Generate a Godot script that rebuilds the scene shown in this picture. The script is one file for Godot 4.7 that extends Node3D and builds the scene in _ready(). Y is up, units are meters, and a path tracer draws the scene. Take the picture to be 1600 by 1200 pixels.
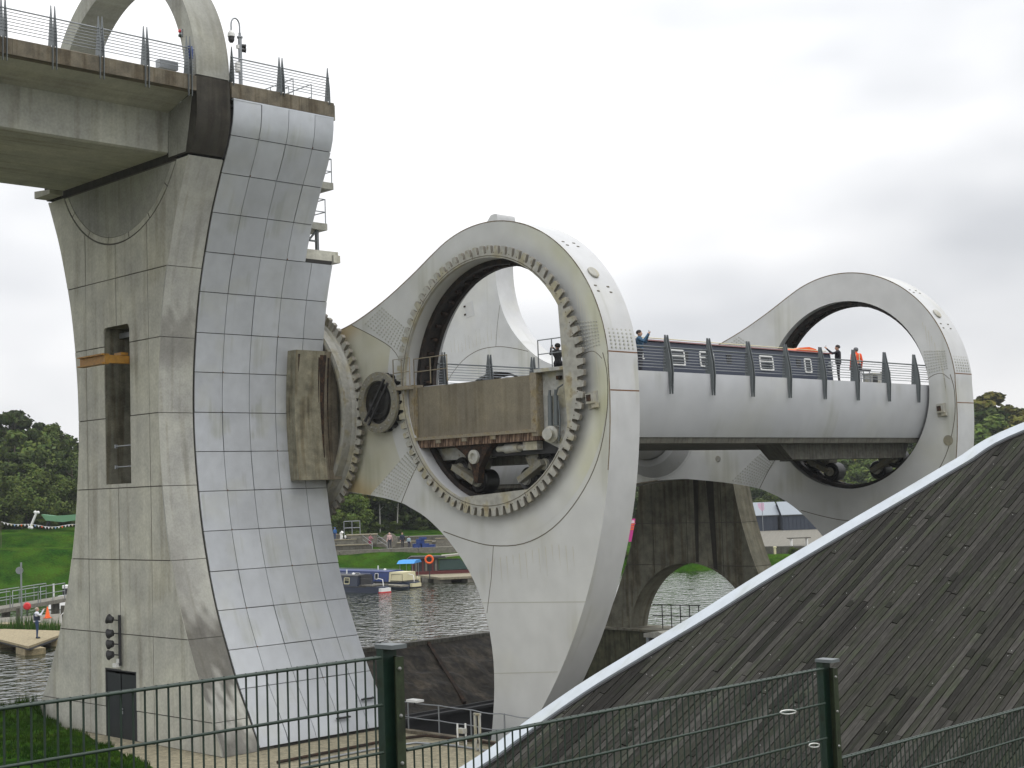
extends Node3D
# A rotating boat lift beside a basin, under an overcast sky. Origin: the paved ground below the wheel's hub.
# x runs across the wheel, y is up, the wheel's axle runs along -z. Hub at (0, 12.15, 0).

const HUB_Y := 12.15
const ARM_TILT := 0.05946
const RING := Vector3(11.979, 12.863, 0.0)
var mats := {}
var taken := {}
var rng := RandomNumberGenerator.new()

# ------------------------------------------------------------------ mesh builder
class MB:
	var v := PackedVector3Array()
	var n := PackedVector3Array()
	var c := PackedColorArray()
	var uv := PackedVector2Array()
	var col := Color.WHITE
	var use_uv := false
	func tri(a: Vector3, b: Vector3, d: Vector3) -> void:
		var nn := (b - a).cross(d - a)
		if nn.length_squared() < 1e-16:
			return
		nn = nn.normalized()
		trin(a, b, d, nn, nn, nn)
	func trin(a: Vector3, b: Vector3, d: Vector3, na: Vector3, nb: Vector3, nd: Vector3) -> void:
		if (b - a).cross(d - a).dot(na + nb + nd) < 0.0:
			var sv := b; b = d; d = sv
			var sn := nb; nb = nd; nd = sn
		v.append(a); v.append(d); v.append(b)
		n.append(na); n.append(nd); n.append(nb)
		for i in 3:
			c.append(col)
			if use_uv: uv.append(Vector2.ZERO)
	func quad(a: Vector3, b: Vector3, d: Vector3, e: Vector3) -> void:
		tri(a, b, d); tri(a, d, e)
	func quadn(a, b, d, e, na, nb, nd, ne) -> void:
		trin(a, b, d, na, nb, nd); trin(a, d, e, na, nd, ne)
	# box from its centre, full size and axes
	func box(ctr: Vector3, size: Vector3, bs := Basis()) -> void:
		var h := size * 0.5
		var p := []
		for i in 8:
			p.append(ctr + bs * Vector3(h.x * (1 if i & 1 else -1), h.y * (1 if i & 2 else -1), h.z * (1 if i & 4 else -1)))
		quad(p[4], p[5], p[7], p[6]); quad(p[1], p[0], p[2], p[3])
		quad(p[5], p[1], p[3], p[7]); quad(p[0], p[4], p[6], p[2])
		quad(p[6], p[7], p[3], p[2]); quad(p[0], p[1], p[5], p[4])
	func bar(a: Vector3, b: Vector3, w: float, h: float, up := Vector3.UP) -> void:
		var d := (b - a)
		var l := d.length()
		d /= l
		var s := up.cross(d)
		if s.length() < 0.01: s = Vector3.RIGHT.cross(d)
		s = s.normalized()
		box((a + b) * 0.5, Vector3(w, h, l), Basis(s, d.cross(s), d))
	# round tube through points
	func tube(pts: Array, r0: float, sides := 8, r1 := -1.0, caps := true) -> void:
		if r1 < 0: r1 = r0
		var rings := []
		var norms := []
		var ref := Vector3.UP
		for i in pts.size():
			var d: Vector3 = (pts[mini(i + 1, pts.size() - 1)] - pts[maxi(i - 1, 0)]).normalized()
			if i == 0 and absf(d.dot(ref)) > 0.9: ref = Vector3.RIGHT
			var s := ref.cross(d).normalized()
			var t := d.cross(s)
			ref = t
			var r := lerpf(r0, r1, float(i) / (pts.size() - 1))
			var ring := []
			var nr := []
			for k in sides:
				var a := TAU * k / sides
				var o := s * cos(a) + t * sin(a)
				ring.append(pts[i] + o * r); nr.append(o)
			rings.append(ring); norms.append(nr)
		for i in pts.size() - 1:
			for k in sides:
				var k2 := (k + 1) % sides
				quadn(rings[i][k], rings[i][k2], rings[i + 1][k2], rings[i + 1][k], norms[i][k], norms[i][k2], norms[i + 1][k2], norms[i + 1][k])
		if caps:
			for k in sides:
				var k2 := (k + 1) % sides
				tri(pts[0], rings[0][k2], rings[0][k])
				tri(pts[-1], rings[-1][k], rings[-1][k2])
	# lathe: profile of Vector2(radius, along) about an axis
	func lathe(prof: Array, o: Vector3, axis: Vector3, seg := 24, smooth := true) -> void:
		var s := axis.cross(Vector3(0.3, 0.9, 0.2)).normalized()
		var t := axis.cross(s)
		for i in prof.size() - 1:
			var p: Vector2 = prof[i]
			var q: Vector2 = prof[i + 1]
			var e := q - p
			var nr := Vector2(e.y, -e.x).normalized()
			for k in seg:
				var a := TAU * k / seg
				var b := TAU * (k + 1) / seg
				var da := s * cos(a) + t * sin(a)
				var db := s * cos(b) + t * sin(b)
				var A := o + da * p.x + axis * p.y
				var B := o + db * p.x + axis * p.y
				var C := o + db * q.x + axis * q.y
				var D := o + da * q.x + axis * q.y
				if smooth:
					var na := da * nr.x + axis * nr.y
					var nb := db * nr.x + axis * nr.y
					quadn(A, B, C, D, na, nb, nb, na)
				else:
					quad(A, B, C, D)
	# extrusion of a polygon (x, y) from z0 to z1 through a transform; holes cut by keyholes
	func prism(poly: PackedVector2Array, z0: float, z1: float, xf := Transform3D(), holes := [], smooth := false, caps := 3, skip = null) -> void:
		var outer := poly.duplicate()
		if Geometry2D.is_polygon_clockwise(outer): outer.reverse()
		var key := outer
		var rings := [outer]
		for hole in holes:
			var h: PackedVector2Array = hole.duplicate()
			if not Geometry2D.is_polygon_clockwise(h): h.reverse()
			rings.append(h)
			key = keyhole(key, h)
		var idx := Geometry2D.triangulate_polygon(key)
		var nf := (xf.basis * Vector3(0, 0, 1)).normalized()
		var hi := maxf(z0, z1)
		var lo := minf(z0, z1)
		for i in range(0, idx.size(), 3):
			var a := key[idx[i]]
			var b := key[idx[i + 1]]
			var d := key[idx[i + 2]]
			if (b - a).cross(d - a) < 0:
				var sw := b; b = d; d = sw
			if caps & 1:
				trin(xf * Vector3(a.x, a.y, hi), xf * Vector3(b.x, b.y, hi), xf * Vector3(d.x, d.y, hi), nf, nf, nf)
			if caps & 2:
				trin(xf * Vector3(a.x, a.y, lo), xf * Vector3(d.x, d.y, lo), xf * Vector3(b.x, b.y, lo), -nf, -nf, -nf)
		for ring in rings:
			var m: int = ring.size()
			for i in m:
				var a: Vector2 = ring[i]
				var b: Vector2 = ring[(i + 1) % m]
				if skip != null and skip.call(a, b): continue
				var e := (b - a)
				if e.length() < 1e-6: continue
				var en := Vector2(e.y, -e.x).normalized()
				var na := en
				var nb := en
				if smooth:
					var pa: Vector2 = a - ring[(i - 1 + m) % m]
					var pb: Vector2 = ring[(i + 2) % m] - b
					var ena := Vector2(pa.y, -pa.x).normalized()
					var enb := Vector2(pb.y, -pb.x).normalized()
					if ena.dot(en) > 0.8: na = (en + ena).normalized()
					if enb.dot(en) > 0.8: nb = (en + enb).normalized()
				var A := (xf.basis * Vector3(na.x, na.y, 0)).normalized()
				var Bn := (xf.basis * Vector3(nb.x, nb.y, 0)).normalized()
				quadn(xf * Vector3(a.x, a.y, lo), xf * Vector3(b.x, b.y, lo), xf * Vector3(b.x, b.y, hi), xf * Vector3(a.x, a.y, hi), A, Bn, Bn, A)
	static func keyhole(o: PackedVector2Array, h: PackedVector2Array) -> PackedVector2Array:
		var best := 1e18
		var bi := 0
		var bj := 0
		for i in o.size():
			for j in h.size():
				var d := o[i].distance_squared_to(h[j])
				if d < best:
					best = d; bi = i; bj = j
		var r := PackedVector2Array()
		for i in o.size() + 1: r.append(o[(bi + i) % o.size()])
		for j in h.size() + 1: r.append(h[(bj + j) % h.size()])
		return r
	func done() -> ArrayMesh:
		var a := []
		a.resize(Mesh.ARRAY_MAX)
		a[Mesh.ARRAY_VERTEX] = v
		a[Mesh.ARRAY_NORMAL] = n
		a[Mesh.ARRAY_COLOR] = c
		if use_uv: a[Mesh.ARRAY_TEX_UV] = uv
		var m := ArrayMesh.new()
		m.add_surface_from_arrays(Mesh.PRIMITIVE_TRIANGLES, a)
		return m

# ------------------------------------------------------------------ naming, tagging
func numbered(parent: Node, called: String) -> String:
	var key := "%d/%s" % [parent.get_instance_id(), called]
	taken[key] = taken.get(key, -1) + 1
	return called if taken[key] == 0 else "%s_%03d" % [called, taken[key]]

func put(called: String, what, mat: Material, parent: Node = null, kind := "") -> MeshInstance3D:
	var p: Node = parent if parent else self
	var o := MeshInstance3D.new()
	o.name = numbered(p, called)
	o.mesh = what.done() if what is MB else what
	o.material_override = mat
	if kind: o.set_meta("kind", kind)
	p.add_child(o, true)
	return o

func tag(o: Node, label: String, category: String, group := "") -> Node:
	o.set_meta("label", label)
	o.set_meta("category", category)
	if group: o.set_meta("group", group)
	return o

func thing(called: String, label: String, category: String, at := Vector3.ZERO, group := "", turn := 0.0) -> Node3D:
	var o := Node3D.new()
	o.name = numbered(self, called)
	add_child(o, true)
	o.position = at
	o.rotation.y = turn
	tag(o, label, category, group)
	return o

func node(called: String, parent: Node) -> Node3D:
	var o := Node3D.new()
	o.name = numbered(parent, called)
	parent.add_child(o, true)
	return o

func struct(called: String, mb, mat: Material) -> MeshInstance3D:
	return put(called, mb, mat, null, "structure")

func copy(o: Node3D, called: String, label := "", at := Vector3.ZERO, turn := 0.0) -> Node3D:
	var d: Node3D = o.duplicate()
	d.name = numbered(self, called)
	add_child(d, true)
	d.position = at
	d.rotation.y = turn
	if label: d.set_meta("label", label)
	return d

# ------------------------------------------------------------------ textures and materials
func field(sd: int, freq: float, oct := 4, w := 512, h := 512, kind := FastNoiseLite.TYPE_SIMPLEX_SMOOTH) -> PackedByteArray:
	var f := FastNoiseLite.new()
	f.seed = sd
	f.noise_type = kind
	f.frequency = freq
	f.fractal_octaves = oct
	var im := f.get_seamless_image(w, h)
	im.convert(Image.FORMAT_L8)
	if w != 512 or h != 512: im.resize(512, 512, Image.INTERPOLATE_CUBIC)
	return im.get_data()

func picture(make: Callable) -> ImageTexture:
	var b := PackedByteArray()
	b.resize(512 * 512 * 3)
	for i in 512 * 512:
		var c: Color = make.call(i)
		b[i * 3] = clampi(int(c.r * 255.0), 0, 255)
		b[i * 3 + 1] = clampi(int(c.g * 255.0), 0, 255)
		b[i * 3 + 2] = clampi(int(c.b * 255.0), 0, 255)
	return ImageTexture.create_from_image(Image.create_from_data(512, 512, false, Image.FORMAT_RGB8, b))

func lin(r: float, g: float, b: float) -> Color:
	return Color(r, g, b).linear_to_srgb()

func paint(called: String, c: Color, rough := 0.6, tex: Texture2D = null, scale := 0.1, metal := 0.0) -> StandardMaterial3D:
	var m := StandardMaterial3D.new()
	m.resource_name = called
	m.albedo_color = c
	m.roughness = rough
	m.metallic = metal
	if tex:
		m.albedo_texture = tex
		m.uv1_triplanar = true
		m.uv1_world_triplanar = true
		m.uv1_scale = Vector3.ONE * scale
	mats[called] = m
	return m

var tex := {}
func make_materials() -> void:
	var n1 := field(1, 0.006, 4)
	var n2 := field(2, 0.03, 4)
	var n3 := field(3, 0.15, 2)
	var st := field(4, 0.03, 4, 512, 32)
	var st2 := field(5, 0.05, 3, 512, 16)
	var n5 := field(15, 0.012, 5)
	tex.concrete = picture(func(i):
		var a := n1[i] / 255.0 - 0.5
		var b := n2[i] / 255.0 - 0.5
		var k := n3[i] / 255.0 - 0.5
		var s := clampf((st[i] / 255.0 - 0.56) * 3.2, 0.0, 1.0)
		var t := clampf((0.42 - st2[i] / 255.0) * 3.0, 0.0, 1.0)
		var w := 0.9 + a * 0.14 + b * 0.09 + k * 0.1 - s * 0.10 * (0.5 + n5[i] / 255.0) + t * 0.03
		return Color(w * (1.0 + 0.01 * s), w, w * (0.99 - 0.02 * s - 0.03 * a)))
	tex.grime = picture(func(i):
		var a := n5[i] / 255.0 - 0.5
		var b := n2[i] / 255.0 - 0.5
		var k := n3[i] / 255.0 - 0.5
		var s := clampf((st[i] / 255.0 - 0.45) * 2.6, 0.0, 1.0)
		var w := 0.82 + a * 0.26 + b * 0.16 + k * 0.12 - s * 0.2
		return Color(w * (1.0 + 0.04 * s), w, w * (0.95 - 0.06 * s)))
	tex.paint = picture(func(i):
		var a := n5[i] / 255.0 - 0.5
		var b := n2[i] / 255.0 - 0.5
		var s := clampf((st[i] / 255.0 - 0.6) * 3.0, 0.0, 1.0) * clampf((n1[i] / 255.0 - 0.4) * 4.0, 0.0, 1.0)
		var y := clampf((n1[i] / 255.0 - 0.55) * 3.0, 0.0, 1.0)
		var w := 0.95 + a * 0.07 + b * 0.04 - s * 0.085
		return Color(w, w * (1.0 - 0.004 * y), w * (1.0 - 0.03 * y - 0.03 * s)))
	tex.gear = picture(func(i):
		var a := n5[i] / 255.0 - 0.5
		var b := n2[i] / 255.0 - 0.5
		var y := clampf((n1[i] / 255.0 - 0.5) * 4.0, 0.0, 1.0)
		var g := clampf((n5[i] / 255.0 - 0.72) * 3.0, 0.0, 1.0)
		var w := 0.9 + a * 0.16 + b * 0.14
		return Color(w * (1.0 - 0.35 * g), w * (1.0 - 0.03 * y - 0.42 * g), w * (1.0 - 0.13 * y - 0.5 * g)))
	tex.rust = picture(func(i):
		var a := n2[i] / 255.0
		var s := clampf((st[(i * 4) % 262144 + 0] / 255.0 - 0.42) * 5.0, 0.0, 1.0)
		var w := 0.35 + 0.5 * s
		return Color(w * (0.95 + 0.1 * a), w * (0.8 + 0.18 * s) * (0.9 + 0.1 * a), w * (0.62 + 0.3 * s)))
	var gr := field(6, 0.02, 3, 32, 512)
	var gf := field(7, 0.08, 3, 64, 512)
	tex.wood = picture(func(i):
		var x: int = i % 512
		var a := n2[i] / 255.0 - 0.5
		var g := gr[i] / 255.0 - 0.5
		var h := gf[i] / 255.0 - 0.5
		var w := 0.82 + g * 0.16 + h * 0.2 + a * 0.18
		var m := clampf((n1[i] / 255.0 - 0.5) * 3.0, 0.0, 1.0)
		return Color(w * (1.0 - 0.06 * m), w, w * (0.99 - 0.1 * m)))
	tex.grass = picture(func(i):
		var a := n5[i] / 255.0 - 0.5
		var b := n2[i] / 255.0 - 0.5
		var k := n3[i] / 255.0 - 0.5
		var q := n1[i] / 255.0 - 0.5
		var w := 0.8 + a * 0.4 + b * 0.3 + k * 0.5 + q * 0.3
		return Color(w * (0.98 + 0.6 * a + 0.9 * maxf(q, 0.0)), w, w * (0.9 - 0.3 * b)))
	tex.mud = picture(func(i):
		var a := n5[i] / 255.0 - 0.5
		var b := n2[i] / 255.0 - 0.5
		var k := n3[i] / 255.0 - 0.5
		var p := clampf((n1[i] / 255.0 - 0.52) * 6.0, 0.0, 1.0)
		var w := 0.42 + a * 0.5 + b * 0.45 + k * 0.25 + p * 0.22
		return Color(w * 1.04, w, w * 0.92))
	tex.paving = picture(func(i):
		var a := n5[i] / 255.0 - 0.5
		var b := n2[i] / 255.0 - 0.5
		var k := n3[i] / 255.0 - 0.5
		var w := 0.82 + a * 0.25 + b * 0.22 + k * 0.3
		return Color(w, w * 0.98, w * 0.92))
	# tower and aqueduct
	paint("concrete", lin(0.56, 0.55, 0.49), 0.9, tex.concrete, 0.085)
	paint("concrete_strip", lin(0.46, 0.46, 0.43), 0.9, tex.concrete, 0.12)
	mats.concrete_strip.vertex_color_use_as_albedo = true
	paint("concrete_grey", lin(0.37, 0.37, 0.335), 0.9, tex.concrete, 0.1)
	paint("girder", lin(0.5, 0.5, 0.45), 0.9, tex.concrete, 0.1)
	paint("pier_edge", lin(0.21, 0.2, 0.165), 0.92, tex.grime, 0.14)
	paint("concrete_stained", lin(0.22, 0.19, 0.155), 0.92, tex.grime, 0.16)
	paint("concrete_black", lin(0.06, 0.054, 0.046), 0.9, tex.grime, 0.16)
	paint("concrete_pier", lin(0.26, 0.25, 0.21), 0.92, tex.grime, 0.14)
	paint("joint", lin(0.10, 0.095, 0.08), 0.95)
	paint("joint_dark", lin(0.045, 0.043, 0.04), 0.9)
	paint("recess", lin(0.33, 0.32, 0.28), 0.95, tex.grime, 0.15)
	for k in 4:
		var f: float = [1.0, 0.95, 1.04, 0.98][k]
		paint("cladding_%d" % k, lin(0.565 * f, 0.59 * f, 0.625 * f), 0.45, tex.paint, 0.13, 0.45)
	paint("housing", lin(0.30, 0.28, 0.225), 0.9, tex.grime, 0.19)
	paint("door", lin(0.012, 0.015, 0.018), 0.5)
	paint("galv", lin(0.27, 0.285, 0.30), 0.45, null, 0.1, 0.5)
	paint("dark_steel", lin(0.13, 0.145, 0.15), 0.5, null, 0.1, 0.2)
	paint("fin", lin(0.15, 0.165, 0.17), 0.45, null, 0.1, 0.4)
	paint("yellow", lin(0.42, 0.21, 0.025), 0.55, tex.gear, 0.4)
	paint("white", lin(0.72, 0.72, 0.70), 0.5)
	paint("black", lin(0.012, 0.012, 0.013), 0.5)
	paint("charcoal", lin(0.03, 0.03, 0.032), 0.6)
	# wheel
	paint("arm_face", lin(0.63, 0.635, 0.62), 0.5, tex.paint, 0.055)
	paint("arm_rim", lin(0.56, 0.565, 0.57), 0.45, tex.paint, 0.09)
	paint("gear", lin(0.46, 0.45, 0.40), 0.55, tex.gear, 0.23)
	paint("gear_grey", lin(0.34, 0.335, 0.30), 0.5, tex.gear, 0.3)
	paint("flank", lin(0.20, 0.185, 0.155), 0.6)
	paint("arm_dirt", lin(0.63, 0.635, 0.62), 0.55, tex.paint, 0.055)
	mats.arm_dirt.vertex_color_use_as_albedo = true
	paint("bolt", lin(0.42, 0.42, 0.37), 0.5)
	paint("seam", lin(0.12, 0.105, 0.075), 0.8)
	paint("seam_rust", lin(0.16, 0.075, 0.03), 0.85)
	paint("edge_rust", lin(0.25, 0.20, 0.14), 0.8, tex.gear, 0.5)
	paint("streak", lin(0.52, 0.50, 0.42), 0.6)
	paint("ochre", lin(0.42, 0.29, 0.10), 0.7, tex.gear, 0.6)
	paint("rail_brown", lin(0.055, 0.035, 0.026), 0.7, tex.mud, 0.5)
	paint("grease", lin(0.022, 0.02, 0.018), 0.45, tex.mud, 0.8)
	paint("idler", lin(0.24, 0.23, 0.19), 0.6, tex.gear, 0.7)
	# gondola
	paint("hull", lin(0.52, 0.53, 0.555), 0.38, tex.paint, 0.06)
	paint("gate", lin(0.155, 0.135, 0.10), 0.75, tex.concrete, 0.13)
	mats.gate.albedo_color = lin(0.24, 0.21, 0.155)
	paint("gate_frame", lin(0.30, 0.26, 0.19), 0.7, tex.gear, 0.5)
	paint("rust_streak", lin(0.38, 0.31, 0.22), 0.8, tex.rust, 0.35)
	paint("rust", lin(0.10, 0.05, 0.025), 0.85, tex.mud, 0.6)
	paint("underside", lin(0.17, 0.165, 0.155), 0.7, tex.grime, 0.3)
	paint("plate", lin(0.50, 0.50, 0.47), 0.5, tex.gear, 0.3)
	paint("navy", lin(0.022, 0.030, 0.055), 0.4)
	paint("blue_boat", lin(0.014, 0.04, 0.17), 0.35)
	paint("maroon", lin(0.10, 0.02, 0.02), 0.5)
	paint("red", lin(0.55, 0.02, 0.025), 0.5)
	paint("orange", lin(0.85, 0.13, 0.02), 0.55)
	paint("cream", lin(0.62, 0.57, 0.36), 0.5)
	paint("deck_tan", lin(0.42, 0.36, 0.24), 0.8, tex.paving, 0.5)
	paint("glass", lin(0.02, 0.025, 0.03), 0.1)
	paint("pane_light", lin(0.30, 0.32, 0.33), 0.2)
	# timber
	for k in 7:
		var t: Array = [[0.105, 0.102, 0.093], [0.084, 0.082, 0.075], [0.135, 0.131, 0.122], [0.06, 0.058, 0.053], [0.098, 0.1, 0.082], [0.052, 0.05, 0.046], [0.165, 0.16, 0.15]][k]
		paint("plank_%d" % k, lin(t[0] * 0.49, t[1] * 0.48, t[2] * 0.47), 0.85)
		mats["plank_%d" % k].albedo_texture = tex.wood
		mats["plank_%d" % k].metallic_specular = 0.25
	paint("batten", lin(0.012, 0.011, 0.01), 0.95)
	paint("flashing", lin(0.43, 0.47, 0.51), 0.38, tex.paint, 0.4, 0.15)
	paint("fence_green", lin(0.020, 0.036, 0.026), 0.45)
	paint("fence_post", lin(0.012, 0.036, 0.024), 0.5, tex.gear, 1.7)
	paint("fence_moss", lin(0.030, 0.046, 0.018), 0.6, tex.grime, 2.5)
	paint("screw", lin(0.3, 0.3, 0.29), 0.35, null, 0.1, 0.6)
	# ground
	paint("grass", lin(0.036, 0.095, 0.010), 0.95, tex.grass, 0.045)
	paint("grass_rough", lin(0.04, 0.06, 0.012), 0.95, tex.grass, 0.25)
	paint("paving", lin(0.37, 0.345, 0.27), 0.9, tex.paving, 0.35)
	paint("mud", lin(0.12, 0.105, 0.085), 0.85, tex.mud, 0.16)
	mats.grass.metallic_specular = 0.05
	mats.grass_rough.metallic_specular = 0.05
	paint("pit_wall", lin(0.12, 0.12, 0.075), 0.9, tex.grime, 0.2)
	paint("wet_floor", lin(0.06, 0.056, 0.05), 0.25, tex.mud, 0.15)
	paint("stone", lin(0.25, 0.245, 0.23), 0.9, tex.paving, 0.3)
	paint("stone_dark", lin(0.14, 0.135, 0.125), 0.9, tex.grime, 0.3)
	paint("leaf", Color.WHITE, 0.75)
	mats.leaf.vertex_color_use_as_albedo = true
	mats.leaf.metallic_specular = 0.15
	mats.leaf.backlight_enabled = true
	mats.leaf.backlight = Color(0.10, 0.13, 0.03)
	paint("bark", lin(0.09, 0.075, 0.055), 0.9)
	paint("birch", lin(0.42, 0.41, 0.38), 0.8)
	paint("body", Color.WHITE, 0.8)
	mats.body.vertex_color_use_as_albedo = true
	var w := paint("water", lin(0.016, 0.021, 0.010), 0.07)
	w.metallic_specular = 0.5
	var nt := NoiseTexture2D.new()
	nt.width = 512; nt.height = 512; nt.seamless = true; nt.as_normal_map = true; nt.bump_strength = 10.0
	var fn := FastNoiseLite.new()
	fn.seed = 9; fn.frequency = 0.022; fn.fractal_octaves = 3; fn.noise_type = FastNoiseLite.TYPE_SIMPLEX
	nt.noise = fn
	w.normal_enabled = true
	w.normal_texture = nt
	w.normal_scale = 0.24
	w.uv1_triplanar = true; w.uv1_world_triplanar = true; w.uv1_scale = Vector3(0.058, 0.058, 0.058)

# ------------------------------------------------------------------ shapes shared by several things
const PROF := [[0.0, 6.85], [0.77, 6.46], [2.05, 5.67], [3.4, 4.98], [4.8, 4.34], [6.21, 3.86], [7.7, 3.48], [9.19, 3.23], [10.69, 3.06], [12.18, 3.0], [13.7, 3.07], [15.18, 3.26], [16.7, 3.55], [18.12, 3.97], [19.57, 4.49], [20.94, 5.14], [22.23, 5.78], [22.9, 5.98], [23.7, 6.03]]
func half(y: float) -> float:
	var k := 0
	while k < PROF.size() - 2 and y > PROF[k + 1][0]: k += 1
	var t: float = (y - PROF[k][0]) / (PROF[k + 1][0] - PROF[k][0])
	var p0: float = PROF[maxi(k - 1, 0)][1]
	var p3: float = PROF[mini(k + 2, PROF.size() - 1)][1]
	return cubic_interpolate(PROF[k][1], PROF[k + 1][1], p0, p3, clampf(t, 0, 1))

func profile(y0: float, y1: float, inset := 0.0, step := 0.45) -> PackedVector2Array:
	var r := PackedVector2Array()
	var m := maxi(2, int((y1 - y0) / step))
	for i in m + 1:
		var y := lerpf(y0, y1, float(i) / m)
		r.append(Vector2(half(y) - inset, y))
	for i in m + 1:
		var y := lerpf(y1, y0, float(i) / m)
		r.append(Vector2(-half(y) + inset, y))
	return r

# a curved slab on the side of the tower, between two heights and two depths
func side_patch(y0: float, y1: float, z0: float, z1: float, out: float, thick: float, shade = null, sgn := 1.0, step := 0.35, zs := 1) -> MB:
	var b := MB.new()
	var m := maxi(2, int((y1 - y0) / step))
	var pt := func(i: int, o: float) -> Vector2:
		var y := lerpf(y0, y1, float(i) / m)
		var t := Vector2(half(y + 0.05) - half(y - 0.05), 0.1).normalized()
		return Vector2(half(y) + t.y * o, y - t.x * o)
	var nm := func(i: int) -> Vector3:
		var y := lerpf(y0, y1, float(i) / m)
		var t := Vector2(half(y + 0.05) - half(y - 0.05), 0.1).normalized()
		return Vector3(t.y * sgn, -t.x, 0)
	for i in m:
		var a: Vector2 = pt.call(i, out)
		var d: Vector2 = pt.call(i + 1, out)
		var na: Vector3 = nm.call(i)
		var nd: Vector3 = nm.call(i + 1)
		for j in zs:
			var za := lerpf(z0, z1, float(j) / zs)
			var zb := lerpf(z0, z1, float(j + 1) / zs)
			var P := [Vector3(a.x * sgn, a.y, za), Vector3(a.x * sgn, a.y, zb), Vector3(d.x * sgn, d.y, zb), Vector3(d.x * sgn, d.y, za)]
			var first := b.v.size()
			b.quadn(P[0], P[1], P[2], P[3], na, na, nd, nd)
			if shade != null:
				for q in range(first, b.v.size()): b.c[q] = shade.call(b.v[q])
		var a2: Vector2 = pt.call(i, out - thick)
		var d2: Vector2 = pt.call(i + 1, out - thick)
		for z in [z0, z1]:
			b.quad(Vector3(a.x * sgn, a.y, z), Vector3(a2.x * sgn, a2.y, z), Vector3(d2.x * sgn, d2.y, z), Vector3(d.x * sgn, d.y, z))
	for i in [0, m]:
		var a: Vector2 = pt.call(i, out)
		var a2: Vector2 = pt.call(i, out - thick)
		b.quad(Vector3(a.x * sgn, a.y, z0), Vector3(a.x * sgn, a.y, z1), Vector3(a2.x * sgn, a2.y, z1), Vector3(a2.x * sgn, a2.y, z0))
	return b

func circle(c: Vector2, r: float, n := 64, a0 := 0.0, a1 := TAU) -> PackedVector2Array:
	var p := PackedVector2Array()
	var full := absf(a1 - a0 - TAU) < 1e-6
	for i in (n if full else n + 1):
		var a := a0 + (a1 - a0) * i / n
		p.append(c + Vector2(cos(a), sin(a)) * r)
	return p

func smooth_line(pts: Array, per := 5) -> PackedVector2Array:
	var r := PackedVector2Array()
	for i in pts.size() - 1:
		var p0: Vector2 = pts[maxi(i - 1, 0)]
		var p1: Vector2 = pts[i]
		var p2: Vector2 = pts[i + 1]
		var p3: Vector2 = pts[mini(i + 2, pts.size() - 1)]
		for k in per: r.append(p1.cubic_interpolate(p2, p0, p3, float(k) / per))
	r.append(pts[-1])
	return r

func rect(x0: float, y0: float, x1: float, y1: float) -> PackedVector2Array:
	return PackedVector2Array([Vector2(x0, y0), Vector2(x1, y0), Vector2(x1, y1), Vector2(x0, y1)])

# ------------------------------------------------------------------ scene
func _ready() -> void:
	rng.seed = 20
	var cam := Camera3D.new()
	cam.name = "camera"
	var yaw := -0.791214353
	var pit := 0.0730829696
	var rol := -0.0341565046
	var fw := Vector3(sin(yaw) * cos(pit), sin(pit), -cos(yaw) * cos(pit))
	var r0 := fw.cross(Vector3.UP).normalized()
	var u0 := r0.cross(fw)
	var rt := r0 * cos(rol) + u0 * sin(rol)
	var up := u0 * cos(rol) - r0 * sin(rol)
	cam.transform = Transform3D(Basis(rt, up, -fw), Vector3(50.3327, 8.8299, 36.7702))
	cam.fov = rad_to_deg(2.0 * atan(600.0 / 2275.17))
	cam.near = 0.1
	cam.far = 5000.0
	add_child(cam)
	var env := Environment.new()
	env.background_mode = Environment.BG_SKY
	env.sky = Sky.new()
	env.sky.sky_material = make_sky()
	env.tonemap_mode = Environment.TONE_MAPPER_LINEAR
	env.tonemap_exposure = 1.0
	env.fog_enabled = true
	env.fog_density = 0.0002
	env.fog_light_color = Color(0.93, 0.95, 0.97)
	env.sdfgi_enabled = true
	env.ssao_enabled = true
	env.ssil_enabled = true
	var we := WorldEnvironment.new()
	we.name = "world"
	we.environment = env
	add_child(we)
	var sun := DirectionalLight3D.new()
	sun.name = "sun"
	sun.light_energy = 0.3
	sun.light_angular_distance = 25.0
	sun.light_color = Color(1.0, 0.985, 0.96)
	sun.shadow_enabled = true
	sun.look_at_from_position(Vector3.ZERO, Vector3(-0.75, -1.2, 0.1))
	add_child(sun)

	make_materials()
	build_ground()
	build_tower()
	build_aqueduct()
	build_far_pier()
	build_wheel()
	build_gondola()
	build_timber()
	build_pit()
	build_far_shore()
	build_left_bank()
	build_trees()
	build_near_details()
	build_people()
	build_fence()

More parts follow.
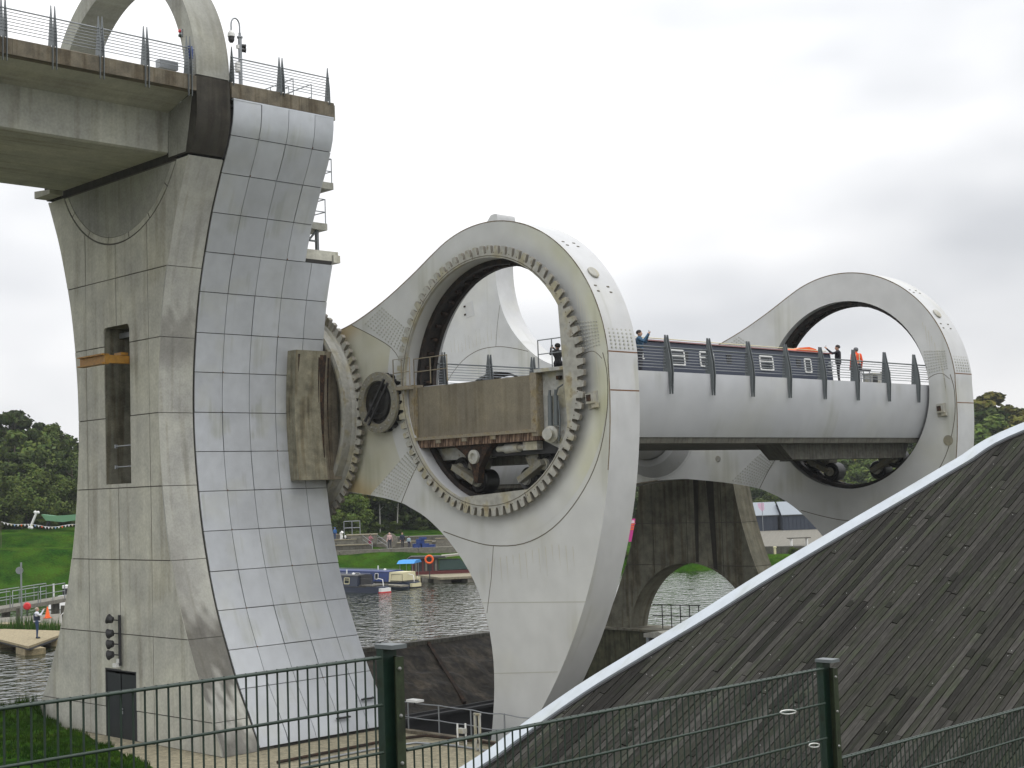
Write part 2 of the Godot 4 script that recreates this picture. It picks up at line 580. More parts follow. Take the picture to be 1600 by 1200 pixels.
func make_sky() -> PanoramaSkyMaterial:
	var w := 1024
	var h := 512
	var f := FastNoiseLite.new()
	f.seed = 394
	f.frequency = 1.6
	f.fractal_octaves = 5
	f.noise_type = FastNoiseLite.TYPE_SIMPLEX_SMOOTH
	var im := Image.create(w, h, false, Image.FORMAT_RGBF)
	for y in h:
		var el := PI * (0.5 - (y + 0.5) / h)
		var s := sin(el)
		for x in w:
			var az := TAU * (x + 0.5) / w
			var d := Vector3(cos(el) * sin(az), s * 2.6, -cos(el) * cos(az))
			var k := f.get_noise_3d(d.x * 1.3, d.y * 1.3, d.z * 1.3)
			var k2 := f.get_noise_3d(d.x * 3.0 + 7.0, d.y * 4.0, d.z * 3.0)
			var grad := 0.86 + 1.35 * maxf(s, 0.0)
			var side := ss(-0.05, 0.42, (d.x * 0.7 - d.z * 0.71) / maxf(cos(el), 0.05)) * ss(1.0, 0.5, s)
			var cl := clampf(0.6 + k * 1.0 + k2 * 0.4, 0.0, 1.0)
			var l := grad * (0.71 + 0.37 * cl) * (1.0 - 0.08 * side)
			var c := Color(l * lerpf(0.955, 1.0, cl), l * lerpf(0.985, 1.0, cl), l * lerpf(1.035, 1.005, cl))
			if s < 0: c = Color(0.22, 0.23, 0.2)
			im.set_pixel(x, y, c)
	var m := PanoramaSkyMaterial.new()
	m.panorama = ImageTexture.create_from_image(im)
	return m

# ------------------------------------------------------------------ ground, water, land
func ss(a: float, b: float, x: float) -> float:
	return smoothstep(a, b, x)

func sheet(b: MB, x0: float, z0: float, x1: float, z1: float, y: float) -> void:
	b.quad(Vector3(x0, y, z1), Vector3(x1, y, z1), Vector3(x1, y, z0), Vector3(x0, y, z0))

# grid terrain with smooth normals; hgt(x, z) gives the height, keep(x, z) whether a cell is built
func terrain(x0: float, z0: float, x1: float, z1: float, step: float, hgt: Callable, keep = null) -> MB:
	var b := MB.new()
	var nx := int((x1 - x0) / step)
	var nz := int((z1 - z0) / step)
	var hs := PackedFloat32Array()
	for j in nz + 1:
		for i in nx + 1: hs.append(hgt.call(x0 + i * step, z0 + j * step))
	var nor := func(i: int, j: int) -> Vector3:
		var l := hs[j * (nx + 1) + maxi(i - 1, 0)]
		var r := hs[j * (nx + 1) + mini(i + 1, nx)]
		var d := hs[maxi(j - 1, 0) * (nx + 1) + i]
		var u := hs[mini(j + 1, nz) * (nx + 1) + i]
		return Vector3(l - r, 2.0 * step, d - u).normalized()
	for j in nz:
		for i in nx:
			if keep != null and not keep.call(x0 + (i + 0.5) * step, z0 + (j + 0.5) * step): continue
			var P := func(a: int, c: int) -> Vector3: return Vector3(x0 + a * step, hs[c * (nx + 1) + a], z0 + c * step)
			b.quadn(P.call(i, j + 1), P.call(i + 1, j + 1), P.call(i + 1, j), P.call(i, j), nor.call(i, j + 1), nor.call(i + 1, j + 1), nor.call(i + 1, j), nor.call(i, j))
	return b

const BANK := [Vector2(-150, 40), Vector2(-96, -12), Vector2(-88, -29), Vector2(-82, -42), Vector2(-74, -55), Vector2(-64.5, -65.5), Vector2(-52, -72.5), Vector2(-42, -79.5), Vector2(-39.3, -87.5), Vector2(-22, -101), Vector2(40, -140)]
const LAND := [[-118, -48, 7.0], [-112, -40, 6.4], [-122, -44, 7.2], [-106, -41, 6.0], [-98, -35, 4.4], [-95, -40, 4.3], [-150, -60, 8.0], [-69, -69.5, 2.3], [-77, -60.5, 2.5], [-74, -69, 2.7], [-80, -66, 3.2], [-96, -84, 4.3], [-88, -76, 3.8], [-100, -79, 5.0], [-60, -79, 1.6], [-80, -150, 0.85], [-85, -146, 0.9], [-74, -152, 0.8], [-60, -110, 0.95], [-50, -100, 0.75], [-30, -120, 0.9], [-80, -115, 1.3], [-100, -170, 2.5], [-40, -180, 3.0], [-130, -110, 7.0], [-160, -200, 12.0], [-60, -220, 6.0], [10, -170, 3.0]]
func bank_side(x: float, z: float) -> float:
	var p := Vector2(x, z)
	var best := 1e9
	var sg := 1.0
	for i in BANK.size() - 1:
		var a: Vector2 = BANK[i]
		var d: Vector2 = BANK[i + 1] - a
		var t := clampf((p - a).dot(d) / d.length_squared(), 0.0, 1.0)
		var q := a + d * t
		var l := p.distance_to(q)
		if l < best:
			best = l
			sg = signf(d.cross(p - a))
	return best * sg
func land(x: float, z: float) -> float:
	var s := -bank_side(x, z)
	if s < -2.0: return -1.2
	var sum := 0.0
	var wt := 0.0
	for k in LAND:
		var dx: float = x - k[0]
		var dz: float = z - k[1]
		var w := 1.0 / pow(dx * dx + dz * dz + 2.0, 1.6)
		sum += w * float(k[2]); wt += w
	var target := sum / wt
	if s < 0.0: return lerpf(-1.2, 0.32, ss(-2.0, 0.0, s))
	return minf(0.32 + s * 0.42, target)

func near_height(x: float, z: float) -> float:
	var d := Vector2(x - 50.3, z - 36.8).length()
	return 7.25 - 0.185 * d

func lawn_edge(x: float) -> float:
	return 8.35 + (x + 5.6) * 0.235 + 0.25 * sin(x * 1.7) + 0.12 * sin(x * 4.1)
func lawn(x: float, z: float) -> float:
	var e := z - lawn_edge(x)
	if x < -6.3: e = maxf(e, minf((-6.3 - x) * 1.2, z - 6.2))
	var h := -0.05 + 0.42 * ss(-0.05, 0.45, e) + 0.05 * sin(x * 2.3) * sin(z * 1.9)
	h += 0.45 * ss(-5.2, -6.4, x) * ss(7.6, 8.6, z) * (1.0 - ss(9.0, 10.5, z))
	var shore := ss(8.4, 9.6, z + 0.35 * (-7.5 - x) * 0.3)
	if x < -7.2: h = lerpf(-0.6, h, maxf(shore, ss(-8.0, -7.2, x) * 0.6))
	return h

func build_ground() -> void:
	var g := MB.new()
	sheet(g, -3000, -3000, 3000, -420, 1.0)
	sheet(g, -3000, 140, 3000, 3000, -1.6)
	sheet(g, -3000, -420, -290, 140, 1.0)
	sheet(g, 130, -420, 3000, 140, -1.6)
	struct("ground", g, mats.grass_rough)
	struct("far_bank", terrain(-290, -420, 130, 40, 5.0, land, func(x, z): return (x < -20 or z < -60) and not (x > -150 and x < -20 and z > -240 and z < 0)), mats.grass)
	struct("grass_bank", terrain(-150, -240, -20, 0, 2.0, land), mats.grass)
	var w := MB.new()
	sheet(w, -150, -150, -14.2, 40, 0.15)
	sheet(w, -14.2, -150, 60, -27.9, 0.15)
	sheet(w, -14.2, 0.9, -6.4, 12.0, 0.15)
	struct("water", w, mats.water)
	var p := MB.new()
	sheet(p, -6.9, 1.05, 62, 46, 0.0)
	struct("pavement", p, mats.paving)
	struct("hillside", terrain(-40, 12, 130, 140, 2.0, func(x, z): return maxf(near_height(x, z), -0.3) if x > -4 else minf(maxf(near_height(x, z), 0.3), 3.0), func(x, z): return near_height(x, z) > -0.25 or x < -9), mats.grass_rough)
	struct("lawn", terrain(-24, 6.0, 16, 16, 0.25, lawn, func(x, z): return lawn(x, z) > -0.55 and not (x > -6.2 and z < 8.4)), mats.grass)
	# blades of grass on the lawn by the tower
	var blade := MB.new()
	for k in 4:
		var a := TAU * k / 4.0 + 0.3
		var o := Vector3(cos(a), 0, sin(a)) * 0.05
		var lean := Vector3(cos(a * 2.1), 0, sin(a * 2.1)) * 0.05
		var s := Vector3(-sin(a), 0, cos(a)) * 0.014
		blade.tri(o - s, o + s, o + lean + Vector3(0, 0.13, 0))
	var spots := []
	for i in 9000:
		var x := rng.randf_range(-12, 9)
		var z := rng.randf_range(6.4, 14)
		var h := lawn(x, z)
		if h < 0.2 or (x > -6.3 and z < 8.5): continue
		var tall := 1.0 + 2.6 * ss(-5.0, -6.3, x) * (1.0 - ss(9.2, 10.6, z)) * rng.randf()
		spots.append(Transform3D(Basis(Vector3.UP, rng.randf() * TAU).scaled(Vector3(1, tall * rng.randf_range(0.7, 1.3), 1)), Vector3(x, h - 0.01, z)))
	var mm := MultiMesh.new()
	mm.transform_format = MultiMesh.TRANSFORM_3D
	mm.mesh = blade.done()
	mm.instance_count = spots.size()
	for i in spots.size(): mm.set_instance_transform(i, spots[i])
	var mi := MultiMeshInstance3D.new()
	mi.name = "grass"
	mi.multimesh = mm
	mi.material_override = mats.grass
	mi.set_meta("kind", "stuff")
	add_child(mi)
	tag(mi, "green grass blades on the lawn left of the concrete tower", "grass")

# ------------------------------------------------------------------ the near concrete tower
const ROWS := [0.0, 1.12, 3.92, 6.72, 9.44, 12.15, 14.95, 17.53, 21.36]
const CLAD_ROWS := [0.1, 0.77, 2.05, 3.4, 4.8, 6.21, 7.7, 9.19, 10.69, 12.18, 13.7, 15.18, 16.7, 18.15, 19.57, 20.94, 22.23, 23.5]

func stain(p: Vector3) -> Color:
	# weathering on the concrete edge strip: a dark band with a ragged edge low down, another near the top
	var nz := sin(p.y * 3.1 + p.z * 7.0) * 0.3 + sin(p.y * 7.7 - p.z * 13.0) * 0.2 + sin(p.z * 29.0 + p.y) * 0.15
	var d := ss(5.2, 3.8, p.y + nz) * ss(1.6, 2.7, p.y + nz * 1.6) + 0.8 * ss(1.1, 0.5, p.y + nz)
	d += 0.5 * ss(13.5, 14.5, p.y) * ss(16.2, 15.4, p.y + nz)
	d += 0.35 * ss(8.5, 7.0, p.y + nz) * ss(7.4, 8.37, p.z + nz * 0.6)
	var k := 1.0 - 0.62 * clampf(d, 0, 1)
	return Color(k, k * lerpf(0.94, 1.0, k), k * lerpf(0.9, 1.0, k))

func fin(b: MB, x: float, z: float, y0: float, y1: float, yb: float, w: float, t := 0.02) -> void:
	# a tapered plate standing on the edge, reaching below it
	var poly := PackedVector2Array([Vector2(x + 0.015, yb), Vector2(x + 0.075, yb), Vector2(x + 0.1, y0), Vector2(x + 0.085, y0 + 0.5), Vector2(x - w * 0.1, y1), Vector2(x - w * 0.1 - 0.035, y1), Vector2(x - w * 0.75, y0 + 0.45), Vector2(x - w, y0 + 0.01), Vector2(x + 0.015, y0 + 0.005)])
	b.prism(poly, z - t * 0.5, z + t * 0.5)

func build_tower() -> void:
	var t := thing("concrete_tower", "tall concrete tower with metal cladding on its curved side, left of the wheel", "tower")
	var slot := rect(-0.93, 9.6, 1.0, 15.68)
	var b := MB.new()
	b.prism(profile(-1.0, 21.36, 0.06), 6.2, 8.33, Transform3D(), [slot], true)
	put("front_wall", b, mats.joint, t)
	b = MB.new()
	b.prism(profile(-1.0, 23.55, 0.06), 2.25, 6.2, Transform3D(), [], true)
	b.prism(profile(-1.0, 18.3, 0.06), 0.9, 2.25, Transform3D(), [], true)
	put("core", b, mats.joint_dark, t)
	b = MB.new()
	b.box(Vector3(0.035, 12.6, 6.25), Vector3(2.2, 6.4, 0.1))
	b.quad(Vector3(-0.92, 9.6, 8.33), Vector3(-0.92, 9.6, 6.3), Vector3(-0.92, 15.68, 6.3), Vector3(-0.92, 15.68, 8.33))
	b.quad(Vector3(0.99, 9.6, 6.3), Vector3(0.99, 9.6, 8.33), Vector3(0.99, 15.68, 8.33), Vector3(0.99, 15.68, 6.3))
	b.quad(Vector3(-0.93, 9.61, 8.33), Vector3(1, 9.61, 8.33), Vector3(1, 9.61, 6.3), Vector3(-0.93, 9.61, 6.3))
	b.quad(Vector3(-0.93, 15.67, 6.3), Vector3(1, 15.67, 6.3), Vector3(1, 15.67, 8.33), Vector3(-0.93, 15.67, 8.33))
	put("slot_lining", b, mats.recess, t)
	# formwork panels of the front face
	var whole := profile(0.0, 21.36, 0.0, 0.25)
	var ringc := Vector2(0.25, 23.76)
	var door := rect(-1.14, -0.1, 1.14, 2.56)
	var sl := PackedVector2Array([Vector2(-0.93, 9.6), Vector2(1, 9.6), Vector2(1, 15.5), Vector2(0.93, 15.64), Vector2(0.8, 15.68), Vector2(-0.73, 15.68), Vector2(-0.87, 15.64), Vector2(-0.93, 15.5)])
	var xs := [-9.0, -2.32, 0.04, 2.38, 9.0]
	for r in ROWS.size() - 1:
		for c in 4:
			var cell := rect(xs[c] + 0.022, ROWS[r] + 0.02, xs[c + 1] - 0.022, ROWS[r + 1] - 0.02)
			for q in Geometry2D.intersect_polygons(cell, whole):
				var left := [q]
				for cut in [sl, door, circle(ringc, 4.93, 96)]:
					var nxt := []
					for u in left:
						for v in Geometry2D.clip_polygons(u, cut):
							if not Geometry2D.is_polygon_clockwise(v): nxt.append(v)
					left = nxt
				for u in left:
					b = MB.new()
					b.prism(u, 8.30, 8.37 + 0.006 * ((r * 7 + c * 5) % 3 - 1))
					put("concrete_panel", b, mats.concrete, t)
	# the recessed end of the round collar in the face
	var disc := MB.new()
	for q in Geometry2D.intersect_polygons(circle(ringc, 4.62, 96), rect(-9, 10, 9, 21.3)): disc.prism(q, 8.2, 8.345)
	put("collar_disc", disc, mats.concrete_grey, t)
	for k in 7:
		var a0 := PI + 0.42 + k * 0.33
		var seg := circle(ringc, 4.86, 10, a0 + 0.006, a0 + 0.324)
		var inn := circle(ringc, 4.64, 10, a0 + 0.324, a0 + 0.006)
		var ring := seg.duplicate(); ring.append_array(inn)
		for q in Geometry2D.intersect_polygons(ring, rect(-9, 10, 9, 21.3)):
			b = MB.new()
			b.prism(q, 8.2, 8.358)
			put("collar_segment", b, mats.concrete, t)
	# concrete strip along the edge, then the metal cladding
	for r in ROWS.size() - 1:
		put("edge_panel", side_patch(ROWS[r] + 0.012, ROWS[r + 1] - 0.012, 6.92, 8.366, 0.012, 0.08, stain, 1.0, 0.16, 10), mats.concrete_strip, t)
	b = MB.new()
	b = side_patch(0.0, 21.36, 0.9, 8.36, 0.0, 0.05, null, -1.0)
	put("rear_side", b, mats.concrete, t)
	var zs := [6.87, 5.64, 4.41, 3.18, 1.95, 0.92]
	for r in CLAD_ROWS.size() - 1:
		for c in 5:
			if c == 4 and r >= 13: continue
			var z1: float = zs[c + 1]
			if c == 3 and r >= 13: z1 = 2.27
			var p := side_patch(CLAD_ROWS[r] + 0.014, CLAD_ROWS[r + 1] - 0.014, zs[c] - 0.013, z1 + 0.013, 0.05 + 0.006 * ((r * 3 + c * 7) % 4), 0.05)
			put("cladding_panel", p, mats["cladding_%d" % ((r * 5 + c * 3 + (r * c) % 3) % 4)], t)
	b = MB.new()
	for r in CLAD_ROWS.size() - 1:
		for c in [1, 3]:
			if (r + c) % 3 == 0: continue
			b.tube([Vector3(half(CLAD_ROWS[r]) + 0.05, CLAD_ROWS[r], zs[c] - 0.03), Vector3(half(CLAD_ROWS[r] + 0.06) + 0.05, CLAD_ROWS[r] + 0.05, zs[c] - 0.03)], 0.02, 5)
	put("clip", b, mats.seam_rust, t, "stuff")
	# parapet and deck on top
	for k in 3:
		var z0 := 6.93 - k * 1.57
		b = MB.new()
		b.prism(PackedVector2Array([Vector2(5.2, 23.56), Vector2(6.06, 23.56), Vector2(6.06, 24.1), Vector2(5.99, 24.14), Vector2(5.2, 24.14)]), z0 - 1.56, z0)
		put("parapet", b, mats.concrete_stained, t)
	b = MB.new()
	b.box(Vector3(0, 23.8, 4.6), Vector3(10.3, 0.45, 4.7))
	b.box(Vector3(-5.6, 23.85, 4.6), Vector3(0.8, 0.58, 4.7))
	b.box(Vector3(5.2, 23.75, 2.2), Vector3(1.6, 0.6, 0.12))
	put("top_deck", b, mats.concrete_grey, t)
	b = MB.new()
	b.box(Vector3(6.02, 23.51, 4.58), Vector3(0.14, 0.05, 4.6))
	put("drip_strip", b, mats.cladding_2, t)
	for z in [6.82, 4.7, 2.42]:
		b = MB.new()
		fin(b, 6.07, z + 0.07, 24.14, 25.47, 24.0, 0.26)
		if z == 4.7: fin(b, 6.07, z - 0.07, 24.14, 25.47, 24.0, 0.26)
		put("railing_post", b, mats.fin, t)
	for k in 8:
		b = MB.new()
		var y := 24.32 + k * 0.108
		b.tube([Vector3(6.03, y, 6.95), Vector3(6.03, y, 2.42)], 0.026 if k == 7 else 0.014, 6)
		put("rail", b, mats.galv, t)
	for p in [[5.2, 6.1, 4.9], [4.2, 4.4, 3.1], [5.0, 2.7, 1.2]]:
		b = MB.new()
		var x: float = p[0]
		for y in [24.55, 25.05]:
			b.tube([Vector3(x, y, 2.6 + 0.3 * (p[1] - 3.0)), Vector3(x - 3.0, y, 2.6 + 0.3 * (p[1] - 3.0))], 0.02, 6)
		for m in 3: b.tube([Vector3(x - m * 1.5, 24.03, 2.6 + 0.3 * (p[1] - 3.0)), Vector3(x - m * 1.5, 25.05, 2.6 + 0.3 * (p[1] - 3.0))], 0.02, 6)
		put("handrail", b, mats.galv, t)
	# ledge, platforms and ladder on the wheel side
	b = MB.new()
	b.box(Vector3(1.2, 18.52, 1.3), Vector3(5.2, 0.42, 1.7))
	b.box(Vector3(1.3, 18.42, 0.6), Vector3(5.2, 0.3, 0.34))
	put("ledge", b, mats.concrete, t)
	for k in 2:
		var y: float = [19.9, 21.64][k]
		var z: float = [0.35, -0.02][k]
		b = MB.new()
		b.box(Vector3(2.05, y, (2.25 + z) * 0.5), Vector3(1.9, 0.28, 2.25 - z))
		put("platform", b, mats.concrete_grey, t)
		b = MB.new()
		for yy in [y + 0.62, y + 1.15]:
			b.tube([Vector3(2.95, yy, 2.25), Vector3(2.95, yy, z + 0.05), Vector3(1.15, yy, z + 0.05)], 0.022, 6)
		for q in [Vector2(2.95, z + 0.05), Vector2(1.15, z + 0.05), Vector2(2.95, z + 1.1)]: b.tube([Vector3(q.x, y, q.y), Vector3(q.x, y + 1.15, q.y)], 0.022, 6)
		put("platform_rail", b, mats.galv, t)
	b = MB.new()
	for q in [Vector2(2.8, 0.75), Vector2(2.8, 1.7), Vector2(1.2, 0.75)]: b.bar(Vector3(q.x, 18.7, q.y), Vector3(q.x, 19.8, q.y), 0.12, 0.12)
	b.bar(Vector3(2.8, 18.75, 1.7), Vector3(2.8, 19.75, 0.75), 0.07, 0.07)
	b.bar(Vector3(2.8, 19.3, 1.7), Vector3(2.8, 19.3, 0.75), 0.07, 0.07)
	b.bar(Vector3(2.6, 19.95, 1.2), Vector3(2.6, 22.7, 1.2), 0.09, 0.09)
	put("platform_strut", b, mats.dark_steel, t)
	b = MB.new()
	b.tube([Vector3(2.4, 21.7, 1.0), Vector3(2.4, 22.9, 0.9), Vector3(2.4, 23.0, 0.5), Vector3(2.4, 22.6, 0.15)], 0.03, 6)
	put("bent_pipe", b, mats.galv, t)
	# bearing housing on the clad side
	b = MB.new()
	var hp := PackedVector2Array()
	for i in 13:
		var y := 9.52 + i * 0.428
		hp.append(Vector2(half(y) + 0.62, y))
	hp.append(Vector2(2.8, 14.66)); hp.append(Vector2(2.8, 9.52))
	b.prism(hp, 1.25, 2.66, Transform3D(), [], true)
	put("bearing_housing", b, mats.housing, t)
	b = MB.new()
	var hp2 := PackedVector2Array()
	for v in hp: hp2.append(Vector2(v.x - (0.06 if v.x > 2.9 else 0.0), v.y))
	b.prism(hp2, 0.5, 1.24, Transform3D(), [], true)
	put("bearing_housing", b, mats.concrete_stained, t)
	for s in [[1.32, 0.16, 14.5, 10.4], [1.5, 0.05, 14.4, 12.6], [2.5, 0.05, 14.5, 13.8], [1.0, 0.05, 14.4, 9.9]]:
		b = MB.new()
		for i in 10:
			var ya: float = lerpf(s[2], s[3], i / 10.0)
			var yb: float = lerpf(s[2], s[3], (i + 1) / 10.0)
			var wa: float = s[1] * (1.0 - 0.85 * i / 10.0)
			var wb: float = s[1] * (1.0 - 0.85 * (i + 1) / 10.0)
			var o := 0.624 if s[0] > 1.25 else 0.564
			b.quad(Vector3(half(yb) + o, yb, s[0] + wb), Vector3(half(yb) + o, yb, s[0] - wb), Vector3(half(ya) + o, ya, s[0] - wa), Vector3(half(ya) + o, ya, s[0] + wa))
		put("water_stain", b, mats.rust, t)
	# door at the foot
	b = MB.new()
	b.box(Vector3(0, 1.2, 8.28), Vector3(2.24, 2.68, 0.1))
	var dr := put("door", b, mats.door, t)
	b = MB.new()
	for x in [-0.55, 0.55]: b.box(Vector3(x, 1.17, 8.335), Vector3(1.02, 2.5, 0.03))
	put("leaf", b, mats.door, dr)
	b = MB.new()
	b.tube([Vector3(0.08, 1.12, 8.35), Vector3(0.08, 1.12, 8.41), Vector3(0.2, 1.12, 8.41)], 0.02, 6)
	b.box(Vector3(0.08, 0.98, 8.355), Vector3(0.06, 0.12, 0.02))
	put("handle", b, mats.galv, dr)
	b = MB.new()
	for x in [-1.12, 1.12]: b.box(Vector3(x, 1.25, 8.345), Vector3(0.07, 2.6, 0.06))
	b.box(Vector3(0, 2.55, 8.345), Vector3(2.31, 0.07, 0.06))
	put("frame", b, mats.charcoal, dr)
	# two bars across the slot and the fittings inside it
	for y in [10.25, 11.05]:
		b = MB.new()
		b.tube([Vector3(0.98, y, 8.2), Vector3(-0.4, y, 8.2)], 0.03, 6)
		b.box(Vector3(-0.4, y, 8.2), Vector3(0.09, 0.14, 0.1))
		put("slot_bar", b, mats.galv, t)
	# concrete hoop round the channel
	var hc := Vector2(0.33, 24.2)
	var arc := circle(hc, 5.64, 64, 0.0, PI)
	arc.append_array(circle(hc, 4.87, 64, PI, 0.0))
	b = MB.new()
	b.prism(arc, 6.97, 8.37, Transform3D(), [], true)
	put("hoop", b, mats.concrete_grey, t)
	for s in [1.0, -1.0]:
		b = MB.new()
		var leg := PackedVector2Array()
		for i in 8:
			var y := 21.44 + i * 0.39
			leg.append(Vector2(s * lerpf(half(y) + 0.03, 5.64 + 0.33 * s, clampf((y - 21.44) / 2.73, 0, 1)), y))
		leg.append(Vector2(s * (4.87 + 0.33 * s), 24.17)); leg.append(Vector2(s * 4.35, 21.44))
		b.prism(leg, 6.97, 8.39, Transform3D(), [], true)
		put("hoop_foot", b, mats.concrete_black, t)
	b = MB.new()
	b.prism(PackedVector2Array([Vector2(4.06, 21.5), Vector2(5.2, 21.5), Vector2(5.42, 22.3), Vector2(5.7, 23.54), Vector2(4.1, 23.2)]), 8.395, 8.412)
	put("foot_front", b, mats.concrete_grey, t)
	b = MB.new()
	b.box(Vector3(-0.2, 21.48, 7.2), Vector3(9.4, 0.42, 2.2))
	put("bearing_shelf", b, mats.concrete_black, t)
	# things fixed to it
	var hb := thing("hoist_beam", "yellow steel hoist beam sticking out of the slot in the tower", "hoist beam", Vector3(0, 14.1, 8.4))
	b = MB.new()
	var z := 9.42
	for y in [0.02, 0.36]: b.box(Vector3(0.0, y, 0.95), Vector3(1.9, 0.05, 0.3), Basis(Vector3.UP, 0.0))
	b.box(Vector3(0.0, 0.19, 0.95), Vector3(1.9, 0.34, 0.06))
	b.box(Vector3(0.82, 0.19, 0.2), Vector3(0.22, 0.3, 1.5))
	put("beam", b, mats.yellow, hb)
	b = MB.new()
	b.box(Vector3(0.78, 0.85, -0.35), Vector3(0.2, 1.0, 0.2))
	b.box(Vector3(0.6, 0.42, 0.1), Vector3(0.5, 0.1, 0.3))
	put("hanger", b, mats.yellow, hb)
	b = MB.new()
	b.box(Vector3(0.0, 1.3, -0.8), Vector3(1.8, 0.2, 0.25))
	put("crossbeam", b, mats.galv, hb)
	var fl := thing("floodlight_stack", "column of four round floodlights on a pole above the dark door", "floodlights", Vector3(0.2, 2.75, 8.44))
	b = MB.new()
	b.box(Vector3(0, 0.95, 0.06), Vector3(0.09, 1.9, 0.09))
	put("pole", b, mats.charcoal, fl)
	for k in 4:
		var y: float = [1.72, 1.22, 0.82, 0.42][k]
		b = MB.new()
		b.lathe([Vector2(0.0, -0.08), Vector2(0.12, -0.06), Vector2(0.16, 0.08), Vector2(0.19, 0.12), Vector2(0.19, 0.15), Vector2(0.0, 0.15)], Vector3(-0.3, y, 0.24), Vector3(-0.75, 0.3 if k == 0 else -0.15, 0.55).normalized(), 14)
		b.bar(Vector3(0, y - 0.02, 0.1), Vector3(-0.28, y, 0.22), 0.04, 0.04)
		put("floodlight", b, mats.charcoal, fl)
	b = MB.new()
	b.box(Vector3(-0.14, 0.02, 0.14), Vector3(0.24, 0.14, 0.2))
	b.box(Vector3(-0.05, 0.18, 0.1), Vector3(0.12, 0.16, 0.12))
	put("camera", b, mats.white, fl)
	var n := thing("camera_mast", "grey mast with a hanging dome camera on the tower top", "camera mast", Vector3(5.05, 24.14, 5.85))
	b = MB.new()
	b.tube([Vector3(0, 0, 0), Vector3(0, 2.1, 0)], 0.075, 10)
	b.lathe([Vector2(0.0, 2.1), Vector2(0.11, 2.1), Vector2(0.11, 2.16), Vector2(0.05, 2.2), Vector2(0.05, 2.3)], Vector3.ZERO, Vector3.UP, 12)
	put("mast", b, mats.galv, n)
	b = MB.new()
	var hook := [Vector3(0, 2.2, 0)]
	for i in 9:
		var a := PI * i / 8.0
		hook.append(Vector3(0, 2.55 + 0.28 * sin(a), 0.19 - 0.19 * cos(a)))
	hook.append(Vector3(0, 2.3, 0.38))
	b.tube(hook, 0.03, 8)
	put("hook", b, mats.galv, n)
	b = MB.new()
	b.lathe([Vector2(0.0, 2.33), Vector2(0.08, 2.31), Vector2(0.135, 2.2), Vector2(0.14, 2.08), Vector2(0.0, 2.08)], Vector3(0, 0, 0.38), Vector3.UP, 14)
	var dc := put("dome_camera", b, mats.white, n)
	b = MB.new()
	b.lathe([Vector2(0.0, 1.84), Vector2(0.07, 1.86), Vector2(0.115, 1.94), Vector2(0.12, 2.078)], Vector3(0, 0, 0.38), Vector3.UP, 14)
	put("dome", b, mats.charcoal, dc)
	b = MB.new()
	b.box(Vector3(0.02, 0.95, 0.14), Vector3(0.16, 0.34, 0.14)); b.box(Vector3(0, 1.75, 0.1), Vector3(0.1, 0.14, 0.08))
	put("junction_box", b, mats.white, n)
	b = MB.new()
	for y in [1.66, 1.82]: b.lathe([Vector2(0, -0.1), Vector2(0.07, -0.1), Vector2(0.085, 0.1), Vector2(0.0, 0.1)], Vector3(0.0, y, -0.16), Vector3(0.5, -0.1, -0.8).normalized(), 10)
	put("small_lamp", b, mats.charcoal, n)
	var sg := thing("signal_lamp", "small red and green signal lamp on the inner edge of the hoop", "signal lamp", Vector3(5.0, 25.93, 8.4))
	b = MB.new()
	b.box(Vector3(0.04, 0, -0.02), Vector3(0.16, 0.28, 0.05)); put("back_plate", b, mats.galv, sg)
	b = MB.new(); b.lathe([Vector2(0.065, 0), Vector2(0.055, 0.05), Vector2(0.0, 0.07)], Vector3(-0.02, 0.08, 0), Vector3.BACK, 12); put("red_lens", b, mats.red, sg)
	b = MB.new(); b.lathe([Vector2(0.07, 0), Vector2(0.06, 0.06), Vector2(0.0, 0.08)], Vector3(0.0, -0.09, 0), Vector3.BACK, 12); put("green_lens", b, mats.fence_green, sg)
	for q in [[3.05, 0.62], [1.62, 1.12]]:
		var f := thing("cladding_lamp", "thin dark fitting low on the cladding, %s" % ("nearer the concrete strip" if q[0] > 2.0 else "nearer the wheel"), "lamp", Vector3(half(q[1]) + 0.12, q[1], q[0]))
		b = MB.new(); b.box(Vector3(0.06, 0.04, 0), Vector3(0.1, 0.06, 0.62)); put("housing", b, mats.charcoal, f)
		b = MB.new(); b.bar(Vector3(0, 0.04, 0.2), Vector3(0.1, 0.1, 0.2), 0.03, 0.03); b.bar(Vector3(0, 0.04, -0.2), Vector3(0.1, 0.1, -0.2), 0.03, 0.03); put("bracket", b, mats.galv, f)

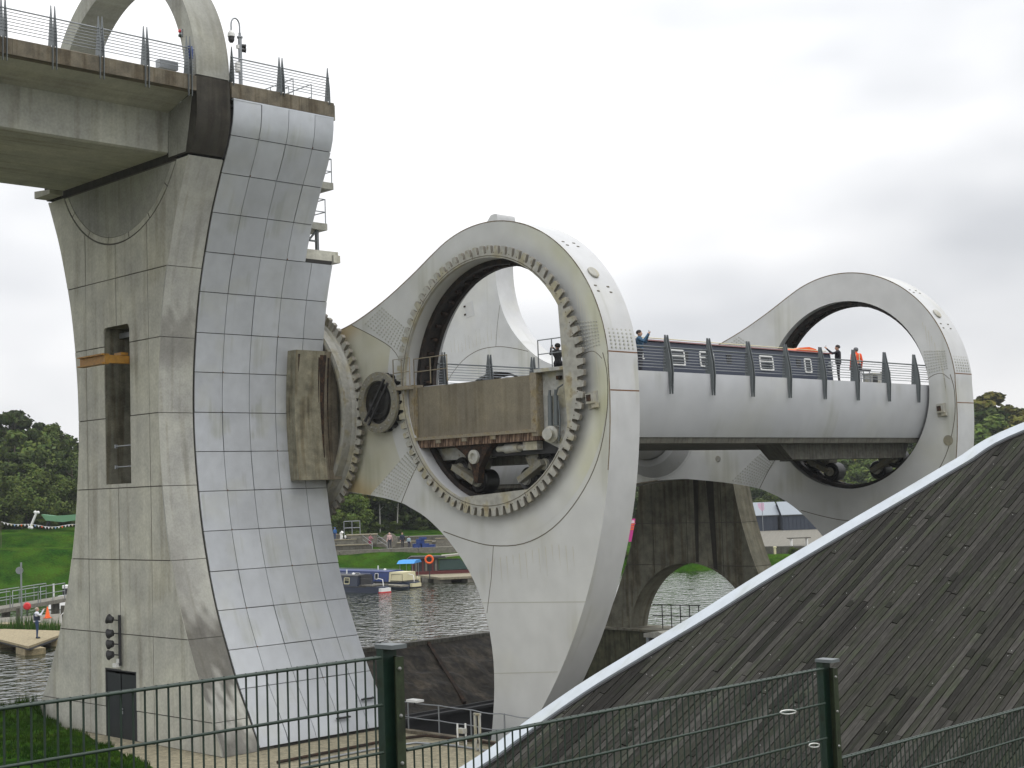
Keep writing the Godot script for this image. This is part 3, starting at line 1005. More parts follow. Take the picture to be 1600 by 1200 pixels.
# ------------------------------------------------------------------ aqueduct
func build_aqueduct() -> void:
	var t := thing("aqueduct", "concrete aqueduct trough running out to the left from the tower top", "aqueduct", Vector3(0, 0, 0))
	var sec := PackedVector2Array([Vector2(-4.04, 21.68), Vector2(-3.94, 21.62), Vector2(3.94, 21.62), Vector2(4.04, 21.68), Vector2(4.1, 23.15), Vector2(5.75, 23.6), Vector2(5.75, 24.05), Vector2(3.5, 24.05), Vector2(3.5, 22.2), Vector2(-3.5, 22.2), Vector2(-3.5, 24.05), Vector2(-5.75, 24.05), Vector2(-5.75, 23.6), Vector2(-4.1, 23.15)])
	var b := MB.new()
	b.prism(sec, 8.42, 60.0)
	put("girder", b, mats.girder, t)
	b = MB.new()
	b.prism(PackedVector2Array([Vector2(-5.3, 21.45), Vector2(-4.0, 21.45), Vector2(-4.0, 21.62), Vector2(-5.3, 21.75)]), 8.41, 9.0)
	put("end_diaphragm", b, mats.concrete, t)
	var z := 8.43
	while z < 58.0:
		for s in [1.0, -1.0]:
			b = MB.new()
			b.prism(PackedVector2Array([Vector2(5.3 * s, 23.58), Vector2(6.05 * s, 23.56), Vector2(6.06 * s, 24.08), Vector2(5.99 * s, 24.12), Vector2(5.3 * s, 24.12)]), z, z + 3.47)
			put("edge_beam", b, mats.concrete_stained, t)
			if z > 26.0: continue
		z += 3.48
	z = 8.73
	while z < 24.0:
		b = MB.new()
		for o in [0.07, -0.07]: fin(b, 6.07, z + o, 24.12, 25.5, 23.3, 0.26)
		put("railing_post", b, mats.fin, t)
		z += 1.735
	for k in 8:
		b = MB.new()
		var y := 24.32 + k * 0.108
		b.tube([Vector3(6.03, y, 8.5), Vector3(6.03, y, 24.0)], 0.026 if k == 7 else 0.014, 6)
		put("rail", b, mats.galv, t)
	b = MB.new()
	for s in [1.0]:
		b.box(Vector3(5.35, 24.5, 9.2), Vector3(0.3, 0.3, 0.75))
	put("control_box", b, mats.galv, t)
	b = MB.new()
	b.box(Vector3(5.2, 24.48, 9.25), Vector3(0.05, 0.16, 0.55))
	put("box_grille", b, mats.charcoal, t)
	b = MB.new()
	b.lathe([Vector2(0.0, 0.2), Vector2(0.1, 0.16), Vector2(0.13, 0.0), Vector2(0.11, -0.3), Vector2(0.0, -0.3)], Vector3(5.95, 25.0, 8.62), Vector3.UP, 12)
	put("blue_cover", b, mats.blue_boat, t)

# ------------------------------------------------------------------ far pier
func build_far_pier() -> void:
	var t := thing("arched_pier", "weathered concrete pier with an arched opening under the far end of the wheel", "pier", Vector3(0, 0, 0))
	var hole := circle(Vector2(0, 0.2), 4.45, 72)
	var whole := profile(0.86, 12.6, 0.05, 0.3)
	var b := MB.new()
	for q in Geometry2D.clip_polygons(whole, hole): b.prism(q, -27.42, -26.05, Transform3D(), [], true)
	put("core", b, mats.joint, t)
	var xs := [-9.0, -2.4, 0.0, 2.4, 9.0]
	var ys := [0.86, 4.45, 6.75, 10.0, 12.6]
	for r in 4:
		for c in 4:
			for q in Geometry2D.intersect_polygons(rect(xs[c] + 0.02, ys[r] + 0.02, xs[c + 1] - 0.02, ys[r + 1] - 0.02), profile(0.86, 12.6, 0.0, 0.3)):
				for u in Geometry2D.clip_polygons(q, hole):
					b = MB.new()
					b.prism(u, -26.06, -26.0)
					put("concrete_panel", b, mats.concrete_pier, t)
	for r in 4:
		b = side_patch(ys[r] + 0.012, ys[r + 1] - 0.012, -27.4, -26.01, 0.0, 0.06)
		put("edge_panel", b, mats.pier_edge, t)
	# arch lining
	b = MB.new()
	var arc := circle(Vector2(0, 0.2), 4.47, 48, 0.15, PI - 0.15)
	arc.append_array(circle(Vector2(0, 0.2), 4.38, 48, PI - 0.15, 0.15))
	b.prism(arc, -27.46, -25.96, Transform3D(), [], true)
	put("arch_edge", b, mats.concrete_pier, t)
	b = MB.new()
	b.prism(PackedVector2Array([Vector2(0.55, 4.55), Vector2(0.75, 4.55), Vector2(0.95, 9.5), Vector2(0.62, 9.5)]), -25.995, -25.985)
	b.prism(PackedVector2Array([Vector2(1.75, 4.2), Vector2(2.0, 4.1), Vector2(1.95, 9.5), Vector2(1.45, 9.5)]), -25.995, -25.985)
	put("water_stain", b, mats.concrete_black, t)

# ------------------------------------------------------------------ the wheel
func arm_half() -> PackedVector2Array:
	var up := smooth_line([Vector2(0, 3.05), Vector2(1.7, 3.1), Vector2(3.36, 3.27), Vector2(4.65, 3.5), Vector2(6.33, 3.99), Vector2(7.96, 4.62), Vector2(9.2, 5.17)], 4)
	var p := PackedVector2Array(up)
	p.append_array(circle(Vector2(12, 0), 5.86, 44, deg_to_rad(111.0), 0.02))
	p.append_array(circle(Vector2.ZERO, 17.83, 30, -0.01, deg_to_rad(-50.6)))
	var lo := [Vector2(11.22, -13.86), Vector2(11.1, -13.93), Vector2(10.75, -13.93), Vector2(10.6, -13.8), Vector2(10.62, -13.2), Vector2(10.79, -12.51), Vector2(11.05, -11.09), Vector2(11.09, -9.65), Vector2(10.78, -8.1), Vector2(10.12, -6.8), Vector2(9.08, -5.6), Vector2(7.97, -4.72), Vector2(7.04, -4.25), Vector2(6.6, -4.06), Vector2(5.53, -3.77), Vector2(3.73, -3.42), Vector2(1.8, -3.12)]
	p.append_array(smooth_line(lo, 3))
	p.append(Vector2(0, -3.05))
	return p

func ribbon(b: MB, pts: PackedVector2Array, w: float, z0: float, z1: float) -> void:
	var l := PackedVector2Array()
	var r := PackedVector2Array()
	for i in pts.size():
		var d := (pts[mini(i + 1, pts.size() - 1)] - pts[maxi(i - 1, 0)]).normalized()
		var o := Vector2(-d.y, d.x) * w * 0.5
		l.append(pts[i] + o); r.append(pts[i] - o)
	r.reverse()
	l.append_array(r)
	b.prism(l, z0, z1)

func bolts(b: MB, q: Array, nu: int, nv: int, z: float, r := 0.035) -> void:
	for i in nu:
		for j in nv:
			var u := (i + 0.5) / nu
			var v := (j + 0.5) / nv
			var p: Vector2 = q[0].lerp(q[1], u).lerp(q[3].lerp(q[2], u), v)
			b.lathe([Vector2(r, 0), Vector2(r, 0.03), Vector2(0, 0.034)], Vector3(p.x, p.y, z), Vector3.BACK, 6, false)

# tints of the arm's paint: darker close round the teeth, yellow-green algae towards the outer edge
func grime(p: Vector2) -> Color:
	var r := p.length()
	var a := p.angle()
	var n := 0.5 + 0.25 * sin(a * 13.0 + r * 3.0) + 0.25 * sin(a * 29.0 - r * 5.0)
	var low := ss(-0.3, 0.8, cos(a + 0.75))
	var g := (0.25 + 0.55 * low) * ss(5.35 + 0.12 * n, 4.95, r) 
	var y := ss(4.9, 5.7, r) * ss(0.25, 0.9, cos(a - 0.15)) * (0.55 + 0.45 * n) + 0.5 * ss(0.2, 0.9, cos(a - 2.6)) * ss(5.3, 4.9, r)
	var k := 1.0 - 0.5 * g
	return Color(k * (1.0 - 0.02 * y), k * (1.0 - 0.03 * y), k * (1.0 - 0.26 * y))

func web_edge(x: float, side: float) -> float:
	var up := [[0.0, 3.05], [1.7, 3.1], [3.36, 3.27], [4.65, 3.5], [6.33, 3.99], [7.96, 4.62]]
	var lo := [[0.0, -3.05], [1.8, -3.12], [3.73, -3.42], [5.53, -3.77], [6.6, -4.06], [7.97, -4.72]]
	var t: Array = up if side > 0 else lo
	var k := 0
	while k < t.size() - 2 and x > t[k + 1][0]: k += 1
	return lerpf(t[k][1], t[k + 1][1], clampf((x - t[k][0]) / (t[k + 1][0] - t[k][0]), 0, 1)) * 0.995

func web_stain(p: Vector2) -> Color:
	var n := 0.5 + 0.3 * sin(p.x * 3.1 + p.y * 1.3) + 0.2 * sin(p.y * 5.3 - p.x * 2.2)
	var o := ss(1.0, 0.1, web_edge(p.x, 1.0) - p.y) * ss(5.6, 4.0, p.x) + ss(0.9, 0.1, p.y - web_edge(p.x, -1.0)) * ss(6.4, 4.2, p.x)
	o = clampf(o * (0.6 + 0.6 * n), 0.0, 1.0)
	var b := 0.65 + 0.35 * n
	var c := Color(1.0 - 0.12 * b, 1.0 - 0.15 * b, 1.0 - 0.32 * b)
	return c.lerp(Color(0.78, 0.56, 0.27), o * 0.75)

func toothed(rt: float, rr: float, n: int) -> PackedVector2Array:
	var p := PackedVector2Array()
	for i in n:
		var a := TAU * i / n
		var s := TAU / n
		for k in [[-0.38, rr], [-0.31, lerpf(rr, rt, 0.45)], [-0.26, lerpf(rr, rt, 0.92)], [-0.2, rt], [0.2, rt], [0.26, lerpf(rr, rt, 0.92)], [0.31, lerpf(rr, rt, 0.45)], [0.38, rr]]:
			p.append(Vector2(cos(a + k[0] * s), sin(a + k[0] * s)) * k[1])
	return p

func build_wheel() -> void:
	var w := thing("boat_lift_wheel", "huge pale steel wheel with two hook-ended arms on one axle", "boat lift", Vector3(0, HUB_Y, 0))
	w.rotation.z = ARM_TILT
	var hp := arm_half()
	var other := PackedVector2Array()
	for v in hp: other.append(-v)
	var never := func(a: Vector2, b: Vector2) -> bool: return true
	var atx0 := func(a: Vector2, b: Vector2) -> bool: return absf(a.x) < 0.001 and absf(b.x) < 0.001
	var holes := [circle(Vector2(12, 0), 4.5, 72), circle(Vector2(-12, 0), 4.5, 72)]
	for side in 2:
		var zf: float = [0.0, -23.48][side]
		var b := MB.new()
		b.prism(hp, zf - 1.5, zf, Transform3D(), [holes[0]], false, 3, never)
		b.prism(other, zf - 1.5, zf, Transform3D(), [holes[1]], false, 3, never)
		var arm := put("arm", b, mats.arm_face, w)
		b = MB.new()
		b.prism(hp, zf - 1.5, zf, Transform3D(), [], true, 0, atx0)
		b.prism(other, zf - 1.5, zf, Transform3D(), [], true, 0, atx0)
		put("rim", b, mats.arm_rim, arm)
		# inside of each opening: pale lips and a brown running rail
		for s in [1.0, -1.0]:
			var o := Vector3(12.0 * s, 0, zf)
			b = MB.new()
			b.lathe([Vector2(4.5, -1.5), Vector2(4.5, -1.2)], o, Vector3.BACK, 72)
			put("opening_lip", b, mats.arm_rim, arm)
			b = MB.new()
			b.lathe([Vector2(4.5, -0.36), Vector2(4.5, 0.0)], o, Vector3.BACK, 72)
			put("opening_lip", b, mats.arm_rim, arm)
			b = MB.new()
			b.lathe([Vector2(4.5, -1.2), Vector2(4.3, -1.2), Vector2(4.3, -1.02), Vector2(4.42, -1.0), Vector2(4.42, -0.58), Vector2(4.3, -0.55), Vector2(4.3, -0.36), Vector2(4.5, -0.36)], o, Vector3.BACK, 72, false)
			put("running_rail", b, mats.rail_brown, arm)
			b = MB.new()
			for k in 48:
				var a := TAU * k / 48.0
				b.box(o + Vector3(cos(a) * 4.33, sin(a) * 4.33, -0.79), Vector3(0.12, 0.09, 0.26), Basis(Vector3.BACK, a))
			put("rail_clamp", b, mats.rust, arm, "stuff")
		b = MB.new()
		for s in [1.0, -1.0]:
			var edge := PackedVector2Array()
			for k in 78: edge.append(hp[k] * s * 0.9985)
			ribbon(b, edge, 0.045, zf, zf + 0.004)
		put("edge_rust", b, mats.edge_rust, arm)
		b = MB.new()
		for k in 26:
			var a := 0.55 - k * 0.055 + 0.02 * sin(k * 7.0)
			var o := Vector2(12.0 + cos(a) * 5.3, sin(a) * 5.3) if k < 12 else Vector2(11.2 + (k - 12) * 0.33, -6.1 - 0.35 * absf(sin(k * 3.0)))
			var l := 0.35 + 0.7 * absf(sin(k * 5.3))
			for s in [1.0, -1.0]:
				var st := PackedVector2Array([o + Vector2(-0.015, 0), o + Vector2(0.015, 0), o + Vector2(0.012, -l * 0.5), o + Vector2(0.002, -l)])
				var st2 := PackedVector2Array()
				for p in st: st2.append(p if s > 0 else Vector2(-p.x, -p.y))
				b.prism(st2, zf, zf + 0.005)
		put("rain_streaks", b, mats.streak, arm, "stuff")
		# welded seams
		b = MB.new()
		for s in [1.0, -1.0]:
			var f := func(v: Vector2) -> Vector2: return v * s
			var arcp := PackedVector2Array()
			for v in smooth_line([Vector2(17.6, 0.2), Vector2(17.72, -0.6), Vector2(17.55, -1.9), Vector2(16.95, -3.4), Vector2(15.95, -4.6), Vector2(14.6, -5.55), Vector2(13.1, -6.0), Vector2(11.5, -5.98), Vector2(10.2, -5.7), Vector2(8.9, -5.3)], 4): arcp.append(f.call(v))
			ribbon(b, arcp, 0.035, zf, zf + 0.006)
			var l2 := PackedVector2Array()
			for v in [Vector2(11.55, -6.0), Vector2(11.3, -7.2), Vector2(10.95, -8.4)]: l2.append(f.call(v))
			ribbon(b, l2, 0.025, zf, zf + 0.005)
			var l3 := PackedVector2Array()
			for v in smooth_line([Vector2(16.4, 0.1), Vector2(16.75, 0.28), Vector2(17.2, 0.3), Vector2(17.55, 0.0)], 4): l3.append(f.call(v))
			ribbon(b, l3, 0.025, zf, zf + 0.005)
			var l4 := PackedVector2Array()
			for v in smooth_line([Vector2(4.2, 3.35), Vector2(5.4, 2.75), Vector2(6.6, 2.05), Vector2(7.1, 1.4)], 3): l4.append(f.call(v))
			ribbon(b, l4, 0.03, zf, zf + 0.005)
			var l5 := PackedVector2Array()
			for v in smooth_line([Vector2(6.55, -4.05), Vector2(7.2, -3.2), Vector2(7.75, -2.6)], 3): l5.append(f.call(v))
			ribbon(b, l5, 0.035, zf, zf + 0.005)
		put("seam", b, mats.seam, arm)
		b = MB.new()
		for v in [PackedVector2Array([Vector2(10.72, -8.02), Vector2(15.9, -8.14)]), PackedVector2Array([Vector2(11.1, -10.57), Vector2(14.3, -10.5)])]: ribbon(b, v, 0.03, zf, zf + 0.004)
		put("faint_seam", b, mats.bolt, arm)
		for a in [0.012, -0.062]:
			b = MB.new()
			var rr := 17.862 if a > 0 else 17.832
			b.quad(Vector3(cos(a - 0.0012) * rr, sin(a - 0.0012) * rr, zf), Vector3(cos(a - 0.0012) * rr, sin(a - 0.0012) * rr, zf - 1.5), Vector3(cos(a + 0.0012) * rr, sin(a + 0.0012) * rr, zf - 1.5), Vector3(cos(a + 0.0012) * rr, sin(a + 0.0012) * rr, zf))
			put("rim_seam", b, mats.seam_rust, arm)
		# bolted splices
		b = MB.new()
		for s in [1.0, -1.0]:
			bolts(b, [Vector2(4.95, 3.3) * s, Vector2(6.2, 3.8) * s, Vector2(7.75, 2.55) * s, Vector2(7.15, 1.75) * s], 8, 13, zf)
			bolts(b, [Vector2(4.8, -3.5) * s, Vector2(7.35, -1.95) * s, Vector2(7.85, -2.6) * s, Vector2(6.4, -3.95) * s], 15, 9, zf)
			bolts(b, [Vector2(16.4, 0.35) * s, Vector2(17.55, 0.45) * s, Vector2(17.5, 1.35) * s, Vector2(16.4, 1.5) * s], 9, 8, zf, 0.03)
		for k in 6:
			for j in 6:
				var a := 0.02 + 0.0072 * k
				b.lathe([Vector2(0.04, 0), Vector2(0.04, 0.03), Vector2(0, 0.034)], Vector3(cos(a) * 17.85 - 0.06 * k * k * 0.05, sin(a) * 17.85, zf - 0.2 - j * 0.22), Vector3.RIGHT, 6, false)
		put("bolts", b, mats.bolt, arm, "stuff")
		# fittings
		b = MB.new()
		b.box(Vector3(17.0, -1.35, zf + 0.02), Vector3(0.46, 0.6, 0.04))
		b.box(Vector3(17.02, -1.3, zf + 0.12), Vector3(0.36, 0.34, 0.2))
		b.box(Vector3(17.15, -1.55, zf + 0.1), Vector3(0.25, 0.16, 0.14))
		var cb := put("sensor_box", b, mats.gear, arm)
		b = MB.new()
		b.box(Vector3(16.98, -1.28, zf + 0.22), Vector3(0.2, 0.22, 0.03))
		put("window", b, mats.rust, cb)
		for a in [0.56]:
			b = MB.new()
			var rd := Vector3(cos(a), sin(a), 0)
			b.lathe([Vector2(0.24, -0.05), Vector2(0.24, 0.06), Vector2(0.2, 0.08), Vector2(0, 0.09)], Vector3(12, 0, zf - 0.55) + rd * 5.86, rd, 16)
			put("rim_plug", b, mats.gear, arm)
			b = MB.new()
			for q in [[0.46, -0.3], [0.42, -0.32], [0.46, -0.95], [0.42, -0.97], [0.86, -0.4], [0.82, -0.42], [0.86, -0.95], [0.82, -0.97]]:
				var r2 := Vector3(cos(q[0]), sin(q[0]), 0)
				b.box(Vector3(12, 0, zf + q[1]) + r2 * 5.865, Vector3(0.02, 0.05, 0.12), Basis(Vector3.BACK, q[0]))
			put("vent_slits", b, mats.seam, arm)
		if side == 1:
			b = MB.new()
			b.lathe([Vector2(0.24, 0), Vector2(0.24, 0.02), Vector2(0, 0.022)], Vector3(17.15, -2.75, zf), Vector3.BACK, 18)
			b.lathe([Vector2(0.16, 0), Vector2(0.16, 0.02), Vector2(0, 0.022)], Vector3(4.15, -2.3, zf), Vector3.BACK, 18)
			put("face_plug", b, mats.gear_grey, arm)
			b = MB.new()
			b.box(Vector3(-13.6, 8.6, zf + 0.005), Vector3(0.75, 0.9, 0.01), Basis(Vector3.BACK, 0.1))
			put("hatch", b, mats.arm_rim, arm)
			b = MB.new()
			for y in [8.35, 8.85]: b.box(Vector3(-14.0, y, zf + 0.02), Vector3(0.16, 0.1, 0.04))
			put("hatch_hinge", b, mats.rust, arm)
			b = MB.new()
			b.lathe([Vector2(1.95, 0.55), Vector2(2.3, 0.5), Vector2(2.9, 0.0)], Vector3(0, 0, zf), Vector3.BACK, 48)
			put("axle_flange", b, mats.arm_rim, arm)
			b = MB.new()
			var fr := circle(Vector2.ZERO, 3.0, 60)
			fr.append(fr[0])
			ribbon(b, fr, 0.035, zf, zf + 0.006)
			put("flange_seam", b, mats.seam, arm)
			b = MB.new()
			for k in 60:
				for j in 3:
					var a := TAU * k / 60.0
					b.lathe([Vector2(0.03, 0), Vector2(0.03, 0.02), Vector2(0, 0.022)], Vector3(cos(a) * (2.45 + j * 0.16), sin(a) * (2.45 + j * 0.16), zf + 0.35 - j * 0.13), Vector3.BACK, 5, false)
			put("flange_bolts", b, mats.bolt, arm, "stuff")
		else:
			# toothed ring round the opening, on both ends
			for s in [1.0, -1.0]:
				b = MB.new()
				var hole := Geometry2D.intersect_polygons(circle(Vector2.ZERO, 4.5, 72), rect(-5.0, -4.12, 3.98, 5.0))[0]
				b.prism(toothed(4.94, 4.64, 80), zf + 0.17, zf + 0.3, Transform3D(Basis(), Vector3(12.0 * s, 0, 0)), [hole], false, 3, func(a: Vector2, c: Vector2): return a.length() > 4.55)
				var gr := put("ring_gear", b, mats.gear, arm)
				b = MB.new()
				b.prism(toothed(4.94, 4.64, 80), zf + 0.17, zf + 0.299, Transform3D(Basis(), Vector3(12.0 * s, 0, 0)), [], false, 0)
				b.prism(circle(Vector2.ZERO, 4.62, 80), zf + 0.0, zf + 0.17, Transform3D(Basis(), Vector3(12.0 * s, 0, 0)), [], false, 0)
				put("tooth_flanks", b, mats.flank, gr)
				b = MB.new()
				b.prism(hole, zf + 0.0, zf + 0.17, Transform3D(Basis(), Vector3(12.0 * s, 0, 0)), [], true, 0)
				put("ring_lining", b, mats.arm_rim, gr)
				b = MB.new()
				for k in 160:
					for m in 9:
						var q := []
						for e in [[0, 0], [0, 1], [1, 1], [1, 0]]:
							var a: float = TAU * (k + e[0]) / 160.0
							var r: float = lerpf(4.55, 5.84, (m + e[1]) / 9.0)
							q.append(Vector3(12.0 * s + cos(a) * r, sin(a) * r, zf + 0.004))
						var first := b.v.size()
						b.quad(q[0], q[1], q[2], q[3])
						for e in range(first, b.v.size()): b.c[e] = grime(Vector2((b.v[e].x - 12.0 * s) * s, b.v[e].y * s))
				put("tinted_band", b, mats.arm_dirt, arm)
				b = MB.new()
				var web := PackedVector2Array()
				for k in 13: web.append(Vector2(1.2 + k * 0.25, web_edge(1.2 + k * 0.25, 1.0)))
				web.append_array(smooth_line([Vector2(4.2, 3.35), Vector2(5.4, 2.75), Vector2(6.6, 2.05), Vector2(7.45, 1.3)], 3))
				web.append_array(circle(Vector2(12, 0), 4.7, 12, PI - 0.26, PI + 0.4))
				web.append_array(smooth_line([Vector2(7.3, -1.97), Vector2(6.1, -2.75), Vector2(4.8, -3.5)], 3))
				for k in 15: web.append(Vector2(4.7 - k * 0.25, web_edge(4.7 - k * 0.25, -1.0)))
				for k in 32:
					for m in 36:
						for q in Geometry2D.intersect_polygons(rect(1.0 + k * 0.22, -4.0 + m * 0.22, 1.22 + k * 0.22, -3.78 + m * 0.22), web):
							var first := b.v.size()
							var q2 := PackedVector2Array()
							for p in q: q2.append(p * s)
							b.prism(q2, zf, zf + 0.003, Transform3D(), [], false, 1, never)
							for e in range(first, b.v.size()): b.c[e] = web_stain(Vector2(b.v[e].x * s, b.v[e].y * s))
				put("stained_web", b, mats.arm_dirt, arm)
				b = MB.new()
				var gl := circle(Vector2(12.0 * s, 0), 4.56, 60, deg_to_rad(40), deg_to_rad(320))
				ribbon(b, gl, 0.03, zf + 0.3, zf + 0.306)
				for k in 9: ribbon(b, PackedVector2Array([Vector2(12.0 * s, 0) + Vector2.from_angle(k * TAU / 9 + 0.2) * 4.52, Vector2(12.0 * s, 0) + Vector2.from_angle(k * TAU / 9 + 0.2) * 4.78]), 0.025, zf + 0.3, zf + 0.307)
				put("gear_joint", b, mats.seam, gr)
				b = MB.new()
				for k in 72:
					var a := TAU * (k + 0.5) / 72
					b.lathe([Vector2(0.022, 0), Vector2(0.022, 0.014), Vector2(0, 0.016)], Vector3(12.0 * s + cos(a) * 4.68, sin(a) * 4.68, zf + 0.3), Vector3.BACK, 5, false)
				put("gear_bolts", b, mats.seam, gr, "stuff")
			# idler gears between hub and openings
			for s in [1.0, -1.0]:
				var ic := Vector3(6.06 * s, -0.05, zf)
				b = MB.new()
				b.prism(toothed(1.18, 0.92, 18), zf + 0.03, zf + 0.34, Transform3D(Basis(), Vector3(ic.x, ic.y, 0)))
				var idl := put("idler_gear", b, mats.grease, arm)
				b = MB.new()
				b.lathe([Vector2(1.2, 0.34), Vector2(1.2, 0.46), Vector2(0.86, 0.48), Vector2(0.84, 0.3)], ic, Vector3.BACK, 40)
				put("flange", b, mats.idler, idl)
				b = MB.new()
				b.lathe([Vector2(0.84, 0.36), Vector2(0.7, 0.36), Vector2(0.66, 0.44), Vector2(0.5, 0.46), Vector2(0.42, 0.38), Vector2(0.0, 0.4)], ic, Vector3.BACK, 32)
				put("hub_cap", b, mats.grease, idl)
				b = MB.new()
				for o in [-0.13, 0.13]:
					var d := Vector3(cos(0.85), sin(0.85), 0)
					var nn := Vector3(-d.y, d.x, 0)
					b.bar(ic + nn * o - d * 1.0 + Vector3(0, 0, 0.52), ic + nn * o + d * 1.0 + Vector3(0, 0, 0.52), 0.07, 0.08, Vector3.BACK)
				put("cross_bar", b, mats.charcoal, idl)
				b = MB.new()
				for k in 22:
					var a := TAU * k / 22.0
					b.lathe([Vector2(0.035, 0.47), Vector2(0.035, 0.51), Vector2(0, 0.515)], ic + Vector3(cos(a), sin(a), 0) * 1.03, Vector3.BACK, 6, false)
				put("flange_bolts", b, mats.gear_grey, idl, "stuff")
	var ax := MB.new()
	ax.tube([Vector3(0, 0, -1.4), Vector3(0, 0, -23.5)], 1.9, 48)
	put("axle", ax, mats.arm_rim, w)
	# fixed gear on the tower side of the hub
	var g := thing("hub_gear", "large fixed toothed ring between the tower cladding and the near arm", "gear", Vector3(0, HUB_Y, 0))
	g.rotation.z = -0.01
	ax = MB.new()
	ax.prism(toothed(4.94, 4.64, 80), 0.2, 0.36, Transform3D(), [circle(Vector2.ZERO, 4.2, 72)], false, 3, func(a: Vector2, c: Vector2): return a.length() > 4.55)
	var tr := put("toothed_ring", ax, mats.gear, g)
	ax = MB.new()
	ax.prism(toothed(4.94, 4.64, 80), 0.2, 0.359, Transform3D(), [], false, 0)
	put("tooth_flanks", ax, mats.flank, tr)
	ax = MB.new()
	ax.lathe([Vector2(4.6, 0.36), Vector2(4.56, 0.44), Vector2(4.5, 0.5), Vector2(4.5, 0.86), Vector2(4.36, 0.9), Vector2(4.2, 0.84), Vector2(4.2, 0.36)], Vector3.ZERO, Vector3.BACK, 80, false)
	put("flange", ax, mats.gear_grey, g)
	ax = MB.new()
	for k in 72:
		var a := TAU * (k + 0.5) / 72
		ax.lathe([Vector2(0.024, 0), Vector2(0.024, 0.016), Vector2(0, 0.018)], Vector3(cos(a) * 4.68, sin(a) * 4.68, 0.36), Vector3.BACK, 5, false)
	put("gear_bolts", ax, mats.seam, g, "stuff")

# ------------------------------------------------------------------ gondola
func bogie(t: Node3D, z: float, at: float) -> void:
	# two pairs of rail wheels on a rocking frame, running inside the opening
	var c := Vector3(RING.x, RING.y, z)
	var b := MB.new()
	var mid := c + Vector3(cos(at), sin(at), 0) * 3.35
	b.box(mid, Vector3(0.5, 0.55, 0.7), Basis(Vector3.BACK, at + PI / 2))
	b.bar(c + Vector3(cos(at - 0.17), sin(at - 0.17), 0.08) * 3.85, c + Vector3(cos(at + 0.17), sin(at + 0.17), 0.08) * 3.85, 0.9, 0.22, Vector3.UP)
	b.bar(mid, mid + Vector3(0, 0.9, 0), 0.4, 0.4, Vector3.RIGHT)
	for o in [-0.24, 0.24]: b.bar(mid + Vector3(o, 0.1, 0.3), mid + Vector3(o * 1.6, 0.85, 0.3), 0.1, 0.1, Vector3.RIGHT)
	var f := put("bogie_frame", b, mats.idler, t)
	for s in [-0.14, 0.14]:
		b = MB.new()
		var wc := c + Vector3(cos(at + s), sin(at + s), 0) * 3.86
		b.lathe([Vector2(0.1, -0.38), Vector2(0.4, -0.36), Vector2(0.44, -0.3), Vector2(0.44, 0.3), Vector2(0.4, 0.36), Vector2(0.3, 0.3), Vector2(0.24, 0.36), Vector2(0.12, 0.42), Vector2(0.0, 0.44)], wc, Vector3.BACK, 24)
		put("wheel", b, mats.grease, f)
		b = MB.new()
		b.lathe([Vector2(0.22, 0.4), Vector2(0.2, 0.5), Vector2(0.1, 0.5), Vector2(0.08, 0.58), Vector2(0, 0.58)], wc, Vector3.BACK, 12)
		put("wheel_hub", b, mats.gear_grey, f)

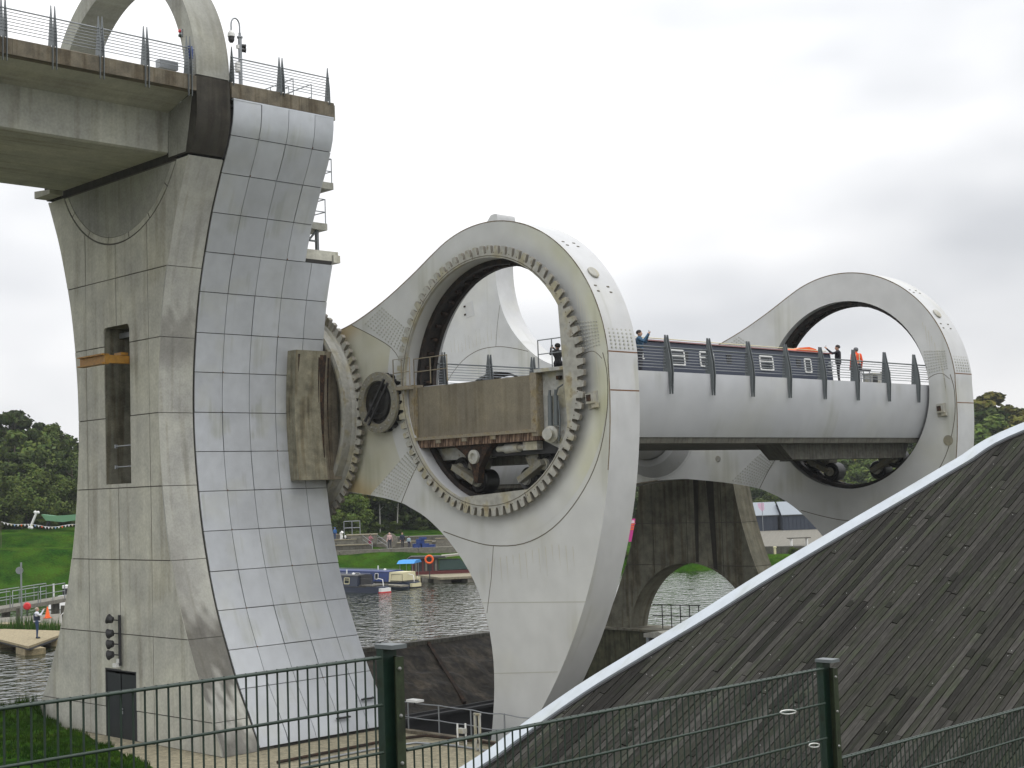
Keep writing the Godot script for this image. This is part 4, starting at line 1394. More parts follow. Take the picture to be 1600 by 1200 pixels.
func build_gondola() -> void:
	var t := thing("gondola", "long pale steel water trough held in the wheel, carrying a boat", "gondola", Vector3(0, 0, 0))
	var c := Vector2(RING.x, RING.y)
	var b := MB.new()
	var sec := PackedVector2Array()
	var R := 4.36
	var a1 := asin(0.14 / R)
	var a0 := -asin(2.24 / R)
	sec.append_array(circle(c, R, 24, a0, a1))
	sec.append(c + Vector2(3.3, 0.14)); sec.append(c + Vector2(3.3, -1.6)); sec.append(c + Vector2(-3.3, -1.6)); sec.append(c + Vector2(-3.3, 0.14))
	sec.append_array(circle(c, R, 24, PI - a1, PI - a0))
	b.prism(sec, -24.4, -0.62, Transform3D(), [], true)
	put("hull", b, mats.hull, t)
	b = MB.new()
	b.prism(PackedVector2Array([Vector2(8.35, 10.4), Vector2(15.62, 10.4), Vector2(15.68, 10.62), Vector2(8.3, 10.62)]), -24.2, -0.7)
	put("bottom_plate", b, mats.underside, t)
	for z in [[-24.1, -13.8], [-3.0, -0.9]]:
		b = MB.new()
		var hz: float = 0.0
		b.prism(PackedVector2Array([Vector2(-0.0, 0.0), Vector2(0, -0.62), Vector2(1, -0.62), Vector2(1, 0)]), 0, 0.001)
		b = MB.new()
		var L: float = z[1] - z[0]
		var prof := PackedVector2Array([Vector2(0, 0), Vector2(0.35, -0.66), Vector2(L - 0.9, -0.66), Vector2(L, 0)]) if z[0] < -20.0 else PackedVector2Array([Vector2(0, 0), Vector2(0.4, -0.6), Vector2(L - 0.3, -0.6), Vector2(L, 0)])
		b.prism(prof, 13.7, 14.9, Transform3D(Basis(Vector3(0, 0, 1), Vector3.UP, Vector3(-1, 0, 0)), Vector3(28.6, 10.4, z[0])))
		b.box(Vector3(11.4, 10.1, -23.3 if z[0] < -20.0 else -1.9), Vector3(5.4, 0.6, 1.4))
		put("chassis", b, mats.underside, t)
	b = MB.new()
	b.quad(Vector3(8.7, 12.55, -0.8), Vector3(15.27, 12.55, -0.8), Vector3(15.27, 12.55, -24.3), Vector3(8.7, 12.55, -24.3))
	put("trough_water", b, mats.water, t)
	# end gate facing the tower
	b = MB.new()
	b.box(Vector3(11.0, 11.94, -0.2), Vector3(6.3, 1.95, 0.3))
	put("gate", b, mats.gate, t)
	b = MB.new()
	b.box(Vector3(7.72, 11.95, -0.12), Vector3(0.26, 2.15, 0.5))
	b.box(Vector3(14.32, 11.85, -0.12), Vector3(0.3, 2.25, 0.5))
	b.box(Vector3(11.0, 10.92, -0.1), Vector3(6.9, 0.12, 0.56))
	b.box(Vector3(7.88, 11.95, 0.02), Vector3(0.06, 2.0, 0.1)); b.box(Vector3(14.12, 11.9, 0.02), Vector3(0.06, 2.0, 0.1))
	put("gate_frame", b, mats.gate_frame, t)
	b = MB.new()
	b.box(Vector3(11.0, 10.72, -0.15), Vector3(6.9, 0.29, 0.5))
	put("gate_sill", b, mats.rust_streak, t)
	b = MB.new()
	b.prism(PackedVector2Array([Vector2(9.9, 10.6), Vector2(10.5, 10.2), Vector2(10.85, 9.75), Vector2(11.0, 9.15), Vector2(11.15, 9.15), Vector2(11.25, 9.7), Vector2(11.7, 10.3), Vector2(12.0, 10.6)]), -0.3, 0.0)
	put("gusset", b, mats.rust, t)
	b = MB.new()
	b.lathe([Vector2(0.26, 0.0), Vector2(0.26, 0.1), Vector2(0.14, 0.12), Vector2(0.12, 0.04), Vector2(0, 0.05)], Vector3(11.05, 10.12, 0.0), Vector3.BACK, 18)
	put("eye_plate", b, mats.plate, t)
	for x in [9.2, 10.65, 12.2]:
		b = MB.new()
		b.box(Vector3(x, 10.78, 0.12), Vector3(0.26, 0.14, 0.06))
		put("clamp", b, mats.gate_frame, t)
	b = MB.new()
	b.box(Vector3(9.2, 10.3, -0.9), Vector3(3.6, 0.45, 0.5))
	put("cross_beam", b, mats.plate, t)
	b = MB.new()
	b.box(Vector3(13.4, 10.35, -0.7), Vector3(3.6, 0.5, 0.7))
	put("cross_beam", b, mats.charcoal, t)
	b = MB.new()
	b.tube([Vector3(12.1, 10.35, -0.2), Vector3(14.2, 10.4, -0.2)], 0.11, 10)
	b.tube([Vector3(12.5, 10.35, -0.2), Vector3(13.2, 10.37, -0.2)], 0.17, 10)
	b.box(Vector3(13.9, 10.4, -0.18), Vector3(0.7, 0.3, 0.3))
	put("actuator", b, mats.plate, t)
	# end plate with its hydraulics
	b = MB.new()
	var pl := PackedVector2Array([Vector2(14.48, 13.0), Vector2(14.48, 10.55), Vector2(15.3, 10.2)])
	pl.append_array(circle(c, 4.4, 8, -0.6, 0.02))
	b.prism(pl, -0.55, -0.2)
	put("end_plate", b, mats.plate, t)
	b = MB.new()
	b.box(Vector3(15.2, 13.02, -0.2), Vector3(1.6, 0.12, 0.7))
	put("end_shelf", b, mats.plate, t)
	b = MB.new()
	for x in [15.0, 15.28]:
		b.tube([Vector3(x, 11.05, 0.02), Vector3(x + 0.03, 12.1, 0.02)], 0.09, 8)
		b.tube([Vector3(x, 12.1, 0.02), Vector3(x + 0.03, 12.3, 0.02)], 0.05, 8)
	b.tube([Vector3(15.3, 12.1, 0.0), Vector3(15.45, 12.35, 0.05), Vector3(15.65, 12.45, 0.0)], 0.03, 6)
	b.tube([Vector3(15.4, 11.9, 0.0), Vector3(15.5, 11.2, 0.05), Vector3(15.36, 10.5, 0.0)], 0.03, 6)
	put("hydraulic_ram", b, mats.dark_steel, t)
	b = MB.new()
	b.lathe([Vector2(0.3, -0.1), Vector2(0.3, 0.2), Vector2(0.2, 0.25), Vector2(0.2, 0.45), Vector2(0.0, 0.45)], Vector3(15.0, 10.75, -0.1), Vector3(0.25, 0, 0.97).normalized(), 16)
	put("motor", b, mats.plate, t)
	b = MB.new()
	b.box(Vector3(15.35, 12.72, -0.15), Vector3(0.2, 0.14, 0.15))
	put("lamp_opening", b, mats.rust, t)
	for z in [-0.85, -24.3]:
		for a in [-2.05, -1.09]: bogie(t, z, a)
	# railings: twin fins and eight rails each side
	for s in [1.0, -1.0]:
		for k in 10:
			var z := 0.02 - 2.52 * k + (0.0 if s > 0 else 0.9)
			if z > -1.2: continue
			b = MB.new()
			for o in [0.07, -0.07]:
				var m := MB.new()
				var poly := PackedVector2Array([Vector2(4.38, -0.68), Vector2(4.44, -0.68), Vector2(4.5, 0.14), Vector2(4.47, 0.6), Vector2(4.3, 1.52), Vector2(4.24, 1.52), Vector2(4.16, 0.7), Vector2(4.12, 0.15), Vector2(4.36, 0.13)])
				var q := PackedVector2Array()
				for v in poly: q.append(Vector2(v.x * s, v.y) + c)
				b.prism(q, z + o - 0.015, z + o + 0.015)
			put("railing_post", b, mats.dark_steel, t)
		for k in 8:
			b = MB.new()
			var y := c.y + 0.3 + k * 0.107
			b.tube([Vector3(c.x + 4.26 * s, y, -1.3), Vector3(c.x + 4.26 * s, y, -24.2)], 0.032 if k == 7 else 0.016, 6)
			put("rail", b, mats.galv if k < 7 else mats.dark_steel, t)
	for r in [[7.02, 8.0, 13.0, 14.05, 0.42], [8.0, 9.9, 13.0, 14.0, 0.2], [14.5, 15.85, 13.1, 14.1, 0.0]]:
		b = MB.new()
		var m: float = (r[2] + r[3]) * 0.5
		b.tube([Vector3(r[0], r[2], r[4]), Vector3(r[0], r[3], r[4]), Vector3(r[1], r[3], r[4]), Vector3(r[1], r[2], r[4])], 0.025, 6)
		b.tube([Vector3(r[0], m, r[4]), Vector3(r[1], m, r[4])], 0.02, 6)
		b.tube([Vector3((r[0] + r[1]) * 0.5, r[2], r[4]), Vector3((r[0] + r[1]) * 0.5, r[3], r[4])], 0.02, 6)
		put("safety_rail", b, mats.gate_frame if r[0] < 10 else mats.galv, t)
	b = MB.new()
	b.box(Vector3(7.45, 12.92, 0.3), Vector3(0.9, 0.14, 0.3))
	put("catwalk", b, mats.gate_frame, t)
	b = MB.new()
	b.box(Vector3(15.1, 13.25, -21.3), Vector3(0.5, 0.5, 1.5))
	b.box(Vector3(15.1, 13.52, -21.3), Vector3(0.56, 0.06, 1.56))
	b.box(Vector3(15.2, 13.6, -21.9), Vector3(0.3, 0.14, 0.4))
	put("equipment_cabinet", b, mats.plate, t)
	b = MB.new()
	b.box(Vector3(15.37, 13.25, -20.75), Vector3(0.03, 0.36, 0.36))
	put("cabinet_grille", b, mats.charcoal, t)
	copy(t, "gondola", "second pale gondola at the opposite end of the wheel, mostly hidden by the tower", Vector3(-2.0 * RING.x, 2.0 * (HUB_Y - RING.y), 0))
	var st := thing("folding_step", "low metal step standing on the gondola deck beside the person in orange", "step", Vector3(15.45, 13.0, -19.6))
	b = MB.new(); b.box(Vector3(0, 0.62, 0), Vector3(0.4, 0.05, 0.75)); put("tread", b, mats.charcoal, st)
	for q in [[-0.15, -0.3], [0.15, -0.3], [-0.15, 0.3], [0.15, 0.3]]:
		b = MB.new(); b.tube([Vector3(q[0], 0, q[1] * 1.3), Vector3(q[0], 0.62, q[1])], 0.02, 6); put("leg", b, mats.galv, st)
	narrowboat(Vector3(13.1, 12.55, -3.2), 0.0, 19.6, "navy narrowboat with white-framed windows riding in the gondola", "tour")

# hull, cabin, windows, roof and fittings of a canal boat; the boat lies along -z from its near end
func narrowboat(at: Vector3, turn: float, L: float, label: String, kind: String) -> void:
	var t := thing("narrowboat", label, "narrowboat", at, "", turn)
	var w := 1.05
	var hullm: Material = {"tour": mats.navy, "navy": mats.navy, "blue": mats.navy}[kind]
	var cabm: Material = {"tour": mats.navy, "navy": mats.navy, "blue": mats.blue_boat}[kind]
	var plan := PackedVector2Array([Vector2(-w, 0), Vector2(-w * 0.7, 0.9), Vector2(0, 1.25), Vector2(w * 0.7, 0.9), Vector2(w, 0), Vector2(w, -L + 2.6), Vector2(w * 0.75, -L + 1.2), Vector2(w * 0.25, -L), Vector2(-w * 0.25, -L), Vector2(-w * 0.75, -L + 1.2), Vector2(-w, -L + 2.6)])
	var flat := Transform3D(Basis(Vector3.RIGHT, Vector3(0, 0, 1), Vector3.UP), Vector3.ZERO)
	var b := MB.new()
	b.prism(plan, -0.35, 0.55, flat, [], true)
	put("hull", b, hullm, t)
	b = MB.new()
	for s in [1.0, -1.0]: b.box(Vector3(w * s, 0.52, -L * 0.5 + 1.2), Vector3(0.06, 0.07, L - 2.8))
	put("rubbing_strake", b, mats.charcoal, t)
	var top := 1.95 if kind == "tour" else 1.5
	var z0 := -1.6
	var z1 := -L + 3.4
	var cab := PackedVector2Array([Vector2(-w + 0.08, 0.5), Vector2(w - 0.08, 0.5), Vector2(w - 0.2, top - 0.06), Vector2(w - 0.3, top), Vector2(0, top + 0.07), Vector2(-w + 0.3, top), Vector2(-w + 0.2, top - 0.06)])
	b = MB.new()
	b.prism(cab, z1, z0)
	var cb := put("cabin", b, cabm, t)
	b = MB.new()
	b.prism(PackedVector2Array([Vector2(-w + 0.12, top - 0.03), Vector2(w - 0.12, top - 0.03), Vector2(w - 0.2, top + 0.03), Vector2(0, top + 0.1), Vector2(-w + 0.2, top + 0.03)]), z1 - 0.05, z0 + 0.08)
	put("roof", b, mats.maroon if kind == "tour" else (mats.charcoal if kind == "navy" else mats.blue_boat), t)
	b = MB.new()
	for s in [1.0, -1.0]: b.tube([Vector3((w - 0.28) * s, top + 0.1, z0 - 0.2), Vector3((w - 0.28) * s, top + 0.1, z1 + 0.2)], 0.02, 6)
	put("roof_rail", b, mats.cream if kind == "tour" else mats.galv, t)
	var wins: Array = {"tour": [[-5.15, 1.05], [-7.1, 0.95], [-11.2, 1.0], [-14.3, 0.55]], "navy": [[-3.1, 0.8], [-6.9, 0.62]], "blue": [[-3.4, 0.55], [-6.3, 0.8]]}[kind]
	for q in wins:
		var hh := 0.66 if kind == "tour" else 0.6
		var cy := 1.32 if kind == "tour" else 1.02
		var slope := (cy - 0.5) / (top - 0.56) * 0.12
		for s in [1.0, -1.0]:
			var x: float = (w - 0.08 - slope) * s
			b = MB.new()
			var fr := rounded(q[1], hh, 0.1)
			var inn := rounded(q[1] - 0.14, hh - 0.14, 0.07)
			var xf := Transform3D(Basis(Vector3(0, 0, -1), Vector3(-0.09 * s, 1, 0).normalized(), Vector3(1, 0, 0)), Vector3(x, cy, q[0]))
			b.prism(fr, -0.03, 0.035, xf, [inn])
			if q[1] > 0.7: b.prism(rect(-q[1] * 0.5 + 0.04, 0.06, q[1] * 0.5 - 0.04, 0.1), -0.03, 0.03, xf)
			var f := put("window", b, mats.white if kind != "navy" else mats.cream, cb)
			b = MB.new()
			b.prism(inn, -0.015, 0.012, xf)
			put("pane", b, mats.pane_light if (kind == "tour" and q[0] > -5.0) else mats.glass, f)
	if kind == "tour":
		for z in [-5.75, -8.6, -9.9, -12.8, -13.6]:
			b = MB.new()
			b.box(Vector3(w - 0.2, 1.3, z), Vector3(0.12, 0.62, 0.32))
			put("dark_panel", b, mats.black, cb)
		b = MB.new()
		for k in 3:
			b.box(Vector3(w - 0.11, 1.3, -3.05 + k * 0.14), Vector3(0.04, 0.22 - 0.05 * (k % 2), 0.05))
		b.box(Vector3(w - 0.1, 1.2, -2.92), Vector3(0.04, 0.05, 0.42))
		put("emblem", b, mats.white, cb)
		b = MB.new()
		for k in 4: b.box(Vector3(w - 0.1, 1.1 + 0.14 * k, -16.0 - 0.04 * (k % 2)), Vector3(0.04, 0.05, 0.42 - 0.08 * (k % 2)))
		put("emblem", b, mats.pane_light, cb)
		b = MB.new()
		b.prism(PackedVector2Array([Vector2(0.0, 0), Vector2(2.0, 0), Vector2(1.7, 0.2), Vector2(1.2, 0.27), Vector2(0.4, 0.2)]), -0.4, 0.4, Transform3D(Basis(Vector3(0, 0, -1), Vector3.UP, Vector3(1, 0, 0)), Vector3(0.3, top - 0.02, -13.6)), [], true)
		put("orange_cover", b, mats.orange, t)
	else:
		b = MB.new()
		b.box(Vector3(0, 0.62, -0.4), Vector3(1.9, 0.1, 1.9))
		put("stern_deck", b, mats.stone_dark, t)
		b = MB.new()
		b.box(Vector3(0.0, 0.25, 1.1), Vector3(1.1, 0.34, 0.5)); put("stern_band", b, mats.white if kind == "navy" else mats.cream, t)
		b = MB.new()
		b.box(Vector3(0.0, -0.02, 1.1), Vector3(1.15, 0.24, 0.52)); put("stern_stripe", b, mats.red if kind == "navy" else mats.black, t)
		b = MB.new()
		b.tube([Vector3(0, 0.5, 1.0), Vector3(0, 1.15, 0.9), Vector3(0, 1.25, 0.2)], 0.035, 6)
		put("tiller", b, mats.white, t)
		b = MB.new()
		for s in [1.0, -1.0]: b.tube([Vector3(w * 0.85 * s, 0.6, -1.2), Vector3(w * 0.85 * s, 1.25, -1.2), Vector3(w * 0.8 * s, 1.25, 0.3), Vector3(w * 0.8 * s, 0.6, 0.3)], 0.02, 6)
		put("stern_rail", b, mats.charcoal, t)
		if kind == "blue":
			b = MB.new()
			b.prism(PackedVector2Array([Vector2(-w + 0.1, 0.5), Vector2(w - 0.1, 0.5), Vector2(w - 0.22, top - 0.05), Vector2(-w + 0.22, top - 0.05)]), -1.6, 0.2)
			put("cratch_cover", b, mats.cream, t)
			b = MB.new(); b.box(Vector3(w - 0.12, 1.05, -1.1), Vector3(0.05, 0.22, 0.22)); put("port_hole", b, mats.charcoal, t)
		else:
			b = MB.new()
			b.box(Vector3(0, 1.0, -1.5), Vector3(1.2, 1.0, 0.2)); put("cabin_door", b, mats.charcoal, t)
			b = MB.new()
			for z in [-1.8, -2.3]: b.box(Vector3(w - 0.12, 1.0, z), Vector3(0.05, 0.75, 0.36))
			put("side_hatch", b, mats.black, t)
		b = MB.new()
		b.tube([Vector3(0.2, top, -4.5), Vector3(0.2, top + 0.45, -4.5)], 0.06, 8)
		b.lathe([Vector2(0.16, 0.0), Vector2(0.12, 0.14), Vector2(0.0, 0.18)], Vector3(-0.2, top + 0.05, -3.0), Vector3.UP, 10)
		put("chimney", b, mats.white, t)

func rounded(w: float, h: float, r: float) -> PackedVector2Array:
	var p := PackedVector2Array()
	for k in 4:
		var cx := (w * 0.5 - r) * (1 if k == 0 or k == 3 else -1)
		var cy := (h * 0.5 - r) * (1 if k < 2 else -1)
		for i in 4:
			var a := PI * 0.5 * k + PI * 0.5 * i / 3.0
			p.append(Vector2(cx + cos(a) * r, cy + sin(a) * r))
	return p

# ------------------------------------------------------------------ timber slope with its white verge
func build_timber() -> void:
	var t := thing("timber_roof", "steep dark timber-boarded roof slope with pale metal verge, lower right", "roof")
	var A := Vector3(34.462, 4.81, 22.075)
	var n := Vector3(0.16170858, 0.85401561, 0.49447717).normalized()
	var d := Vector3(0.06, 0.49, -0.869)
	d = (d - n * d.dot(n)).normalized()
	var v := d.cross(n)
	var xf := Transform3D(Basis(v, d, n), A)
	var inv := xf.affine_inverse()
	var verge := PackedVector2Array()
	for p in [[34.46, 4.81, 22.07], [34.63, 5.11, 21.5], [34.78, 5.39, 20.97], [35.03, 5.78, 20.22], [35.38, 6.19, 19.4], [35.84, 6.7, 18.35], [36.29, 7.27, 17.22], [36.95, 8.0, 15.75], [37.44, 8.52, 14.69], [37.88, 9.0, 13.72], [38.49, 9.58, 12.52]]:
		var q := inv * Vector3(p[0], p[1], p[2])
		verge.append(Vector2(q.x, q.y))
	var fine := PackedVector2Array()
	var ext := [verge[0] - (verge[2] - verge[0]).normalized() * 2.0 - Vector2(0.25, 0)]
	for q in verge: ext.append(q)
	ext.append(verge[-1] + Vector2(2.5, 3.4)); ext.append(verge[-1] + Vector2(6.0, 6.0))
	fine = smooth_line(ext, 6)
	var region := fine.duplicate()
	region.append(Vector2(15, fine[-1].y)); region.append(Vector2(15, fine[0].y))
	# planks, clipped by the verge
	var rest := MB.new()
	rest.use_uv = true
	var damp := MB.new()
	var screws := MB.new()
	var pool := []
	var x := fine[0].x - 0.2
	var bs := Basis(v, d, n)
	var eye := Vector3(50.3327, 8.8299, 36.7702)
	while x < 15.0:
		var y := fine[0].y - rng.randf() * 2.5
		while y < fine[-1].y:
			var l := rng.randf_range(1.4, 3.4)
			for q in Geometry2D.intersect_polygons(rect(x + 0.006, y + 0.004, x + 0.09, y + l - 0.004), region):
				var a := Vector2.ZERO
				for p in q: a += p
				a /= q.size()
				var w := xf * Vector3(a.x, a.y, 0)
				pool.append([q, w, l])
			if rng.randf() < 0.16:
				var de := rng.randf_range(0.1, 0.34)
				for q in Geometry2D.intersect_polygons(PackedVector2Array([Vector2(x + 0.008, y + 0.004), Vector2(x + 0.088, y + 0.004), Vector2(x + 0.088, y + de * 0.7), Vector2(x + 0.045, y + de), Vector2(x + 0.008, y + de * 0.8)]), region): damp.prism(q, 0.0, 0.038, xf, [], false, 1)
			for k in 4:
				var sy := y + 0.06 + k * (l - 0.12) / 3.0
				var sp := Vector2(x + 0.052, sy)
				if Geometry2D.is_point_in_polygon(sp, region) and rng.randf() < 0.2:
					screws.lathe([Vector2(0.008, 0), Vector2(0, 0.004)], xf * Vector3(sp.x, sp.y, 0.034), n, 5, false)
			y += l
		x += 0.096
	var cam := get_node("camera") as Camera3D
	var view := cam.transform.affine_inverse()
	var seen := []
	var hidden := []
	for p in pool:
		var q: Vector3 = view * p[1]
		var px := 800.0 - 2275.0 * q.x / q.z
		var py := 600.0 + 2275.0 * q.y / q.z
		if px > 690 and px < 1640 and py < 1260: seen.append(p)
		else: hidden.append(p)
	seen.sort_custom(func(a, b): return a[2] > b[2])
	while seen.size() > 300: hidden.append(seen.pop_back())
	for p in seen: put("plank", plank(p[0], xf), mats["plank_%d" % [0, 1, 2, 0, 4, 3, 1, 0, 4, 6, 2, 5, 0, 1, 4][rng.randi() % 15]], t)
	for p in hidden:
		var b := plank(p[0], xf)
		rest.v.append_array(b.v); rest.n.append_array(b.n); rest.c.append_array(b.c); rest.uv.append_array(b.uv)
	put("more_planks", rest, mats.plank_1, t, "stuff")
	put("damp_ends", damp, mats.plank_5, t, "stuff")
	put("screws", screws, mats.screw, t, "stuff")
	var under := MB.new()
	under.prism(region, -0.22, -0.012, xf)
	put("roof_deck", under, mats.batten, t)
	# pale verge in lengths, with a dark strip standing in for its shadow below
	var k := 0
	while k < fine.size() - 1:
		var e := mini(k + 9, fine.size() - 1)
		var b := MB.new()
		var l := PackedVector2Array()
		var r := PackedVector2Array()
		for i in range(k, e + 1):
			var tn := (fine[mini(i + 1, fine.size() - 1)] - fine[maxi(i - 1, 0)]).normalized()
			var o := Vector2(-tn.y, tn.x)
			l.append(fine[i] + o * 0.11); r.append(fine[i] - o * 0.11)
		r.reverse(); l.append_array(r)
		b.prism(l, -0.1, 0.085, xf)
		put("verge_flashing", b, mats.flashing, t)
		k = e
	var sh := MB.new()
	ribbon(sh, offset_line(fine, -0.125), 0.05, 0.0, 0.05)
	var m2 := MB.new()
	for i in range(0, sh.v.size(), 3): m2.tri(xf * sh.v[i], xf * sh.v[i + 2], xf * sh.v[i + 1])
	put("shadow_strip", m2, mats.charcoal, t)
	var g := MB.new()
	for i in fine.size() - 1:
		var a := xf * Vector3(fine[i].x, fine[i].y, -0.1)
		var b2 := xf * Vector3(fine[i + 1].x, fine[i + 1].y, -0.1)
		g.quad(Vector3(a.x, -0.3, a.z), a, b2, Vector3(b2.x, -0.3, b2.z))
	put("gable_wall", g, mats.stone_dark, t)

func offset_line(p: PackedVector2Array, o: float) -> PackedVector2Array:
	var r := PackedVector2Array()
	for i in p.size():
		var tn := (p[mini(i + 1, p.size() - 1)] - p[maxi(i - 1, 0)]).normalized()
		r.append(p[i] + Vector2(-tn.y, tn.x) * o)
	return r

func plank(poly: PackedVector2Array, xf: Transform3D) -> MB:
	var b := MB.new()
	b.use_uv = true
	var lift := rng.randf_range(-0.007, 0.007)
	b.prism(poly, 0.0, 0.03 + lift, xf, [], false, 1)
	var inv := xf.affine_inverse()
	var o := Vector2(rng.randf(), rng.randf())
	b.uv.resize(b.v.size())
	for i in b.v.size():
		var q := inv * b.v[i]
		b.uv[i] = Vector2(q.y * 0.3 + o.x, q.x * 1.3 + o.y)
	return b

# ------------------------------------------------------------------ dry pit under the wheel
func build_pit() -> void:
	var s := MB.new()
	var nx := 24
	var nz := 112
	var f := FastNoiseLite.new()
	f.seed = 77; f.frequency = 0.35; f.fractal_octaves = 4
	var P := func(i: int, j: int) -> Vector3:
		var u := float(i) / nx
		var z := lerpf(-27.0, 1.0, float(j) / nz)
		var h := lerpf(0.12, -2.85, u) + f.get_noise_2d(u * 5.0, z) * 0.3 * minf(1.0, 6.0 * u) * minf(1.0, 8.0 * (1.0 - u))
		return Vector3(lerpf(-14.1, -9.9, u), h, z)
	for i in nx:
		for j in nz: s.quad(P.call(i, j + 1), P.call(i + 1, j + 1), P.call(i + 1, j), P.call(i, j))
	struct("mud_slope", s, mats.mud)
	s = MB.new()
	s.box(Vector3(-14.4, -0.9, -13.0), Vector3(0.6, 2.5, 28.4))
	var dam := thing("dam_wall", "low dark wall holding the water back along the muddy slope", "wall")
	put("wall", s, mats.stone_dark, dam)
	for k in 5:
		var z := -2.6 - k * 5.6
		s = MB.new()
		s.bar(Vector3(-14.2, 0.2, z), Vector3(-9.85, -2.75, z + 1.2), 0.2, 0.22)
		put("rib", s, mats.rust if k != 2 else mats.idler, dam)
	s = MB.new()
	s.box(Vector3(-9.9, -4.2, -13.0), Vector3(0.3, 2.7, 28.0))
	s.box(Vector3(-9.6, -3.05, -13.0), Vector3(0.5, 0.14, 28.0))
	put("lower_wall", s, mats.charcoal, dam)
	s = MB.new()
	s.quad(Vector3(-10, -5.5, 1), Vector3(20, -5.5, 1), Vector3(20, -5.5, -26), Vector3(-10, -5.5, -26))
	struct("pit_floor", s, mats.wet_floor)
	s = MB.new()
	s.box(Vector3(19.5, -2.7, -12.5), Vector3(1.0, 5.8, 28.0))
	s.box(Vector3(6.5, -2.9, 1.25), Vector3(27.0, 5.75, 0.4))
	struct("pit_wall", s, mats.pit_wall)
	var pl := thing("pier_plinth", "mossy concrete plinth and pit end wall under the arched pier", "plinth")
	for q in [[-14.0, -8.4], [-8.4, -4.2], [-4.2, 0.4], [0.4, 5.0], [5.0, 9.6], [9.6, 19.0]]:
		s = MB.new()
		s.box(Vector3((q[0] + q[1]) * 0.5, -2.35, -26.8), Vector3(q[1] - q[0] - 0.05, 6.3, 2.2))
		put("wall_section", s, mats.pit_wall, pl)
	s = MB.new()
	s.box(Vector3(2.5, 0.83, -26.7), Vector3(33.0, 0.12, 2.3))
	put("ledge", s, mats.concrete_pier, pl)
	var gh := thing("gate_housing", "small pale-capped opening on the plinth at the foot of the arch", "housing", Vector3(-1.2, 0.0, -25.0))
	s = MB.new(); s.prism(PackedVector2Array([Vector2(-0.9, 0.6), Vector2(1.0, 0.6), Vector2(1.0, 0.7), Vector2(0.1, 0.95), Vector2(-0.9, 0.82)]), -0.9, 0.5); put("cap", s, mats.concrete, gh)
	s = MB.new(); s.box(Vector3(0.25, -1.0, -0.2), Vector3(1.4, 3.2, 1.2)); put("opening", s, mats.black, gh)
	s = MB.new(); s.bar(Vector3(-0.75, -2.6, 0.3), Vector3(-0.75, 0.6, 0.3), 0.14, 0.2, Vector3.RIGHT); put("jamb", s, mats.flashing, gh)
	var lr := thing("arch_handrail", "short dark handrail at the water side inside the arch", "handrail", Vector3(-2.3, 0.9, -26.4))
	for x in 5:
		s = MB.new(); s.tube([Vector3(x * 0.55, 0, -0.12 * x), Vector3(x * 0.55, 1.3, -0.12 * x)], 0.03, 6); put("post", s, mats.charcoal, lr)
	for y in [0.7, 1.3]:
		s = MB.new(); s.tube([Vector3(-0.6, y, 0.1), Vector3(2.3, y, -0.5)], 0.03, 6); put("rail", s, mats.charcoal, lr)
	# handrail along the edge of the pit, pipes and small fittings on the paving
	var hr := thing("pit_handrail", "thin grey two-bar handrail on posts along the pit edge", "handrail")
	for k in 7:
		s = MB.new(); s.tube([Vector3(6.4 + k * 1.72, 0, 1.08), Vector3(6.4 + k * 1.72, 1.1, 1.08)], 0.03, 6); put("post", s, mats.galv, hr)
	for y in [0.55, 1.1]:
		s = MB.new()
		var pts := []
		for i in 25:
			var x := 5.6 + i * 0.47
			pts.append(Vector3(x, y - 0.045 * absf(sin((x - 6.4) / 1.72 * PI)) * (1.6 if x > 11.5 else 0.5), 1.08))
		s.tube(pts, 0.022, 6); put("rail", s, mats.galv, hr)
	var lp := thing("rail_lamp", "small white lamp box fixed on the pit handrail", "lamp", Vector3(8.55, 1.12, 1.1))
	s = MB.new(); s.box(Vector3(0, 0.06, 0), Vector3(0.62, 0.08, 0.34)); put("lamp_head", s, mats.white, lp)
	s = MB.new(); s.bar(Vector3(0, -0.12, 0), Vector3(0, 0.02, 0), 0.06, 0.06, Vector3.RIGHT); put("bracket", s, mats.charcoal, lp)
	var kerb := thing("pit_kerb", "low concrete kerb at the foot of the pit handrail", "kerb", Vector3(6.9, 0, 1.24))
	s = MB.new(); s.box(Vector3(5.5, 0.06, 0), Vector3(11.0, 0.12, 0.26)); put("kerb_stone", s, mats.concrete_stained, kerb)
	var pip := tag(put("red_pipe", red_pipe(), mats.rust), "rust-red pipe lying across the paving below the tower", "pipe")
	var wh := tag(put("white_conduit", white_pipe(), mats.galv), "thin pale conduit running along the paving beside the red pipe", "conduit")
	for q in [[9.0, 2.5, 0.0], [11.95, 1.9, 0.4], [9.6, 3.4, 0.2]]:
		var bo := thing("white_marker_post", "white twin-tube marker post, %s" % ["nearest the green fence post", "furthest right on the paving", "standing in the middle of the paving"][[0.0, 0.4, 0.2].find(q[2])], "marker post", Vector3(q[0], 0, q[1]))
		for o in [-0.1, 0.1]:
			s = MB.new(); s.tube([Vector3(o, 0, -o), Vector3(o, 0.95 - q[2] * 0.5, -o)], 0.035, 6); put("tube", s, mats.white, bo)
		s = MB.new(); s.box(Vector3(0, 0.5, 0), Vector3(0.34, 0.16, 0.2)); put("bracket", s, mats.plate, bo)
	var bf := thing("barrier_frame", "pale rectangular barrier frame standing on the paving by the beak", "barrier", Vector3(13.2, 0, 2.4))
	for x in [0.0, 0.22]:
		s = MB.new(); s.bar(Vector3(x, 0, 0), Vector3(x, 1.25, 0), 0.07, 0.07, Vector3.RIGHT); put("upright", s, mats.plate, bf)
	s = MB.new(); s.bar(Vector3(-0.05, 1.25, 0), Vector3(0.28, 1.25, 0), 0.07, 0.07); put("top_bar", s, mats.plate, bf)

